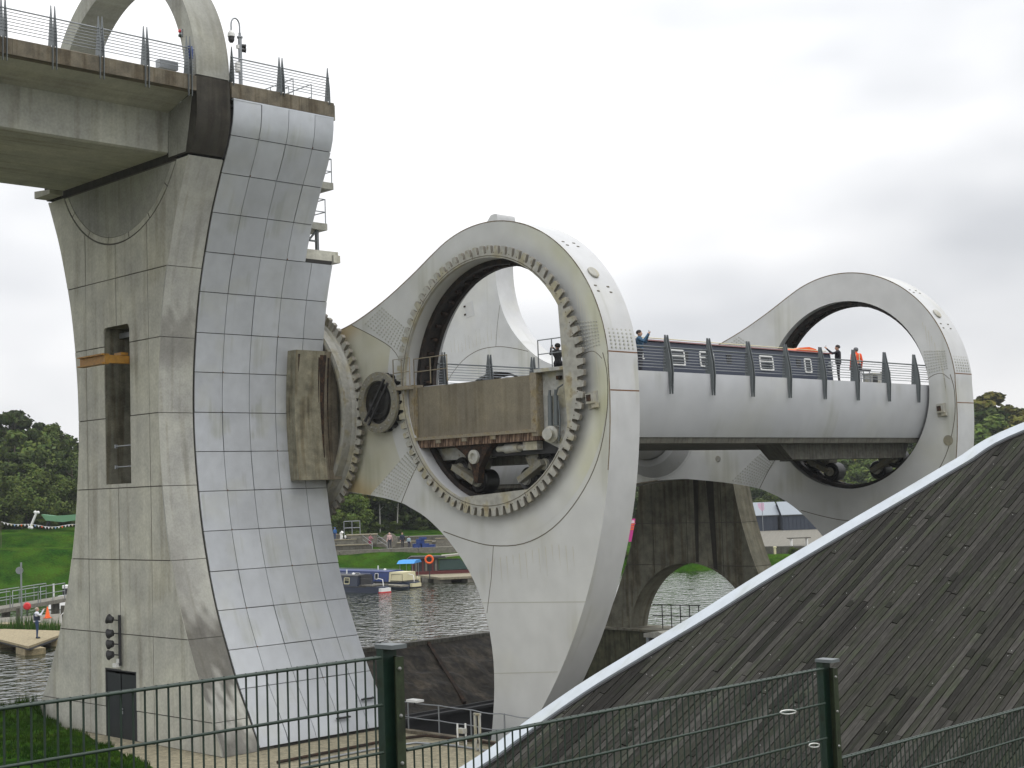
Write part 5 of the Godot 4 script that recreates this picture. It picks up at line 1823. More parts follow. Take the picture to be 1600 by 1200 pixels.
func red_pipe() -> MB:
	var s := MB.new()
	s.tube([Vector3(9.5, 0.08, 8.0), Vector3(9.4, 0.08, 5.2), Vector3(9.3, 0.08, 3.0), Vector3(9.8, 0.1, 1.7), Vector3(12.0, 0.12, 1.5), Vector3(15.5, 0.12, 1.5)], 0.055, 8)
	return s
func white_pipe() -> MB:
	var s := MB.new()
	s.tube([Vector3(10.2, 0.05, 7.6), Vector3(10.1, 0.05, 4.4), Vector3(10.4, 0.05, 2.7), Vector3(12.0, 0.05, 2.3), Vector3(15.5, 0.05, 2.4)], 0.04, 6)
	return s

# ------------------------------------------------------------------ far shore: terraces, boats, sheds
const BO := Vector3(-72.5, 0, -65.5)
const BU := Vector3(0.664, 0, -0.748)
const BN := Vector3(-0.748, 0, -0.664)
func bp(u: float, dep: float, y: float) -> Vector3:
	return BO + BU * u + BN * dep + Vector3(0, y, 0)
func bbox(b: MB, u: float, dep: float, y0: float, y1: float, wu: float, wd: float) -> void:
	b.box(bp(u, dep, (y0 + y1) * 0.5), Vector3(wu, y1 - y0, wd), Basis(BU, Vector3.UP, BU.cross(Vector3.UP)))

func build_far_shore() -> void:
	var b := MB.new()
	var t := thing("stone_terrace", "grey stepped stone terrace above the grass on the far bank", "terrace")
	for k in 9:
		b = MB.new(); bbox(b, -16.5 + k * 4.3, 0.3, 1.4, 2.98, 4.22, 0.5); put("front_wall", b, mats.stone, t)
	b = MB.new(); bbox(b, 1.0, 3.0, 1.2, 2.86, 40.0, 5.2); put("paving", b, mats.stone, t)
	b = MB.new(); bbox(b, 2.0, 7.2, 1.2, 3.42, 36.0, 3.4); put("upper_paving", b, mats.stone, t)
	b = MB.new(); bbox(b, 3.0, 10.6, 1.2, 3.95, 34.0, 3.6); put("upper_paving", b, mats.stone_dark, t)
	for q in [[-9.5, 3.0, 3.4, 4.2, 0.6], [-4.6, 3.1, 3.4, 4.6, 0.6], [-9.8, 4.8, 3.95, 3.2, 0.5], [-6.0, 5.0, 3.95, 3.6, 0.5], [-9.0, 6.8, 4.5, 6.2, 0.6], [-3.6, 6.6, 4.4, 3.4, 2.2], [0.4, 5.6, 3.35, 1.2, 0.6], [3.1, 5.2, 3.5, 2.4, 0.5], [6.2, 5.4, 3.7, 3.0, 0.5]]:
		b = MB.new(); bbox(b, q[0], q[1], 2.6, q[2], q[3], q[4]); put("step_wall", b, mats.stone if q[1] > 4.9 else mats.stone_dark, t)
		b = MB.new(); bbox(b, q[0], q[1], q[2], q[2] + 0.1, q[3] + 0.1, q[4] + 0.12); put("coping", b, mats.paving, t)
	for q in [[-11.4, 2.4], [-8.2, 2.2], [-6.9, 4.1], [-9.9, 5.9]]:
		b = MB.new(); bbox(b, q[0], q[1], 2.86, 3.3 + 0.1 * q[1], 1.3, 0.7); put("bench_block", b, mats.stone_dark, t)
	for u in [-2.2, -0.6]:
		b = MB.new()
		b.tube([bp(u, 0.8, 2.9), bp(u, 0.8, 3.7), bp(u - 1.2, 4.4, 4.4), bp(u - 1.2, 4.4, 3.4)], 0.025, 6)
		b.tube([bp(u, 0.8, 3.3), bp(u - 1.2, 4.4, 3.95)], 0.02, 6)
		put("stair_rail", b, mats.galv, t)
	t = thing("steel_frame", "tall rectangular steel frame on the back of the terrace", "frame", bp(-5.6, 6.6, 4.5), "", 0.0)
	for u in [0.0, 0.9, 1.8]:
		b = MB.new(); b.tube([BU * u, BU * u + Vector3(0, 1.5, 0)], 0.05, 6); put("upright", b, mats.galv, t)
	for y in [0.75, 1.5]:
		b = MB.new(); b.tube([Vector3(0, y, 0), BU * 1.8 + Vector3(0, y, 0)], 0.05, 6); put("bar", b, mats.galv, t)
	t = thing("striped_pole", "black and white ringed pole beside the cladding edge", "pole", bp(-7.9, 1.2, 2.86))
	for k in 12:
		b = MB.new(); b.lathe([Vector2(0.11, 0), Vector2(0.11, 0.16), Vector2(0.0, 0.16)], Vector3(0, k * 0.16, 0), Vector3.UP, 10); put("ring", b, mats.white if k % 2 else mats.black, t)
	t = thing("white_sculpted_seat", "small white curved seat standing on the terrace", "seat", bp(-5.9, 5.7, 3.95))
	b = MB.new(); b.tube([Vector3(0, 0, 0), Vector3(0.1, 0.4, 0), Vector3(0, 0.75, 0), Vector3(0.25, 0.9, 0)], 0.16, 8); b.tube([BU * 0.4 + Vector3(0, 0.3, 0), BU * 1.3 + Vector3(0, 0.35, 0)], 0.2, 8); put("seat", b, mats.white, t)
	b = MB.new(); b.box(BU * 0.7 + Vector3(0, 0.08, 0), Vector3(0.8, 0.3, 0.4)); put("base", b, mats.charcoal, t)
	t = thing("blue_crates", "stack of bright blue crates under a sheet on the terrace", "crates", bp(2.6, 2.0, 2.86))
	for q in [[0, 0, 0.8, 0.5, 0.2], [0.9, 0, 0.8, 0.5, 0.3], [1.7, 0, 0.7, 0.35, -0.2], [0.4, 0.5, 0.9, 0.5, 0.1], [0.7, 0.95, 0.6, 0.25, 0.5]]:
		b = MB.new(); b.box(BU * q[0] + Vector3(0, q[1] + q[3] * 0.5, 0), Vector3(q[2], q[3], 0.7), Basis(Vector3.UP, 0.85 + q[4])); put("crate", b, mats.blue_boat if q[4] < 0.25 else mats.blue_light, t) if mats.has("blue_light") else put("crate", b, mats.blue_boat, t)
	t = thing("cable_drum", "round stone-coloured drum on edge behind the walkers", "drum", bp(-0.4, 4.4, 3.5))
	b = MB.new(); b.lathe([Vector2(0.0, -0.3), Vector2(0.85, -0.3), Vector2(0.85, 0.3), Vector2(0.0, 0.3)], Vector3(0, 0.2, 0), BN, 24, false); put("drum", b, mats.stone, t)
	# moored boats and their jetty
	narrowboat(Vector3(-52.3, 0.15, -46.7), PI / 2, 15.0, "dark narrowboat with gold-framed window and red and white stern", "navy")
	narrowboat(Vector3(-54.6, 0.15, -52.3), PI / 2, 16.0, "bright blue narrowboat with cream stern cover moored behind the dark one", "blue")
	t = thing("canopy_launch", "small open launch under a flat bright blue canopy", "boat", Vector3(-57.6, 0.15, -55.2), "", 2.2)
	b = MB.new(); b.prism(PackedVector2Array([Vector2(-1.9, -0.65), Vector2(1.4, -0.7), Vector2(2.3, 0), Vector2(1.4, 0.7), Vector2(-1.9, 0.65)]), -0.2, 0.65, Transform3D(Basis(Vector3.RIGHT, Vector3(0, 0, 1), Vector3.UP), Vector3.ZERO)); put("hull", b, mats.cream, t)
	for q in [[-1.5, -0.6], [-1.5, 0.6], [1.1, -0.6], [1.1, 0.6]]:
		b = MB.new(); b.tube([Vector3(q[0], 0.6, q[1]), Vector3(q[0], 2.1, q[1])], 0.03, 6); put("canopy_pole", b, mats.galv, t)
	b = MB.new(); b.prism(PackedVector2Array([Vector2(-1.8, 2.08), Vector2(1.5, 2.08), Vector2(0.9, 2.36), Vector2(-0.9, 2.36)]), -0.85, 0.85); put("canopy", b, paint("canopy_blue", lin(0.02, 0.22, 0.55), 0.6), t)
	b = MB.new(); b.box(Vector3(-0.6, 0.85, 0), Vector3(0.9, 0.5, 0.9)); put("locker", b, mats.stone_dark, t)
	t = thing("lifebuoy_post", "orange ring lifebuoy hung on a post behind the moored boats", "lifebuoy", Vector3(-57.0, 0.5, -57.2))
	b = MB.new(); b.tube([Vector3(0, 0, 0), Vector3(0, 2.2, 0)], 0.05, 6); put("post", b, mats.charcoal, t)
	b = MB.new(); torus(b, Vector3(0.1, 1.95, 0.1), Vector3(0.75, 0, 0.66).normalized(), 0.36, 0.1); put("ring", b, mats.orange, t)
	t = thing("jetty", "pale floating jetty with dark gaps between its floats", "jetty")
	b = MB.new(); slab(b, [Vector2(-63.5, -60.2), Vector2(-55.6, -57.2), Vector2(-52.6, -61.4), Vector2(-60.0, -66.2)], 0.5, 0.72); put("deck", b, mats.paving, t)
	for q in [[-62.2, -60.3], [-59.2, -59.2], [-56.3, -58.2], [-54.6, -60.3]]:
		b = MB.new(); b.box(Vector3(q[0], 0.28, q[1]), Vector3(1.7, 0.5, 1.2), Basis(Vector3.UP, -0.35)); put("float", b, mats.stone, t)
	b = MB.new(); slab(b, [Vector2(-58.0, -50.2), Vector2(-52.2, -49.4), Vector2(-52.4, -50.6), Vector2(-58.0, -51.0)], 0.4, 0.55); put("finger_deck", b, mats.stone, t)
	t = thing("covered_barge", "timber barge with striped curtains and dark green canopy at the jetty", "barge", Vector3(-60.6, 0.15, -62.4), "", 0.85)
	b = MB.new(); b.prism(PackedVector2Array([Vector2(-3.6, -1.1), Vector2(3.6, -1.1), Vector2(5.0, 0), Vector2(3.6, 1.1), Vector2(-3.6, 1.1)]), -0.2, 0.9, Transform3D(Basis(Vector3.RIGHT, Vector3(0, 0, 1), Vector3.UP), Vector3.ZERO)); put("hull", b, mats.maroon, t)
	b = MB.new(); b.box(Vector3(-2.0, 1.5, 0), Vector3(2.8, 1.3, 1.9)); put("cabin", b, mats.charcoal, t)
	for k in 8:
		b = MB.new(); b.box(Vector3(-3.2 + k * 0.33, 1.45, 0.97), Vector3(0.17, 1.1, 0.05)); put("curtain", b, [mats.maroon, mats.stone, mats.charcoal][k % 3], t)
	b = MB.new(); b.prism(PackedVector2Array([Vector2(-3.8, 2.15), Vector2(0.2, 2.15), Vector2(0.0, 2.35), Vector2(-3.4, 2.4)]), -1.25, 1.25); put("roof", b, mats.charcoal, t)
	b = MB.new(); b.prism(PackedVector2Array([Vector2(-0.55, 0.95), Vector2(3.6, 0.95), Vector2(2.2, 1.3), Vector2(1.6, 1.95), Vector2(-0.55, 2.0)]), -1.0, 1.0); put("canopy", b, paint("canopy_green", lin(0.03, 0.06, 0.055), 0.7), t)
	b = MB.new(); b.prism(PackedVector2Array([Vector2(-0.3, 2.2), Vector2(3.6, 2.5), Vector2(3.6, 2.62), Vector2(-0.3, 2.4)]), -1.2, 1.2); put("awning", b, mats.gear_grey, t)
	b = MB.new(); b.tube([Vector3(3.3, 0.9, 0.9), Vector3(3.8, 1.3, 0.7), Vector3(4.3, 1.7, 0.4)], 0.07, 6); put("bow_scroll", b, mats.deck_tan, t)
	# sheds beyond the right-hand quay
	for q in [[-86.2, -144.6, 13.0, "long slate-blue shed with grey sloping roof behind the arched pier"], [-77.4, -152.5, 9.5, "shorter slate-blue shed right of the gap between the two sheds"]]:
		t = thing("shed", q[3], "shed", Vector3(q[0], 0.85, q[1]), "", 0.848)
		var L: float = q[2]
		b = MB.new(); b.prism(PackedVector2Array([Vector2(-2.6, 0), Vector2(2.6, 0), Vector2(2.6, 2.9), Vector2(0, 4.75), Vector2(-2.6, 2.9)]), -L * 0.5, L * 0.5, Transform3D(Basis(Vector3(0, 0, 1), Vector3.UP, Vector3(-1, 0, 0)), Vector3.ZERO)); put("wall", b, paint("shed_blue", lin(0.035, 0.045, 0.065), 0.7), t)
		for s in [1.0, -1.0]:
			b = MB.new(); b.bar(Vector3(0, 4.85, 0), Vector3(0, 2.9, 2.85 * s), L + 0.5, 0.12, Vector3.UP); put("roof", b, paint("roof_grey", lin(0.25, 0.28, 0.31), 0.6), t)
		b = MB.new(); b.box(Vector3(0, 2.85, 2.66), Vector3(L + 0.2, 0.22, 0.12)); put("fascia", b, mats.charcoal, t)
		for k in int(L / 0.6):
			b = MB.new(); b.box(Vector3(-L * 0.5 + 0.3 + k * 0.6, 1.4, 2.63), Vector3(0.08, 2.7, 0.06)); put("board_batten", b, mats.navy, t)
		b = MB.new(); b.box(Vector3(L * 0.12, 2.4, 2.68), Vector3(0.25, 0.3, 0.08)); put("lamp", b, mats.white, t)
	t = thing("pink_flag", "pale pink feather flag on a thin pole in front of the sheds", "flag", Vector3(-80.3, 0.85, -144.4))
	b = MB.new(); b.tube([Vector3(0, 0, 0), Vector3(0, 5.0, 0)], 0.05, 6); put("pole", b, mats.galv, t)
	b = MB.new(); b.prism(PackedVector2Array([Vector2(-0.7, 4.8), Vector2(0.3, 4.9), Vector2(0.35, 3.9), Vector2(0.0, 3.5), Vector2(-0.5, 4.1)]), -0.02, 0.02, Transform3D(Basis(Vector3.UP, 0.8), Vector3.ZERO)); put("cloth", b, paint("pink", lin(0.62, 0.42, 0.55), 0.8), t)
	b = MB.new(); b.box(Vector3(0, 0.25, 0), Vector3(1.6, 0.5, 0.8), Basis(Vector3.UP, 0.85)); put("base_block", b, mats.stone, t)
	t = thing("magenta_banner", "tall magenta banner with pale lettering blocks left of the arched pier", "banner", Vector3(-80.4, 1.3, -114.6))
	b = MB.new(); b.box(Vector3(0, 1.6, 0), Vector3(1.25, 3.1, 0.08), Basis(Vector3.UP, 0.8)); put("cloth", b, paint("magenta", lin(0.55, 0.03, 0.25), 0.8), t)
	b = MB.new()
	for k in 4: b.box(Vector3(0.03, 2.7 - k * 0.32, 0.05), Vector3(0.7 - 0.1 * (k % 2), 0.2, 0.04), Basis(Vector3.UP, 0.8))
	put("print", b, mats.orange, t)
	b = MB.new(); b.box(Vector3(0.03, 2.75, 0.07), Vector3(0.6, 0.4, 0.04), Basis(Vector3.UP, 0.8)); put("pale_print", b, paint("pale_pink", lin(0.75, 0.5, 0.6), 0.8), t)
	for s in [-0.62, 0.62]:
		b = MB.new(); b.tube([Vector3(s * 0.7, 0, -s * 0.72), Vector3(s * 0.7, 3.3, -s * 0.72)], 0.05, 6); put("pole", b, mats.galv, t)
	t = thing("white_cruiser", "white cabin cruiser moored beyond the left leg of the arched pier", "boat", Vector3(-50.0, 0.15, -76.2), "", 2.0)
	b = MB.new(); b.prism(PackedVector2Array([Vector2(-2.6, -0.9), Vector2(1.6, -0.95), Vector2(3.2, 0), Vector2(1.6, 0.95), Vector2(-2.6, 0.9)]), -0.2, 1.0, Transform3D(Basis(Vector3.RIGHT, Vector3(0, 0, 1), Vector3.UP), Vector3.ZERO)); put("hull", b, mats.white, t)
	b = MB.new(); b.prism(PackedVector2Array([Vector2(-1.6, 1.0), Vector2(1.6, 1.0), Vector2(0.7, 2.1), Vector2(-1.3, 2.2)]), -0.8, 0.8); put("cabin", b, mats.white, t)
	b = MB.new(); b.prism(PackedVector2Array([Vector2(-1.2, 1.45), Vector2(1.0, 1.45), Vector2(0.6, 1.95), Vector2(-1.1, 2.0)]), -0.83, 0.83); put("window", b, mats.glass, t)
	for q in [[-51.2, -100.6, "nearer the pier"], [-46.6, -104.5, "further right"]]:
		t = thing("picnic_table", "low pale picnic table on the right-hand quay, %s" % q[2], "table", Vector3(q[0], 1.45, q[1]), "picnic tables on the quay", 0.85)
		b = MB.new(); b.box(Vector3(0, 0.85, 0), Vector3(2.6, 0.1, 0.9)); put("tabletop", b, mats.stone_dark, t)
		for s in [-0.9, 0.9]:
			b = MB.new(); b.box(Vector3(s, 0.4, 0), Vector3(0.12, 0.8, 0.8)); put("leg", b, mats.white, t)
	t = thing("white_bollard", "short white bollard in the grass right of the arched pier", "bollard", Vector3(-45.8, 0.5, -98.6))
	b = MB.new(); b.lathe([Vector2(0.14, 0), Vector2(0.14, 0.95), Vector2(0.2, 0.97), Vector2(0.2, 1.12), Vector2(0, 1.14)], Vector3.ZERO, Vector3.UP, 10); put("post", b, mats.cream, t)
	t = thing("quay_paving", "wide pale paved quay in front of the sheds", "paving")
	b = MB.new(); slab(b, [Vector2(-60.0, -95.0), Vector2(-36.0, -103.0), Vector2(-60.0, -166.0), Vector2(-92.0, -142.0)], 0.6, 1.45); put("slab", b, mats.stone, t)
	b = MB.new(); slab(b, [Vector2(-60.5, -94.5), Vector2(-35.5, -102.5), Vector2(-35.8, -103.4), Vector2(-60.8, -95.4)], 0.6, 1.6); put("edge_kerb", b, mats.stone_dark, t)

func slab(b: MB, pts: Array, y0: float, y1: float) -> void:
	var p := PackedVector2Array()
	for q in pts: p.append(Vector2(q.x, -q.y))
	b.prism(p, y0, y1, Transform3D(Basis(Vector3.RIGHT, Vector3(0, 0, -1), Vector3.UP), Vector3.ZERO))

func torus(b: MB, c: Vector3, axis: Vector3, R: float, r: float, seg := 20) -> void:
	var s := axis.cross(Vector3(0.2, 0.9, 0.3)).normalized()
	var t := axis.cross(s)
	var pts := []
	for i in seg + 1: pts.append(c + (s * cos(TAU * i / seg) + t * sin(TAU * i / seg)) * R)
	b.tube(pts, r, 8, -1.0, false)

# ------------------------------------------------------------------ left bank: pontoons, gangway, odd things on the lawn
func build_left_bank() -> void:
	var b := MB.new()
	var t := thing("front_pontoon", "tan-decked floating pontoon carrying the person, left of the tower", "pontoon")
	b = MB.new(); slab(b, [Vector2(-30.7, -3.0), Vector2(-36.4, -4.1), Vector2(-46, -5.7), Vector2(-44.0, -7.9), Vector2(-37.8, -9.4)], 0.62, 0.75); put("deck", b, mats.deck_tan, t)
	b = MB.new(); slab(b, [Vector2(-30.75, -3.1), Vector2(-36.4, -4.2), Vector2(-46, -5.8), Vector2(-44.0, -7.8), Vector2(-37.7, -9.3)], 0.5, 0.62); put("edge", b, mats.charcoal, t)
	for q in [[-32.4, -4.0], [-38.5, -5.3], [-36.3, -7.6]]:
		b = MB.new(); b.box(Vector3(q[0], 0.3, q[1]), Vector3(2.1, 0.42, 1.2), Basis(Vector3.UP, -0.2)); put("float", b, mats.deck_tan, t)
	b = MB.new()
	b.tube([Vector3(-36.9, 0.75, -8.3), Vector3(-36.9, 1.9, -8.3), Vector3(-36.9, 2.05, -8.5), Vector3(-36.9, 2.05, -9.2)], 0.035, 6)
	put("ladder_hoop", b, mats.white, t)
	t = thing("rear_pontoon", "grey-decked pontoon behind the reeds, with tan edging", "pontoon")
	b = MB.new(); slab(b, [Vector2(-54.7, -12.0), Vector2(-52.9, -19.0), Vector2(-40.5, -12.0), Vector2(-48.4, -9.6)], 0.45, 0.7); put("deck", b, mats.stone, t)
	b = MB.new(); slab(b, [Vector2(-48.6, -9.2), Vector2(-39.3, -11.3), Vector2(-39.8, -12.3), Vector2(-48.9, -10.2)], 0.5, 0.8); put("edging", b, mats.deck_tan, t)
	b = MB.new(); slab(b, [Vector2(-51.0, -15.6), Vector2(-46.0, -17.5), Vector2(-47.0, -18.6), Vector2(-51.5, -17.0)], 0.7, 0.85); put("edging", b, mats.deck_tan, t)
	# reeds between the two pontoons
	b = MB.new()
	for i in 1500:
		var u := rng.randf()
		var p := Vector3(lerpf(-49.5, -37.2, u), 0.2, lerpf(-8.2, -10.5, u)) + Vector3(rng.randf_range(-0.3, 0.3), 0, rng.randf_range(-0.75, 0.75))
		var h := rng.randf_range(0.5, 1.25) * (1.0 + 0.5 * sin(u * 17.0) * sin(u * 5.0))
		var a := rng.randf() * TAU
		var s := Vector3(cos(a), 0, sin(a)) * 0.05
		var g := rng.randf_range(0.7, 1.2)
		b.col = Color(0.05 * g, 0.105 * g, 0.02 * g)
		b.tri(p - s, p + s, p + Vector3(rng.randf_range(-0.25, 0.25), h, rng.randf_range(-0.25, 0.25)))
	tag(put("reeds", b, mats.leaf, null, "stuff"), "green reeds growing between the front and rear pontoons", "reeds")
	t = thing("gangway", "pale bridge with double tube handrails leading to the pontoons", "gangway")
	b = MB.new(); b.bar(Vector3(-57.0, 1.0, -12.0), Vector3(-64.2, 1.35, -26.5), 2.0, 0.3); put("deck", b, mats.stone, t)
	for q in [[-58.6, -14.9], [-61.3, -20.4]]:
		b = MB.new(); b.bar(Vector3(q[0], -0.6, q[1]), Vector3(q[0], 1.0, q[1]), 0.5, 0.5, Vector3.RIGHT); put("pile", b, mats.stone, t)
	for k in 3:
		for s in [0.9, -0.9]:
			var d := Vector3(-7.2, 0.35, -14.5).normalized()
			var o: Vector3 = Vector3(-d.z, 0, d.x) * s
			var a: Vector3 = Vector3(-56.6, 1.12, -11.4) + d * (k * 3.4) + o
			var e := a + d * 3.1
			b = MB.new()
			b.tube([a, a + Vector3(0, 1.25, 0), e + Vector3(0, 1.25, 0), e], 0.04, 6)
			b.tube([a + Vector3(0, 0.65, 0), e + Vector3(0, 0.65, 0)], 0.035, 6)
			b.tube([(a + e) * 0.5, (a + e) * 0.5 + Vector3(0, 1.25, 0)], 0.03, 6)
			put("handrail", b, mats.galv, t)
	t = thing("sign_pole", "tall thin pole with a small round sign at its top", "sign pole", Vector3(-46.7, 0.7, -10.4))
	b = MB.new(); b.tube([Vector3(0, -1.0, 0), Vector3(0, 4.3, 0)], 0.065, 8); put("pole", b, mats.galv, t)
	b = MB.new(); b.lathe([Vector2(0, 0), Vector2(0.26, 0), Vector2(0.26, 0.03), Vector2(0, 0.03)], Vector3(-0.15, 3.75, 0.05), Vector3(0.75, 0, 0.65).normalized(), 16); put("disc", b, mats.galv, t)
	for q in [[-42.3, -11.2, 2.1, "nearest the tower"], [-46.2, -9.9, 1.9, "below the tall thin pole"], [-49.3, -15.3, 2.0, "beside the traffic cone"]]:
		tag(put("mooring_pile", pile_mesh(Vector3(q[0], 0, q[1]), q[2], 0.13), mats.stone_dark), "plain grey mooring pile by the rear pontoon, %s" % q[3], "mooring pile")
	t = thing("capped_pile", "thick black mooring pile with a white cap", "mooring pile", Vector3(-70.5, 0, -26.2))
	b = MB.new(); b.lathe([Vector2(0.36, -1), Vector2(0.36, 1.55)], Vector3.ZERO, Vector3.UP, 14); put("pile", b, mats.black, t)
	b = MB.new(); b.lathe([Vector2(0.38, 1.55), Vector2(0.38, 1.8), Vector2(0.0, 1.86)], Vector3.ZERO, Vector3.UP, 14); put("cap", b, mats.white, t)
	t = thing("white_dinghy", "small white dinghy moored behind the gangway", "dinghy", Vector3(-66.4, 0.15, -24.4), "", -0.9)
	b = MB.new(); b.prism(PackedVector2Array([Vector2(-2.2, 0.0), Vector2(-1.8, 0.62), Vector2(0.6, 0.78), Vector2(2.2, 0.6), Vector2(2.4, 0.05)]), -0.9, 0.9, Transform3D(), [], true); put("hull", b, mats.white, t)
	b = MB.new(); b.prism(PackedVector2Array([Vector2(-1.2, 0.7), Vector2(1.4, 0.72), Vector2(0.9, 1.05), Vector2(-0.5, 1.05)]), -0.7, 0.7, Transform3D(), [], true); put("cover", b, mats.pane_light, t)
	b = MB.new(); b.box(Vector3(0.1, 0.35, 0), Vector3(4.2, 0.08, 1.86)); put("rubbing_band", b, mats.deck_tan, t)
	t = thing("traffic_cone", "orange traffic cone standing on the rear pontoon", "traffic cone", Vector3(-50.0, 0.72, -14.0))
	b = MB.new(); b.lathe([Vector2(0.2, 0.05), Vector2(0.04, 0.8), Vector2(0.0, 0.85)], Vector3.ZERO, Vector3.UP, 14); put("cone", b, mats.orange, t)
	b = MB.new(); b.box(Vector3(0, 0.03, 0), Vector3(0.44, 0.06, 0.44)); put("base", b, mats.orange, t)
	t = thing("red_lifebuoy", "red lifebuoy housing on a post behind the person on the pontoon", "lifebuoy", Vector3(-53.6, 0.7, -14.2))
	b = MB.new(); b.tube([Vector3(0, 0, 0), Vector3(0, 0.7, 0)], 0.05, 6); put("post", b, mats.charcoal, t)
	b = MB.new(); b.lathe([Vector2(0, -0.1), Vector2(0.26, -0.08), Vector2(0.29, 0.0), Vector2(0.2, 0.1), Vector2(0, 0.12)], Vector3(0, 0.75, 0), Vector3(0.75, 0.0, 0.65).normalized(), 18); put("housing", b, mats.red, t)
	for q in [[-83.3, -31.5, 0.95, "white wooden marker post at the water's edge below the lawn"]]:
		tag(put("marker_post", pile_mesh(Vector3(q[0], 0.3, q[1]), 1.0, 0.09), mats.white), q[3], "marker post")
	# on the lawn
	t = thing("bone_sculpture", "white bone-shaped sculpture leaning at the edge of the wood", "sculpture", Vector3(-106.6, 6.35, -41.0))
	b = MB.new()
	b.tube([Vector3(-0.22, 0.2, 0.22), Vector3(0.0, 0.9, 0), Vector3(0.28, 1.8, -0.28)], 0.14, 10)
	put("shaft", b, mats.white, t)
	b = MB.new()
	for q in [Vector3(-0.38, 0.17, 0.25), Vector3(-0.1, 0.14, 0.12), Vector3(0.16, 1.88, -0.19), Vector3(0.44, 1.84, -0.4)]: b.lathe([Vector2(0.0, -0.19), Vector2(0.14, -0.13), Vector2(0.19, 0.0), Vector2(0.14, 0.13), Vector2(0.0, 0.19)], q, Vector3.UP, 10)
	put("knob", b, mats.white, t)
	t = thing("green_boat_seat", "pale green boat-shaped shell raised on legs beside the tower edge", "play boat", Vector3(-105.4, 6.25, -44.2), "", 0.85)
	b = MB.new(); b.prism(PackedVector2Array([Vector2(-2.4, 1.7), Vector2(-1.9, 1.0), Vector2(0.0, 0.75), Vector2(2.2, 1.0), Vector2(2.8, 1.7), Vector2(1.0, 1.55), Vector2(-1.0, 1.5)]), -0.8, 0.8, Transform3D(), [], true); put("shell", b, paint("pale_green", lin(0.12, 0.27, 0.15), 0.6), t)
	for q in [[-1.7, 0.6], [-1.7, -0.6], [1.8, 0.6], [1.8, -0.6]]:
		b = MB.new(); b.tube([Vector3(q[0] * 1.15, 0, q[1]), Vector3(q[0], 1.0, q[1] * 0.7)], 0.09, 6); put("leg", b, mats.charcoal, t)
	b = MB.new(); b.tube([Vector3(2.0, 1.5, 0), Vector3(2.0, 3.8, 0)], 0.07, 6); put("mast", b, mats.galv, t)
	t = thing("bunting", "string of small coloured bunting flags across the lawn", "bunting")
	var pts := []
	for i in 25:
		var u := i / 24.0
		pts.append(Vector3(lerpf(-98.8, -95.2, u), lerpf(7.4, 6.75, u) - 0.3 * sin(u * PI) - 0.1 * sin(u * TAU * 2.0), lerpf(-33.5, -41.0, u)))
	b = MB.new(); b.tube(pts, 0.02, 5); put("cord", b, mats.white, t)
	for i in 22:
		b = MB.new()
		var a: Vector3 = pts[i + 1]
		var d: Vector3 = (pts[i + 2] - pts[i + 1]).normalized() if i < 22 else Vector3.RIGHT
		b.prism(PackedVector2Array([Vector2(-0.11, 0), Vector2(0.11, 0), Vector2(0.0, -0.24)]), -0.006, 0.006, Transform3D(Basis(d, Vector3.UP, d.cross(Vector3.UP)), a))
		put("flag", b, [mats.white, mats.white, mats.cream, paint("flag_blue", lin(0.25, 0.4, 0.6)), mats.white, mats.orange][i % 6], t)
	for e in [0, 24]:
		b = MB.new(); b.tube([pts[e] - Vector3(0, 2.8, 0), pts[e] + Vector3(0, 0.1, 0)], 0.04, 6); put("stake", b, mats.bark, t)

func pile_mesh(at: Vector3, h: float, r: float) -> MB:
	var b := MB.new()
	b.tube([at + Vector3(0, -1.2, 0), at + Vector3(0, h, 0)], r, 10)
	return b

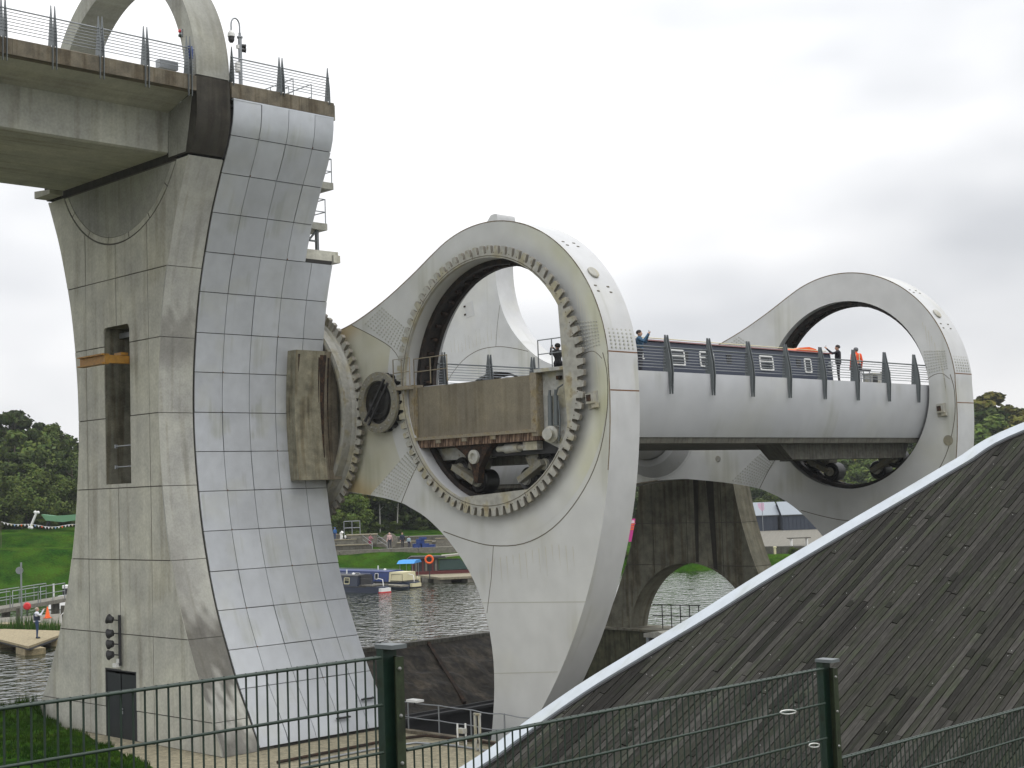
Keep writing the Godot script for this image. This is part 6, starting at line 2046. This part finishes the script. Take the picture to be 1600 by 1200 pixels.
# ------------------------------------------------------------------ trees
const TREES := [[-120.7, 6.6, -40.9, 10.4, 0], [-112.7, 6.6, -39.4, 6.6, 1], [-117.3, 6.6, -43.6, 9.0, 0], [-113.9, 6.6, -43.9, 7.4, 1], [-119.3, 6.6, -48.6, 9.5, 0], [-113.3, 6.6, -47.3, 6.0, 1], [-117.9, 6.6, -51.4, 8.2, 0], [-113.7, 6.6, -50.9, 6.1, 1], [-135.5, 6.6, -49.0, 14.0, 2], [-137.2, 6.6, -52.3, 15.2, 0], [-140.2, 6.6, -55.2, 15.7, 2], [-135.0, 6.6, -54.9, 12.9, 0], [-140.7, 6.6, -58.9, 14.0, 2], [-136.6, 6.6, -58.3, 13.4, 1], [-141.3, 6.6, -62.2, 13.0, 2], [-138.8, 6.6, -62.8, 11.9, 0], [-136.3, 6.6, -63.4, 11.1, 2], [-129.4, 6.6, -50.5, 12.0, 1], [-127.0, 6.6, -55.5, 9.8, 0], [-125.1, 6.6, -59.1, 8.0, 1],
	[-95.0, 4.3, -74.4, 11.0, 4], [-91.8, 4.0, -73.7, 6.5, 4], [-95.9, 4.3, -78.1, 11.4, 3], [-91.6, 4.0, -75.6, 5.2, 4], [-95.8, 4.3, -81.5, 11.3, 0], [-92.0, 4.2, -79.8, 9.8, 5], [-95.9, 4.3, -84.5, 11.0, 5], [-92.2, 4.2, -82.7, 9.9, 5], [-96.1, 4.3, -87.4, 11.6, 5], [-93.8, 4.3, -87.0, 10.3, 0], [-94.6, 4.3, -89.2, 10.8, 1], [-92.2, 4.3, -88.9, 9.9, 0], [-91.4, 4.3, -89.7, 9.1, 1], [-108.0, 4.3, -85.4, 11.7, 0], [-108.1, 4.3, -88.5, 11.4, 1], [-108.1, 4.3, -91.7, 11.1, 0], [-106.4, 4.3, -93.7, 11.0, 1], [-106.2, 4.3, -97.1, 10.5, 0], [-104.5, 4.3, -99.1, 10.0, 1], [-98.3, 4.3, -97.1, 9.5, 0], [-101.4, 4.3, -77.5, 11.2, 0], [-104.0, 4.3, -81.5, 11.2, 0], [-100.5, 4.3, -90.5, 11.5, 2],
	[-96.8, 1.5, -133.4, 9.4, 0], [-101.6, 1.5, -135.9, 8.9, 1], [-104.1, 1.5, -174.9, 9.7, 0], [-100.0, 1.5, -172.9, 9.0, 0], [-100.5, 1.5, -177.4, 9.4, 2], [-100.5, 1.5, -182.3, 9.7, 0], [-93.9, 1.5, -177.1, 10.1, 0], [-93.6, 1.5, -182.1, 12.9, 3], [-88.2, 1.5, -178.5, 12.0, 4], [-90.8, 1.5, -186.3, 12.8, 3], [-85.7, 1.5, -182.4, 11.3, 4], [-87.9, 1.5, -190.4, 12.7, 3], [-82.7, 1.5, -186.5, 11.8, 4], [-81.4, 1.5, -189.6, 13.5, 3], [-80.0, 1.5, -192.7, 13.4, 0], [-85.0, 1.5, -171.0, 10.3, 3], [-80.4, 1.5, -171.6, 9.7, 4], [-78.0, 1.5, -175.4, 9.3, 3],
	[-68.7, 2.0, -180.5, 17.6, 0], [-64.5, 2.0, -178.3, 16.3, 4], [-63.4, 2.0, -181.1, 18.0, 3], [-60.1, 2.0, -178.4, 15.8, 0], [-62.6, 2.0, -186.1, 15.2, 4], [-59.4, 2.0, -183.2, 14.6, 0], [-57.3, 2.0, -182.0, 15.7, 3], [-57.3, 2.0, -186.5, 15.4, 0], [-54.1, 2.0, -183.6, 14.7, 4], [-57.7, 2.0, -171.8, 13.6, 4], [-55.3, 2.0, -173.1, 12.7, 0], [-53.2, 2.0, -175.2, 13.0, 3], [-71.7, 2.0, -181.3, 13.6, 1]]
const COUNT := ["first", "second", "third", "fourth", "fifth", "sixth", "seventh", "eighth", "ninth", "tenth", "eleventh", "twelfth", "thirteenth"]
const LEAVES := [[0.056, 0.080, 0.026], [0.074, 0.102, 0.028], [0.052, 0.068, 0.030], [0.112, 0.110, 0.028], [0.094, 0.136, 0.032], [0.072, 0.094, 0.032]]

func crown(kind: int, sd: int) -> MB:
	var r := RandomNumberGenerator.new()
	r.seed = sd
	var b := MB.new()
	var lobes := []
	var low: float = [0.02, 0.0, 0.03, 0.08, 0.05, 0.34][kind]
	var wide: float = [0.30, 0.40, 0.22, 0.27, 0.34, 0.20][kind]
	for i in 26:
		var y := lerpf(low + 0.06, 0.95, float(i) / 25.0) + r.randf_range(-0.03, 0.03)
		var t := (y - low) / (1.0 - low)
		var env := wide * pow(maxf(sin(PI * pow(clampf(t, 0.02, 0.98), 0.75)), 0.05), 0.6)
		var a := r.randf() * TAU + i * 2.4
		var rr := env * r.randf_range(0.35, 0.85)
		var size := maxf(0.06, env * r.randf_range(0.38, 0.62))
		var g := r.randf_range(0.72, 1.3)
		lobes.append([Vector3(cos(a) * rr, y, sin(a) * rr), size, g])
	var base: Array = LEAVES[kind]
	for l in lobes:
		var n := int(240 + 1500 * l[1])
		for k in n:
			var d := Vector3(r.randfn(), r.randfn(), r.randfn()).normalized()
			var p: Vector3 = l[0] + d * l[1] * pow(r.randf(), 0.34) * (1.0 if r.randf() < 0.82 else r.randf_range(1.0, 1.45)) * Vector3(1.0, 0.82, 1.0)
			if p.y < 0.0: continue
			var s := r.randf_range(0.009, 0.02)
			var u := Vector3(r.randfn(), r.randfn() * 0.6, r.randfn()).normalized()
			var nn := (d + Vector3(r.randfn(), r.randfn(), r.randfn()) * 0.5).normalized()
			u = (u - nn * u.dot(nn)).normalized()
			var v := nn.cross(u)
			var g: float = l[2] * r.randf_range(0.75, 1.25)
			b.col = Color(base[0] * g * r.randf_range(0.88, 1.15), base[1] * g, base[2] * g * r.randf_range(0.8, 1.2))
			var e := p + u * s * 1.5
			var f := p - u * s * 1.5
			b.trin(e, p + v * s, f, nn, nn, nn)
			b.trin(e, f, p - v * s, nn, nn, nn)
	return b

func trunk(kind: int, sd: int) -> MB:
	var r := RandomNumberGenerator.new()
	r.seed = sd
	var b := MB.new()
	var bend := Vector3(r.randf_range(-0.05, 0.05), 0, r.randf_range(-0.05, 0.05))
	var w := 0.009 if kind == 5 else 0.016
	b.tube([Vector3(0, -0.05, 0), Vector3(0, 0.25, 0) + bend * 0.4, Vector3(0, 0.55, 0) + bend, Vector3(0, 0.85, 0) + bend * 0.8], w, 7, w * 0.3)
	for k in 5:
		var y := 0.3 + k * 0.1
		var a := k * 2.3 + r.randf()
		var o := Vector3(0, y, 0) + bend * y * 1.6
		b.tube([o, o + Vector3(cos(a) * 0.07, 0.06, sin(a) * 0.07), o + Vector3(cos(a) * 0.13, 0.16, sin(a) * 0.13)], w * 0.45, 5, w * 0.15)
	return b

func build_trees() -> void:
	var proto := []
	for k in 6:
		for j in 2:
			var root := Node3D.new()
			root.name = "tree"
			put("trunk", trunk(k, 40 + k * 7 + j), mats.birch if k == 5 else mats.bark, root)
			put("crown", crown(k, 90 + k * 5 + j), mats.leaf, root)
			proto.append(root)
	var what := ["dark green bushy", "mid green spreading", "tall narrow dark", "yellow-green", "light green", "white-stemmed slender"]
	var made := []
	for i in TREES.size():
		var q: Array = TREES[i]
		var k: int = q[4]
		var src: Node3D = proto[k * 2 + i % 2]
		var d: Node3D = src.duplicate()
		d.name = numbered(self, ["broadleaf_tree", "broadleaf_tree", "tall_tree", "broadleaf_tree", "broadleaf_tree", "birch_tree"][k])
		add_child(d, true)
		d.position = Vector3(q[0], land(q[0], q[2]) - 0.2, q[2])
		var top: float = q[1] + q[3] + (2.0 if i >= 61 else 0.0)
		var h := top - d.position.y
		d.rotation.y = rng.randf() * TAU
		var wd := rng.randf_range(0.9, 1.25) * (1.15 if h < 9.0 else 1.0) * (1.45 if i >= 61 else 1.0)
		d.scale = Vector3(h * wd, h, h * wd)
		made.append(d)
	var view := (get_node("camera") as Camera3D).transform.affine_inverse()
	var places := [[0, 8, "the front wood left of tower"], [8, 20, "the back wood left of tower"], [20, 33, "the front wood behind terrace"], [33, 43, "the back wood behind terrace"], [43, 49, "row behind pier and sheds"], [49, 61, "row seen through far ring"], [61, 74, "row beyond timber roof"]]
	for q in places:
		var order := range(q[0], mini(q[1], TREES.size()))
		order.sort_custom(func(a, b): return (view * made[a].position).x / (view * made[a].position).z > (view * made[b].position).x / (view * made[b].position).z)
		for n in order.size():
			var place := "leftmost" if n == 0 else ("rightmost" if n == order.size() - 1 else "%s from left" % COUNT[n])
			tag(made[order[n]], "%s tree, %s in %s" % [what[TREES[order[n]][4]], place, q[2]], "tree", "trees, %s" % q[2])
	# low shrubs along the edge of the woods
	var shrub := Node3D.new()
	shrub.name = "shrub"
	put("foliage", crown(1, 300), mats.leaf, shrub)
	var count := [0, 0, 0, 0]
	for q in [[-110, -37.5, 2.0], [-110.5, -41, 1.8], [-109.8, -44.5, 2.4], [-110.3, -48.0, 2.0], [-112, -35, 2.6], [-89, -72, 3.2], [-90, -77.5, 1.8], [-90.5, -81, 1.6], [-90.8, -85.5, 1.7], [-88.5, -87.5, 1.6], [-98, -79.5, 4.0], [-99, -84, 4.0], [-99, -88, 4.0], [-86.5, -92, 2.2], [-44, -90, 1.0], [-41.5, -84.5, 1.2], [-44.5, -82.0, 1.3], [-47, -79.5, 1.2], [-50, -77.5, 1.0], [-39.5, -93.0, 0.9], [-94, -165, 5.0], [-80.5, -168, 4.5], [-76, -171, 5.0], [-107, -172, 5.0]]:
		var d: Node3D = shrub.duplicate()
		d.name = numbered(self, "shrub")
		add_child(d, true)
		d.position = Vector3(q[0], land(q[0], q[1]) - 0.1, q[1])
		d.rotation.y = rng.randf() * TAU
		d.scale = Vector3(q[2] * 1.5, q[2], q[2] * 1.5)
		var zone := 0 if q[0] < -105 and q[1] > -60 else (1 if q[0] < -84 and q[1] > -100 else (2 if q[1] > -100 else 3))
		tag(d, "low green shrub, %s" % ["%s along the wood's edge left of the tower", "%s at the foot of the wood behind the terrace", "%s at the water's edge under the arch", "%s beside the slate-blue sheds"][zone] % COUNT[count[zone]], "shrub", "low shrubs at the wood's edge and the far bank")
		count[zone] += 1
	for p in proto: p.free()
	shrub.free()

func build_near_details() -> void:
	pass

# ------------------------------------------------------------------ people
# one continuous skin: a smooth union of tapered bones, meshed by surface nets
func figure(bones: Array, cell: float, blend := 0.035) -> MB:
	var lo := Vector3(1e9, 1e9, 1e9)
	var hi := -lo
	for k in bones:
		for e in [[k[0], k[2]], [k[1], k[3]]]:
			lo = lo.min(e[0] - Vector3.ONE * (e[1] + 0.06)); hi = hi.max(e[0] + Vector3.ONE * (e[1] + 0.06))
	var n := Vector3i((hi - lo) / cell) + Vector3i(2, 2, 2)
	var F := PackedFloat32Array(); F.resize(n.x * n.y * n.z); F.fill(1.0)
	var D := PackedFloat32Array(); D.resize(F.size()); D.fill(9.0)
	var C := PackedInt32Array(); C.resize(F.size())
	for k in bones:
		var a: Vector3 = k[0]
		var b: Vector3 = k[1]
		var ra: float = k[2]
		var rb: float = k[3]
		var m := maxf(ra, rb) + 0.09
		var p0 := Vector3i((a.min(b) - Vector3.ONE * m - lo) / cell)
		var p1 := Vector3i((a.max(b) + Vector3.ONE * m - lo) / cell)
		var d := b - a
		var dd := maxf(d.length_squared(), 1e-6)
		for z in range(maxi(p0.z, 0), mini(p1.z + 1, n.z)):
			for y in range(maxi(p0.y, 0), mini(p1.y + 1, n.y)):
				for x in range(maxi(p0.x, 0), mini(p1.x + 1, n.x)):
					var p := lo + Vector3(x, y, z) * cell
					var t := clampf((p - a).dot(d) / dd, 0.0, 1.0)
					var v := p.distance_to(a + d * t) - lerpf(ra, rb, t)
					var i := (z * n.y + y) * n.x + x
					if v < D[i]:
						D[i] = v; C[i] = k[4]
					var h := clampf(0.5 + 0.5 * (F[i] - v) / blend, 0.0, 1.0)
					F[i] = lerpf(F[i], v, h) - blend * h * (1.0 - h)
	var out := MB.new()
	var ids := {}
	var vs := []
	var ns := []
	var cs := []
	var off := [0, 1, n.x, n.x + 1, n.x * n.y, n.x * n.y + 1, n.x * n.y + n.x, n.x * n.y + n.x + 1]
	for z in n.z - 1:
		for y in n.y - 1:
			for x in n.x - 1:
				var i := (z * n.y + y) * n.x + x
				var mask := 0
				for k in 8:
					if F[i + off[k]] < 0.0: mask |= 1 << k
				if mask == 0 or mask == 255: continue
				var s := Vector3.ZERO
				var cnt := 0
				for e in [[0, 1], [2, 3], [4, 5], [6, 7], [0, 2], [1, 3], [4, 6], [5, 7], [0, 4], [1, 5], [2, 6], [3, 7]]:
					var fa := F[i + off[e[0]]]
					var fb := F[i + off[e[1]]]
					if (fa < 0.0) == (fb < 0.0): continue
					var t := fa / (fa - fb)
					var A := Vector3(e[0] & 1, (e[0] >> 1) & 1, e[0] >> 2)
					var B := Vector3(e[1] & 1, (e[1] >> 1) & 1, e[1] >> 2)
					s += A.lerp(B, t); cnt += 1
				ids[i] = vs.size()
				vs.append(lo + (Vector3(x, y, z) + s / cnt) * cell)
				ns.append(Vector3(F[i + 1] - F[i] + F[i + off[7]] - F[i + off[6]], F[i + off[2]] - F[i] + F[i + off[7]] - F[i + off[5]], F[i + off[4]] - F[i] + F[i + off[7]] - F[i + off[3]]).normalized())
				cs.append(C[i])
	var pal: Array = bones[0][5]
	for i in ids:
		var x: int = i % n.x
		var y: int = (i / n.x) % n.y
		var z: int = i / (n.x * n.y)
		for ax in 3:
			var st: int = [1, n.x, n.x * n.y][ax]
			var u: int = [n.x, n.x * n.y, 1][ax]
			var w: int = [n.x * n.y, 1, n.x][ax]
			if [y, z, x][ax] < 1 or [z, x, y][ax] < 1: continue
			var fa := F[i]
			var fb := F[i + st]
			if (fa < 0.0) == (fb < 0.0): continue
			if not (ids.has(i - u) and ids.has(i - w) and ids.has(i - u - w)): continue
			var q := [ids[i], ids[i - u], ids[i - u - w], ids[i - w]]
			if fa > 0.0: q.reverse()
			for tr in [[0, 2, 1], [0, 3, 2]] if true else []:
				out.col = pal[cs[q[tr[0]]]]
				out.trin(vs[q[tr[0]]], vs[q[tr[1]]], vs[q[tr[2]]], ns[q[tr[0]]], ns[q[tr[1]]], ns[q[tr[2]]])
	return out

# pose: joint positions in a standing frame that faces +z, 1.75 m tall. Colours: skin, top, legs, shoes, hair
func person(called: String, label: String, at: Vector3, turn: float, hgt: float, cols: Array, pose: String, group := "") -> Node3D:
	var t := thing(called, label, "person", at, group, turn)
	var k := hgt / 1.75
	var skin := 0
	var top := 1
	var leg := 2
	var shoe := 3
	var pal := []
	for c in cols: pal.append(Color(c[0], c[1], c[2]))
	var eL := Vector3(-0.25, 1.14, -0.02)
	var eR := Vector3(0.25, 1.14, -0.02)
	var hL := Vector3(-0.26, 0.9, 0.08)
	var hR := Vector3(0.26, 0.9, 0.08)
	var kn := 0.02
	var lean := 0.0
	if pose == "photo":
		eL = Vector3(-0.24, 1.3, 0.2); eR = Vector3(0.24, 1.3, 0.2)
		hL = Vector3(-0.07, 1.57, 0.36); hR = Vector3(0.07, 1.57, 0.36)
	elif pose == "reach":
		eL = Vector3(-0.2, 1.4, 0.28); eR = Vector3(0.2, 1.36, 0.26)
		hL = Vector3(-0.06, 1.62, 0.5); hR = Vector3(0.06, 1.6, 0.5)
	elif pose == "walk":
		kn = 0.1
		hL = Vector3(-0.26, 0.92, 0.2); hR = Vector3(0.26, 0.92, -0.12)
	elif pose == "lean":
		lean = 0.12
		eL = Vector3(-0.24, 1.16, 0.16); eR = Vector3(0.24, 1.16, 0.16)
		hL = Vector3(-0.2, 1.2, 0.42); hR = Vector3(0.2, 1.2, 0.42)
	var L := Vector3(0, 0, lean)
	var stepL := Vector3(-0.1, 0.08, 0.16 if pose == "walk" else 0.0)
	var stepR := Vector3(0.1, 0.08, -0.2 if pose == "walk" else 0.0)
	var B := [
		[Vector3(0, 0.98, 0), Vector3(0, 1.2, 0.01) + L * 0.4, 0.135, 0.135, top, pal], [Vector3(0, 1.2, 0.01) + L * 0.4, Vector3(0, 1.38, 0) + L, 0.14, 0.14, top],
		[Vector3(-0.09, 1.32, 0) + L, Vector3(0.09, 1.32, 0) + L, 0.125, 0.125, top],
		[Vector3(-0.17, 1.42, 0) + L, Vector3(0.17, 1.42, 0) + L, 0.07, 0.07, top],
		[Vector3(0, 1.42, 0) + L, Vector3(0, 1.54, 0.015) + L * 1.2, 0.055, 0.05, skin],
		[Vector3(0, 1.60, 0.02) + L * 1.3, Vector3(0, 1.66, 0.015) + L * 1.3, 0.083, 0.095, skin], [Vector3(0, 1.57, 0.07) + L * 1.3, Vector3(0, 1.58, 0.06) + L * 1.3, 0.04, 0.05, skin],
		[Vector3(0, 1.63, 0.105) + L * 1.3, Vector3(0, 1.61, 0.125) + L * 1.3, 0.014, 0.018, skin],
		[Vector3(-0.095, 1.63, 0.0) + L * 1.3, Vector3(-0.1, 1.6, 0.0) + L * 1.3, 0.02, 0.015, skin], [Vector3(0.095, 1.63, 0.0) + L * 1.3, Vector3(0.1, 1.6, 0.0) + L * 1.3, 0.02, 0.015, skin],
		[Vector3(-0.19, 1.41, 0) + L, eL + L, 0.065, 0.052, top], [eL + L, hL + L, 0.052, 0.036, top], [Vector3(0.19, 1.41, 0) + L, eR + L, 0.065, 0.052, top], [eR + L, hR + L, 0.052, 0.036, top],
		[hL + L, hL + L + (hL - eL).normalized() * 0.07, 0.034, 0.036, skin], [hR + L, hR + L + (hR - eR).normalized() * 0.07, 0.034, 0.036, skin],
		[Vector3(-0.06, 0.95, 0), Vector3(0.06, 0.95, 0), 0.14, 0.14, leg],
		[Vector3(-0.09, 0.92, 0), Vector3(-0.1, 0.5, kn) + stepL * Vector3(0, 0, 0.5), 0.095, 0.062, leg], [Vector3(-0.1, 0.5, kn) + stepL * Vector3(0, 0, 0.5), stepL, 0.06, 0.042, leg],
		[Vector3(0.09, 0.92, 0), Vector3(0.1, 0.5, kn) + stepR * Vector3(0, 0, 0.5), 0.095, 0.062, leg], [Vector3(0.1, 0.5, kn) + stepR * Vector3(0, 0, 0.5), stepR, 0.06, 0.042, leg],
		[stepL + Vector3(0, -0.03, -0.03), stepL + Vector3(-0.01, -0.04, 0.15), 0.045, 0.036, shoe], [stepR + Vector3(0, -0.03, -0.03), stepR + Vector3(0.01, -0.04, 0.15), 0.045, 0.036, shoe]]
	for q in B:
		q[0] *= k; q[1] *= k; q[2] *= k; q[3] *= k
	var b := figure(B, 0.027)
	for s in [[eL, hL, -1.0], [eR, hR, 1.0]]:
		var d: Vector3 = (s[1] - s[0]).normalized()
		var side := d.cross(Vector3.UP).normalized()
		if side.length() < 0.5: side = Vector3.RIGHT
		b.col = pal[0]
		for f in 4:
			var o: Vector3 = (s[1] + L + d * 0.085 + side * (0.027 - 0.018 * f))
			var ln: float = [0.06, 0.07, 0.065, 0.05][f]
			b.tube([o * k, (o + d * ln * 0.5 + Vector3(0, 0, 0.008)) * k, (o + d * ln * 0.9 + Vector3(0, -0.012, 0.02)) * k], 0.0085 * k, 5, 0.006 * k)
		var th: Vector3 = s[1] + L + d * 0.03 + side * 0.036 * s[2]
		b.tube([th * k, (th + d * 0.035 + side * 0.03 * s[2]) * k, (th + d * 0.065 + side * 0.03 * s[2]) * k], 0.0095 * k, 5, 0.007 * k)
	put("body", b, mats.body, t)
	var hair := MB.new()
	hair.col = pal[4]
	var hc := (Vector3(0, 1.655, -0.005) + L * 1.3) * k
	hair.lathe([Vector2(0.098, -0.03), Vector2(0.112, 0.0), Vector2(0.108, 0.04), Vector2(0.08, 0.085), Vector2(0.04, 0.105), Vector2(0.0, 0.11)], hc, Vector3(0, 0.96, -0.28).normalized(), 14)
	put("hair", hair, mats.body, t)
	if pose == "photo" or pose == "reach":
		var ph := MB.new()
		var m := (hL + hR) * 0.5 + L + Vector3(0, 0.08, 0.03)
		ph.box(m * k, Vector3(0.08, 0.15, 0.012) * k)
		put("phone", ph, mats.black, t)
	return t

func build_people() -> void:
	var sk := [0.48, 0.29, 0.2]
	var face := func(dx: float, dz: float) -> float: return atan2(dx, dz)
	var p := person("person", "person in dark waistcoat and white sleeves photographing from the front pontoon", Vector3(-35.0, 0.75, -5.7), face.call(0.55, -1.0), 1.9, [sk, [0.6, 0.62, 0.68], [0.03, 0.055, 0.13], [0.03, 0.03, 0.03], [0.35, 0.3, 0.25]], "photo")
	var b := MB.new()
	b.lathe([Vector2(0.19, 1.1), Vector2(0.205, 1.3), Vector2(0.2, 1.5), Vector2(0.12, 1.56)], Vector3(0, 0, 0), Vector3.UP, 16)
	put("waistcoat", b, mats.navy, p)
	b = MB.new(); b.lathe([Vector2(0.2, 1.02), Vector2(0.205, 1.09)], Vector3.ZERO, Vector3.UP, 16); put("hem", b, mats.white, p)
	person("person", "person in dark clothes at the gondola end lifting a phone", Vector3(14.32, 12.5, -1.2), face.call(-0.8, -0.3), 1.56, [sk, [0.016, 0.016, 0.017], [0.015, 0.015, 0.016], [0.02, 0.02, 0.02], [0.02, 0.016, 0.014]], "reach")
	person("person", "person in blue denim jacket photographing behind the near ring", Vector3(14.75, 13.0, -5.25), face.call(0.9, -0.5), 1.72, [sk, [0.03, 0.085, 0.15], [0.02, 0.022, 0.03], [0.4, 0.4, 0.4], [0.02, 0.015, 0.012]], "photo")
	person("person", "person in dark coat and cap photographing from the narrowboat", Vector3(14.0, 13.2, -19.95), face.call(-0.75, 0.55), 1.7, [sk, [0.014, 0.015, 0.02], [0.016, 0.017, 0.022], [0.02, 0.02, 0.02], [0.02, 0.018, 0.018]], "reach")
	p = person("person", "person in orange hi-vis vest and grey hat on the gondola deck", Vector3(14.35, 13.0, -20.9), face.call(-0.7, -0.5), 1.8, [sk, [0.8, 0.09, 0.02], [0.016, 0.018, 0.03], [0.02, 0.02, 0.02], [0.12, 0.125, 0.13]], "stand")
	b = MB.new()
	b.lathe([Vector2(0.192, 1.1), Vector2(0.2, 1.13)], Vector3.ZERO, Vector3.UP, 14)
	for x in [-0.09, 0.09]: b.box(Vector3(x, 1.33, 0.145), Vector3(0.04, 0.34, 0.02)); b.box(Vector3(x, 1.33, -0.14), Vector3(0.04, 0.34, 0.02))
	put("reflective_strip", b, mats.cream, p)
	person("person", "person in a bright red hat seated low in the narrowboat", Vector3(13.4, 12.95, -17.0), face.call(0.6, 0.6), 1.42, [sk, [0.42, 0.45, 0.5], [0.03, 0.03, 0.05], [0.02, 0.02, 0.02], [0.5, 0.015, 0.06]], "stand")
	person("person", "person in pink checked top walking on the far terrace", bp(-0.35, 2.4, 2.88), face.call(0.6, 0.7), 1.78, [sk, [0.5, 0.34, 0.33], [0.025, 0.025, 0.04], [0.3, 0.3, 0.3], [0.55, 0.45, 0.4]], "walk")
	person("person", "person in dark navy coat walking on the far terrace", bp(1.05, 2.3, 2.88), face.call(0.7, 0.4), 1.76, [sk, [0.012, 0.02, 0.05], [0.02, 0.02, 0.03], [0.3, 0.28, 0.25], [0.05, 0.04, 0.03]], "walk")
	person("person", "small child in pale blue beside the person in navy", bp(1.75, 2.6, 2.88), face.call(0.7, 0.5), 1.3, [sk, [0.35, 0.45, 0.5], [0.05, 0.05, 0.08], [0.2, 0.2, 0.2], [0.06, 0.04, 0.03]], "stand")
	person("person", "person in pink leaning at the round drum on the terrace", bp(-2.6, 4.2, 2.95), face.call(0.8, 0.2), 1.55, [sk, [0.3, 0.12, 0.14], [0.3, 0.05, 0.1], [0.03, 0.03, 0.03], [0.04, 0.03, 0.025]], "lean")
	person("person", "small figure in blue on the upper left of the terrace", bp(-6.6, 6.0, 4.0), face.call(0.4, 0.8), 1.35, [sk, [0.03, 0.12, 0.32], [0.03, 0.06, 0.15], [0.03, 0.03, 0.03], [0.05, 0.12, 0.3]], "stand")

# ------------------------------------------------------------------ green mesh fence in front
func build_fence() -> void:
	var t := thing("mesh_fence", "dark green welded mesh fence stepping down across the foreground", "fence")
	var x := 45.42
	for q in [[36.4, 32.77, 8.145], [32.64, 29.44, 7.735], [29.32, 26.0, 7.195]]:
		var p := node("fence_panel", t)
		var b := MB.new()
		var z: float = q[0]
		var top: float = q[2]
		var n := 0
		while z > q[1]:
			b = MB.new()
			b.tube([Vector3(x, top - 1.25, z), Vector3(x, top, z)], 0.0044, 5)
			put("mesh_bar", b, mats.fence_green, p)
			z -= 0.05
			n += 1
		for k in 7:
			b = MB.new()
			var y := top - 0.008 - k * 0.2
			b.tube([Vector3(x + 0.011, y, q[0]), Vector3(x + 0.011, y, q[1])], 0.0066, 6)
			if k == 0: b.tube([Vector3(x - 0.011, y, q[0]), Vector3(x - 0.011, y, q[1])], 0.0066, 6)
			put("mesh_rail", b, mats.fence_green, p)
	for q in [[32.705, 8.175], [29.38, 7.765]]:
		var p := node("fence_post", t)
		var b := MB.new()
		b.box(Vector3(x - 0.03, q[1] - 0.8, q[0]), Vector3(0.045, 1.6, 0.075))
		put("tube", b, mats.fence_post, p)
		b = MB.new()
		b.box(Vector3(x + 0.022, q[1] - 0.815, q[0] - 0.024), Vector3(0.05, 1.55, 0.012))
		b.box(Vector3(x + 0.045, q[1] - 0.815, q[0] - 0.008), Vector3(0.006, 1.55, 0.045))
		put("clamp_bar", b, mats.fence_moss, p)
		b = MB.new()
		b.box(Vector3(x, q[1] + 0.004, q[0]), Vector3(0.115, 0.018, 0.085))
		put("cap", b, mats.dark_steel, p)
		for k in 5:
			b = MB.new()
			b.lathe([Vector2(0.009, 0), Vector2(0.007, 0.006), Vector2(0, 0.008)], Vector3(x + 0.048, q[1] - 0.09 - k * 0.2, q[0] - 0.006), Vector3.RIGHT, 8)
			put("bolt", b, mats.screw, p)
	for q in [[45.45, 7.53, 29.84, 0.075], [45.45, 7.31, 29.6, 0.05]]:
		var b := MB.new()
		var pts := []
		for i in 17:
			var a := TAU * i / 17.0 * 1.02
			pts.append(Vector3(q[0] + 0.01 * sin(a), q[1] + 0.012 * sin(a) + 0.01 * cos(a), q[2] + q[3] * cos(a)))
		b.tube(pts, 0.004, 5)
		tag(put("cable_tie", b, mats.white), "white cable tie looped on the fence wires, %s" % ("longer one on the second rail" if q[3] > 0.06 else "shorter one lower by the post"), "cable tie")
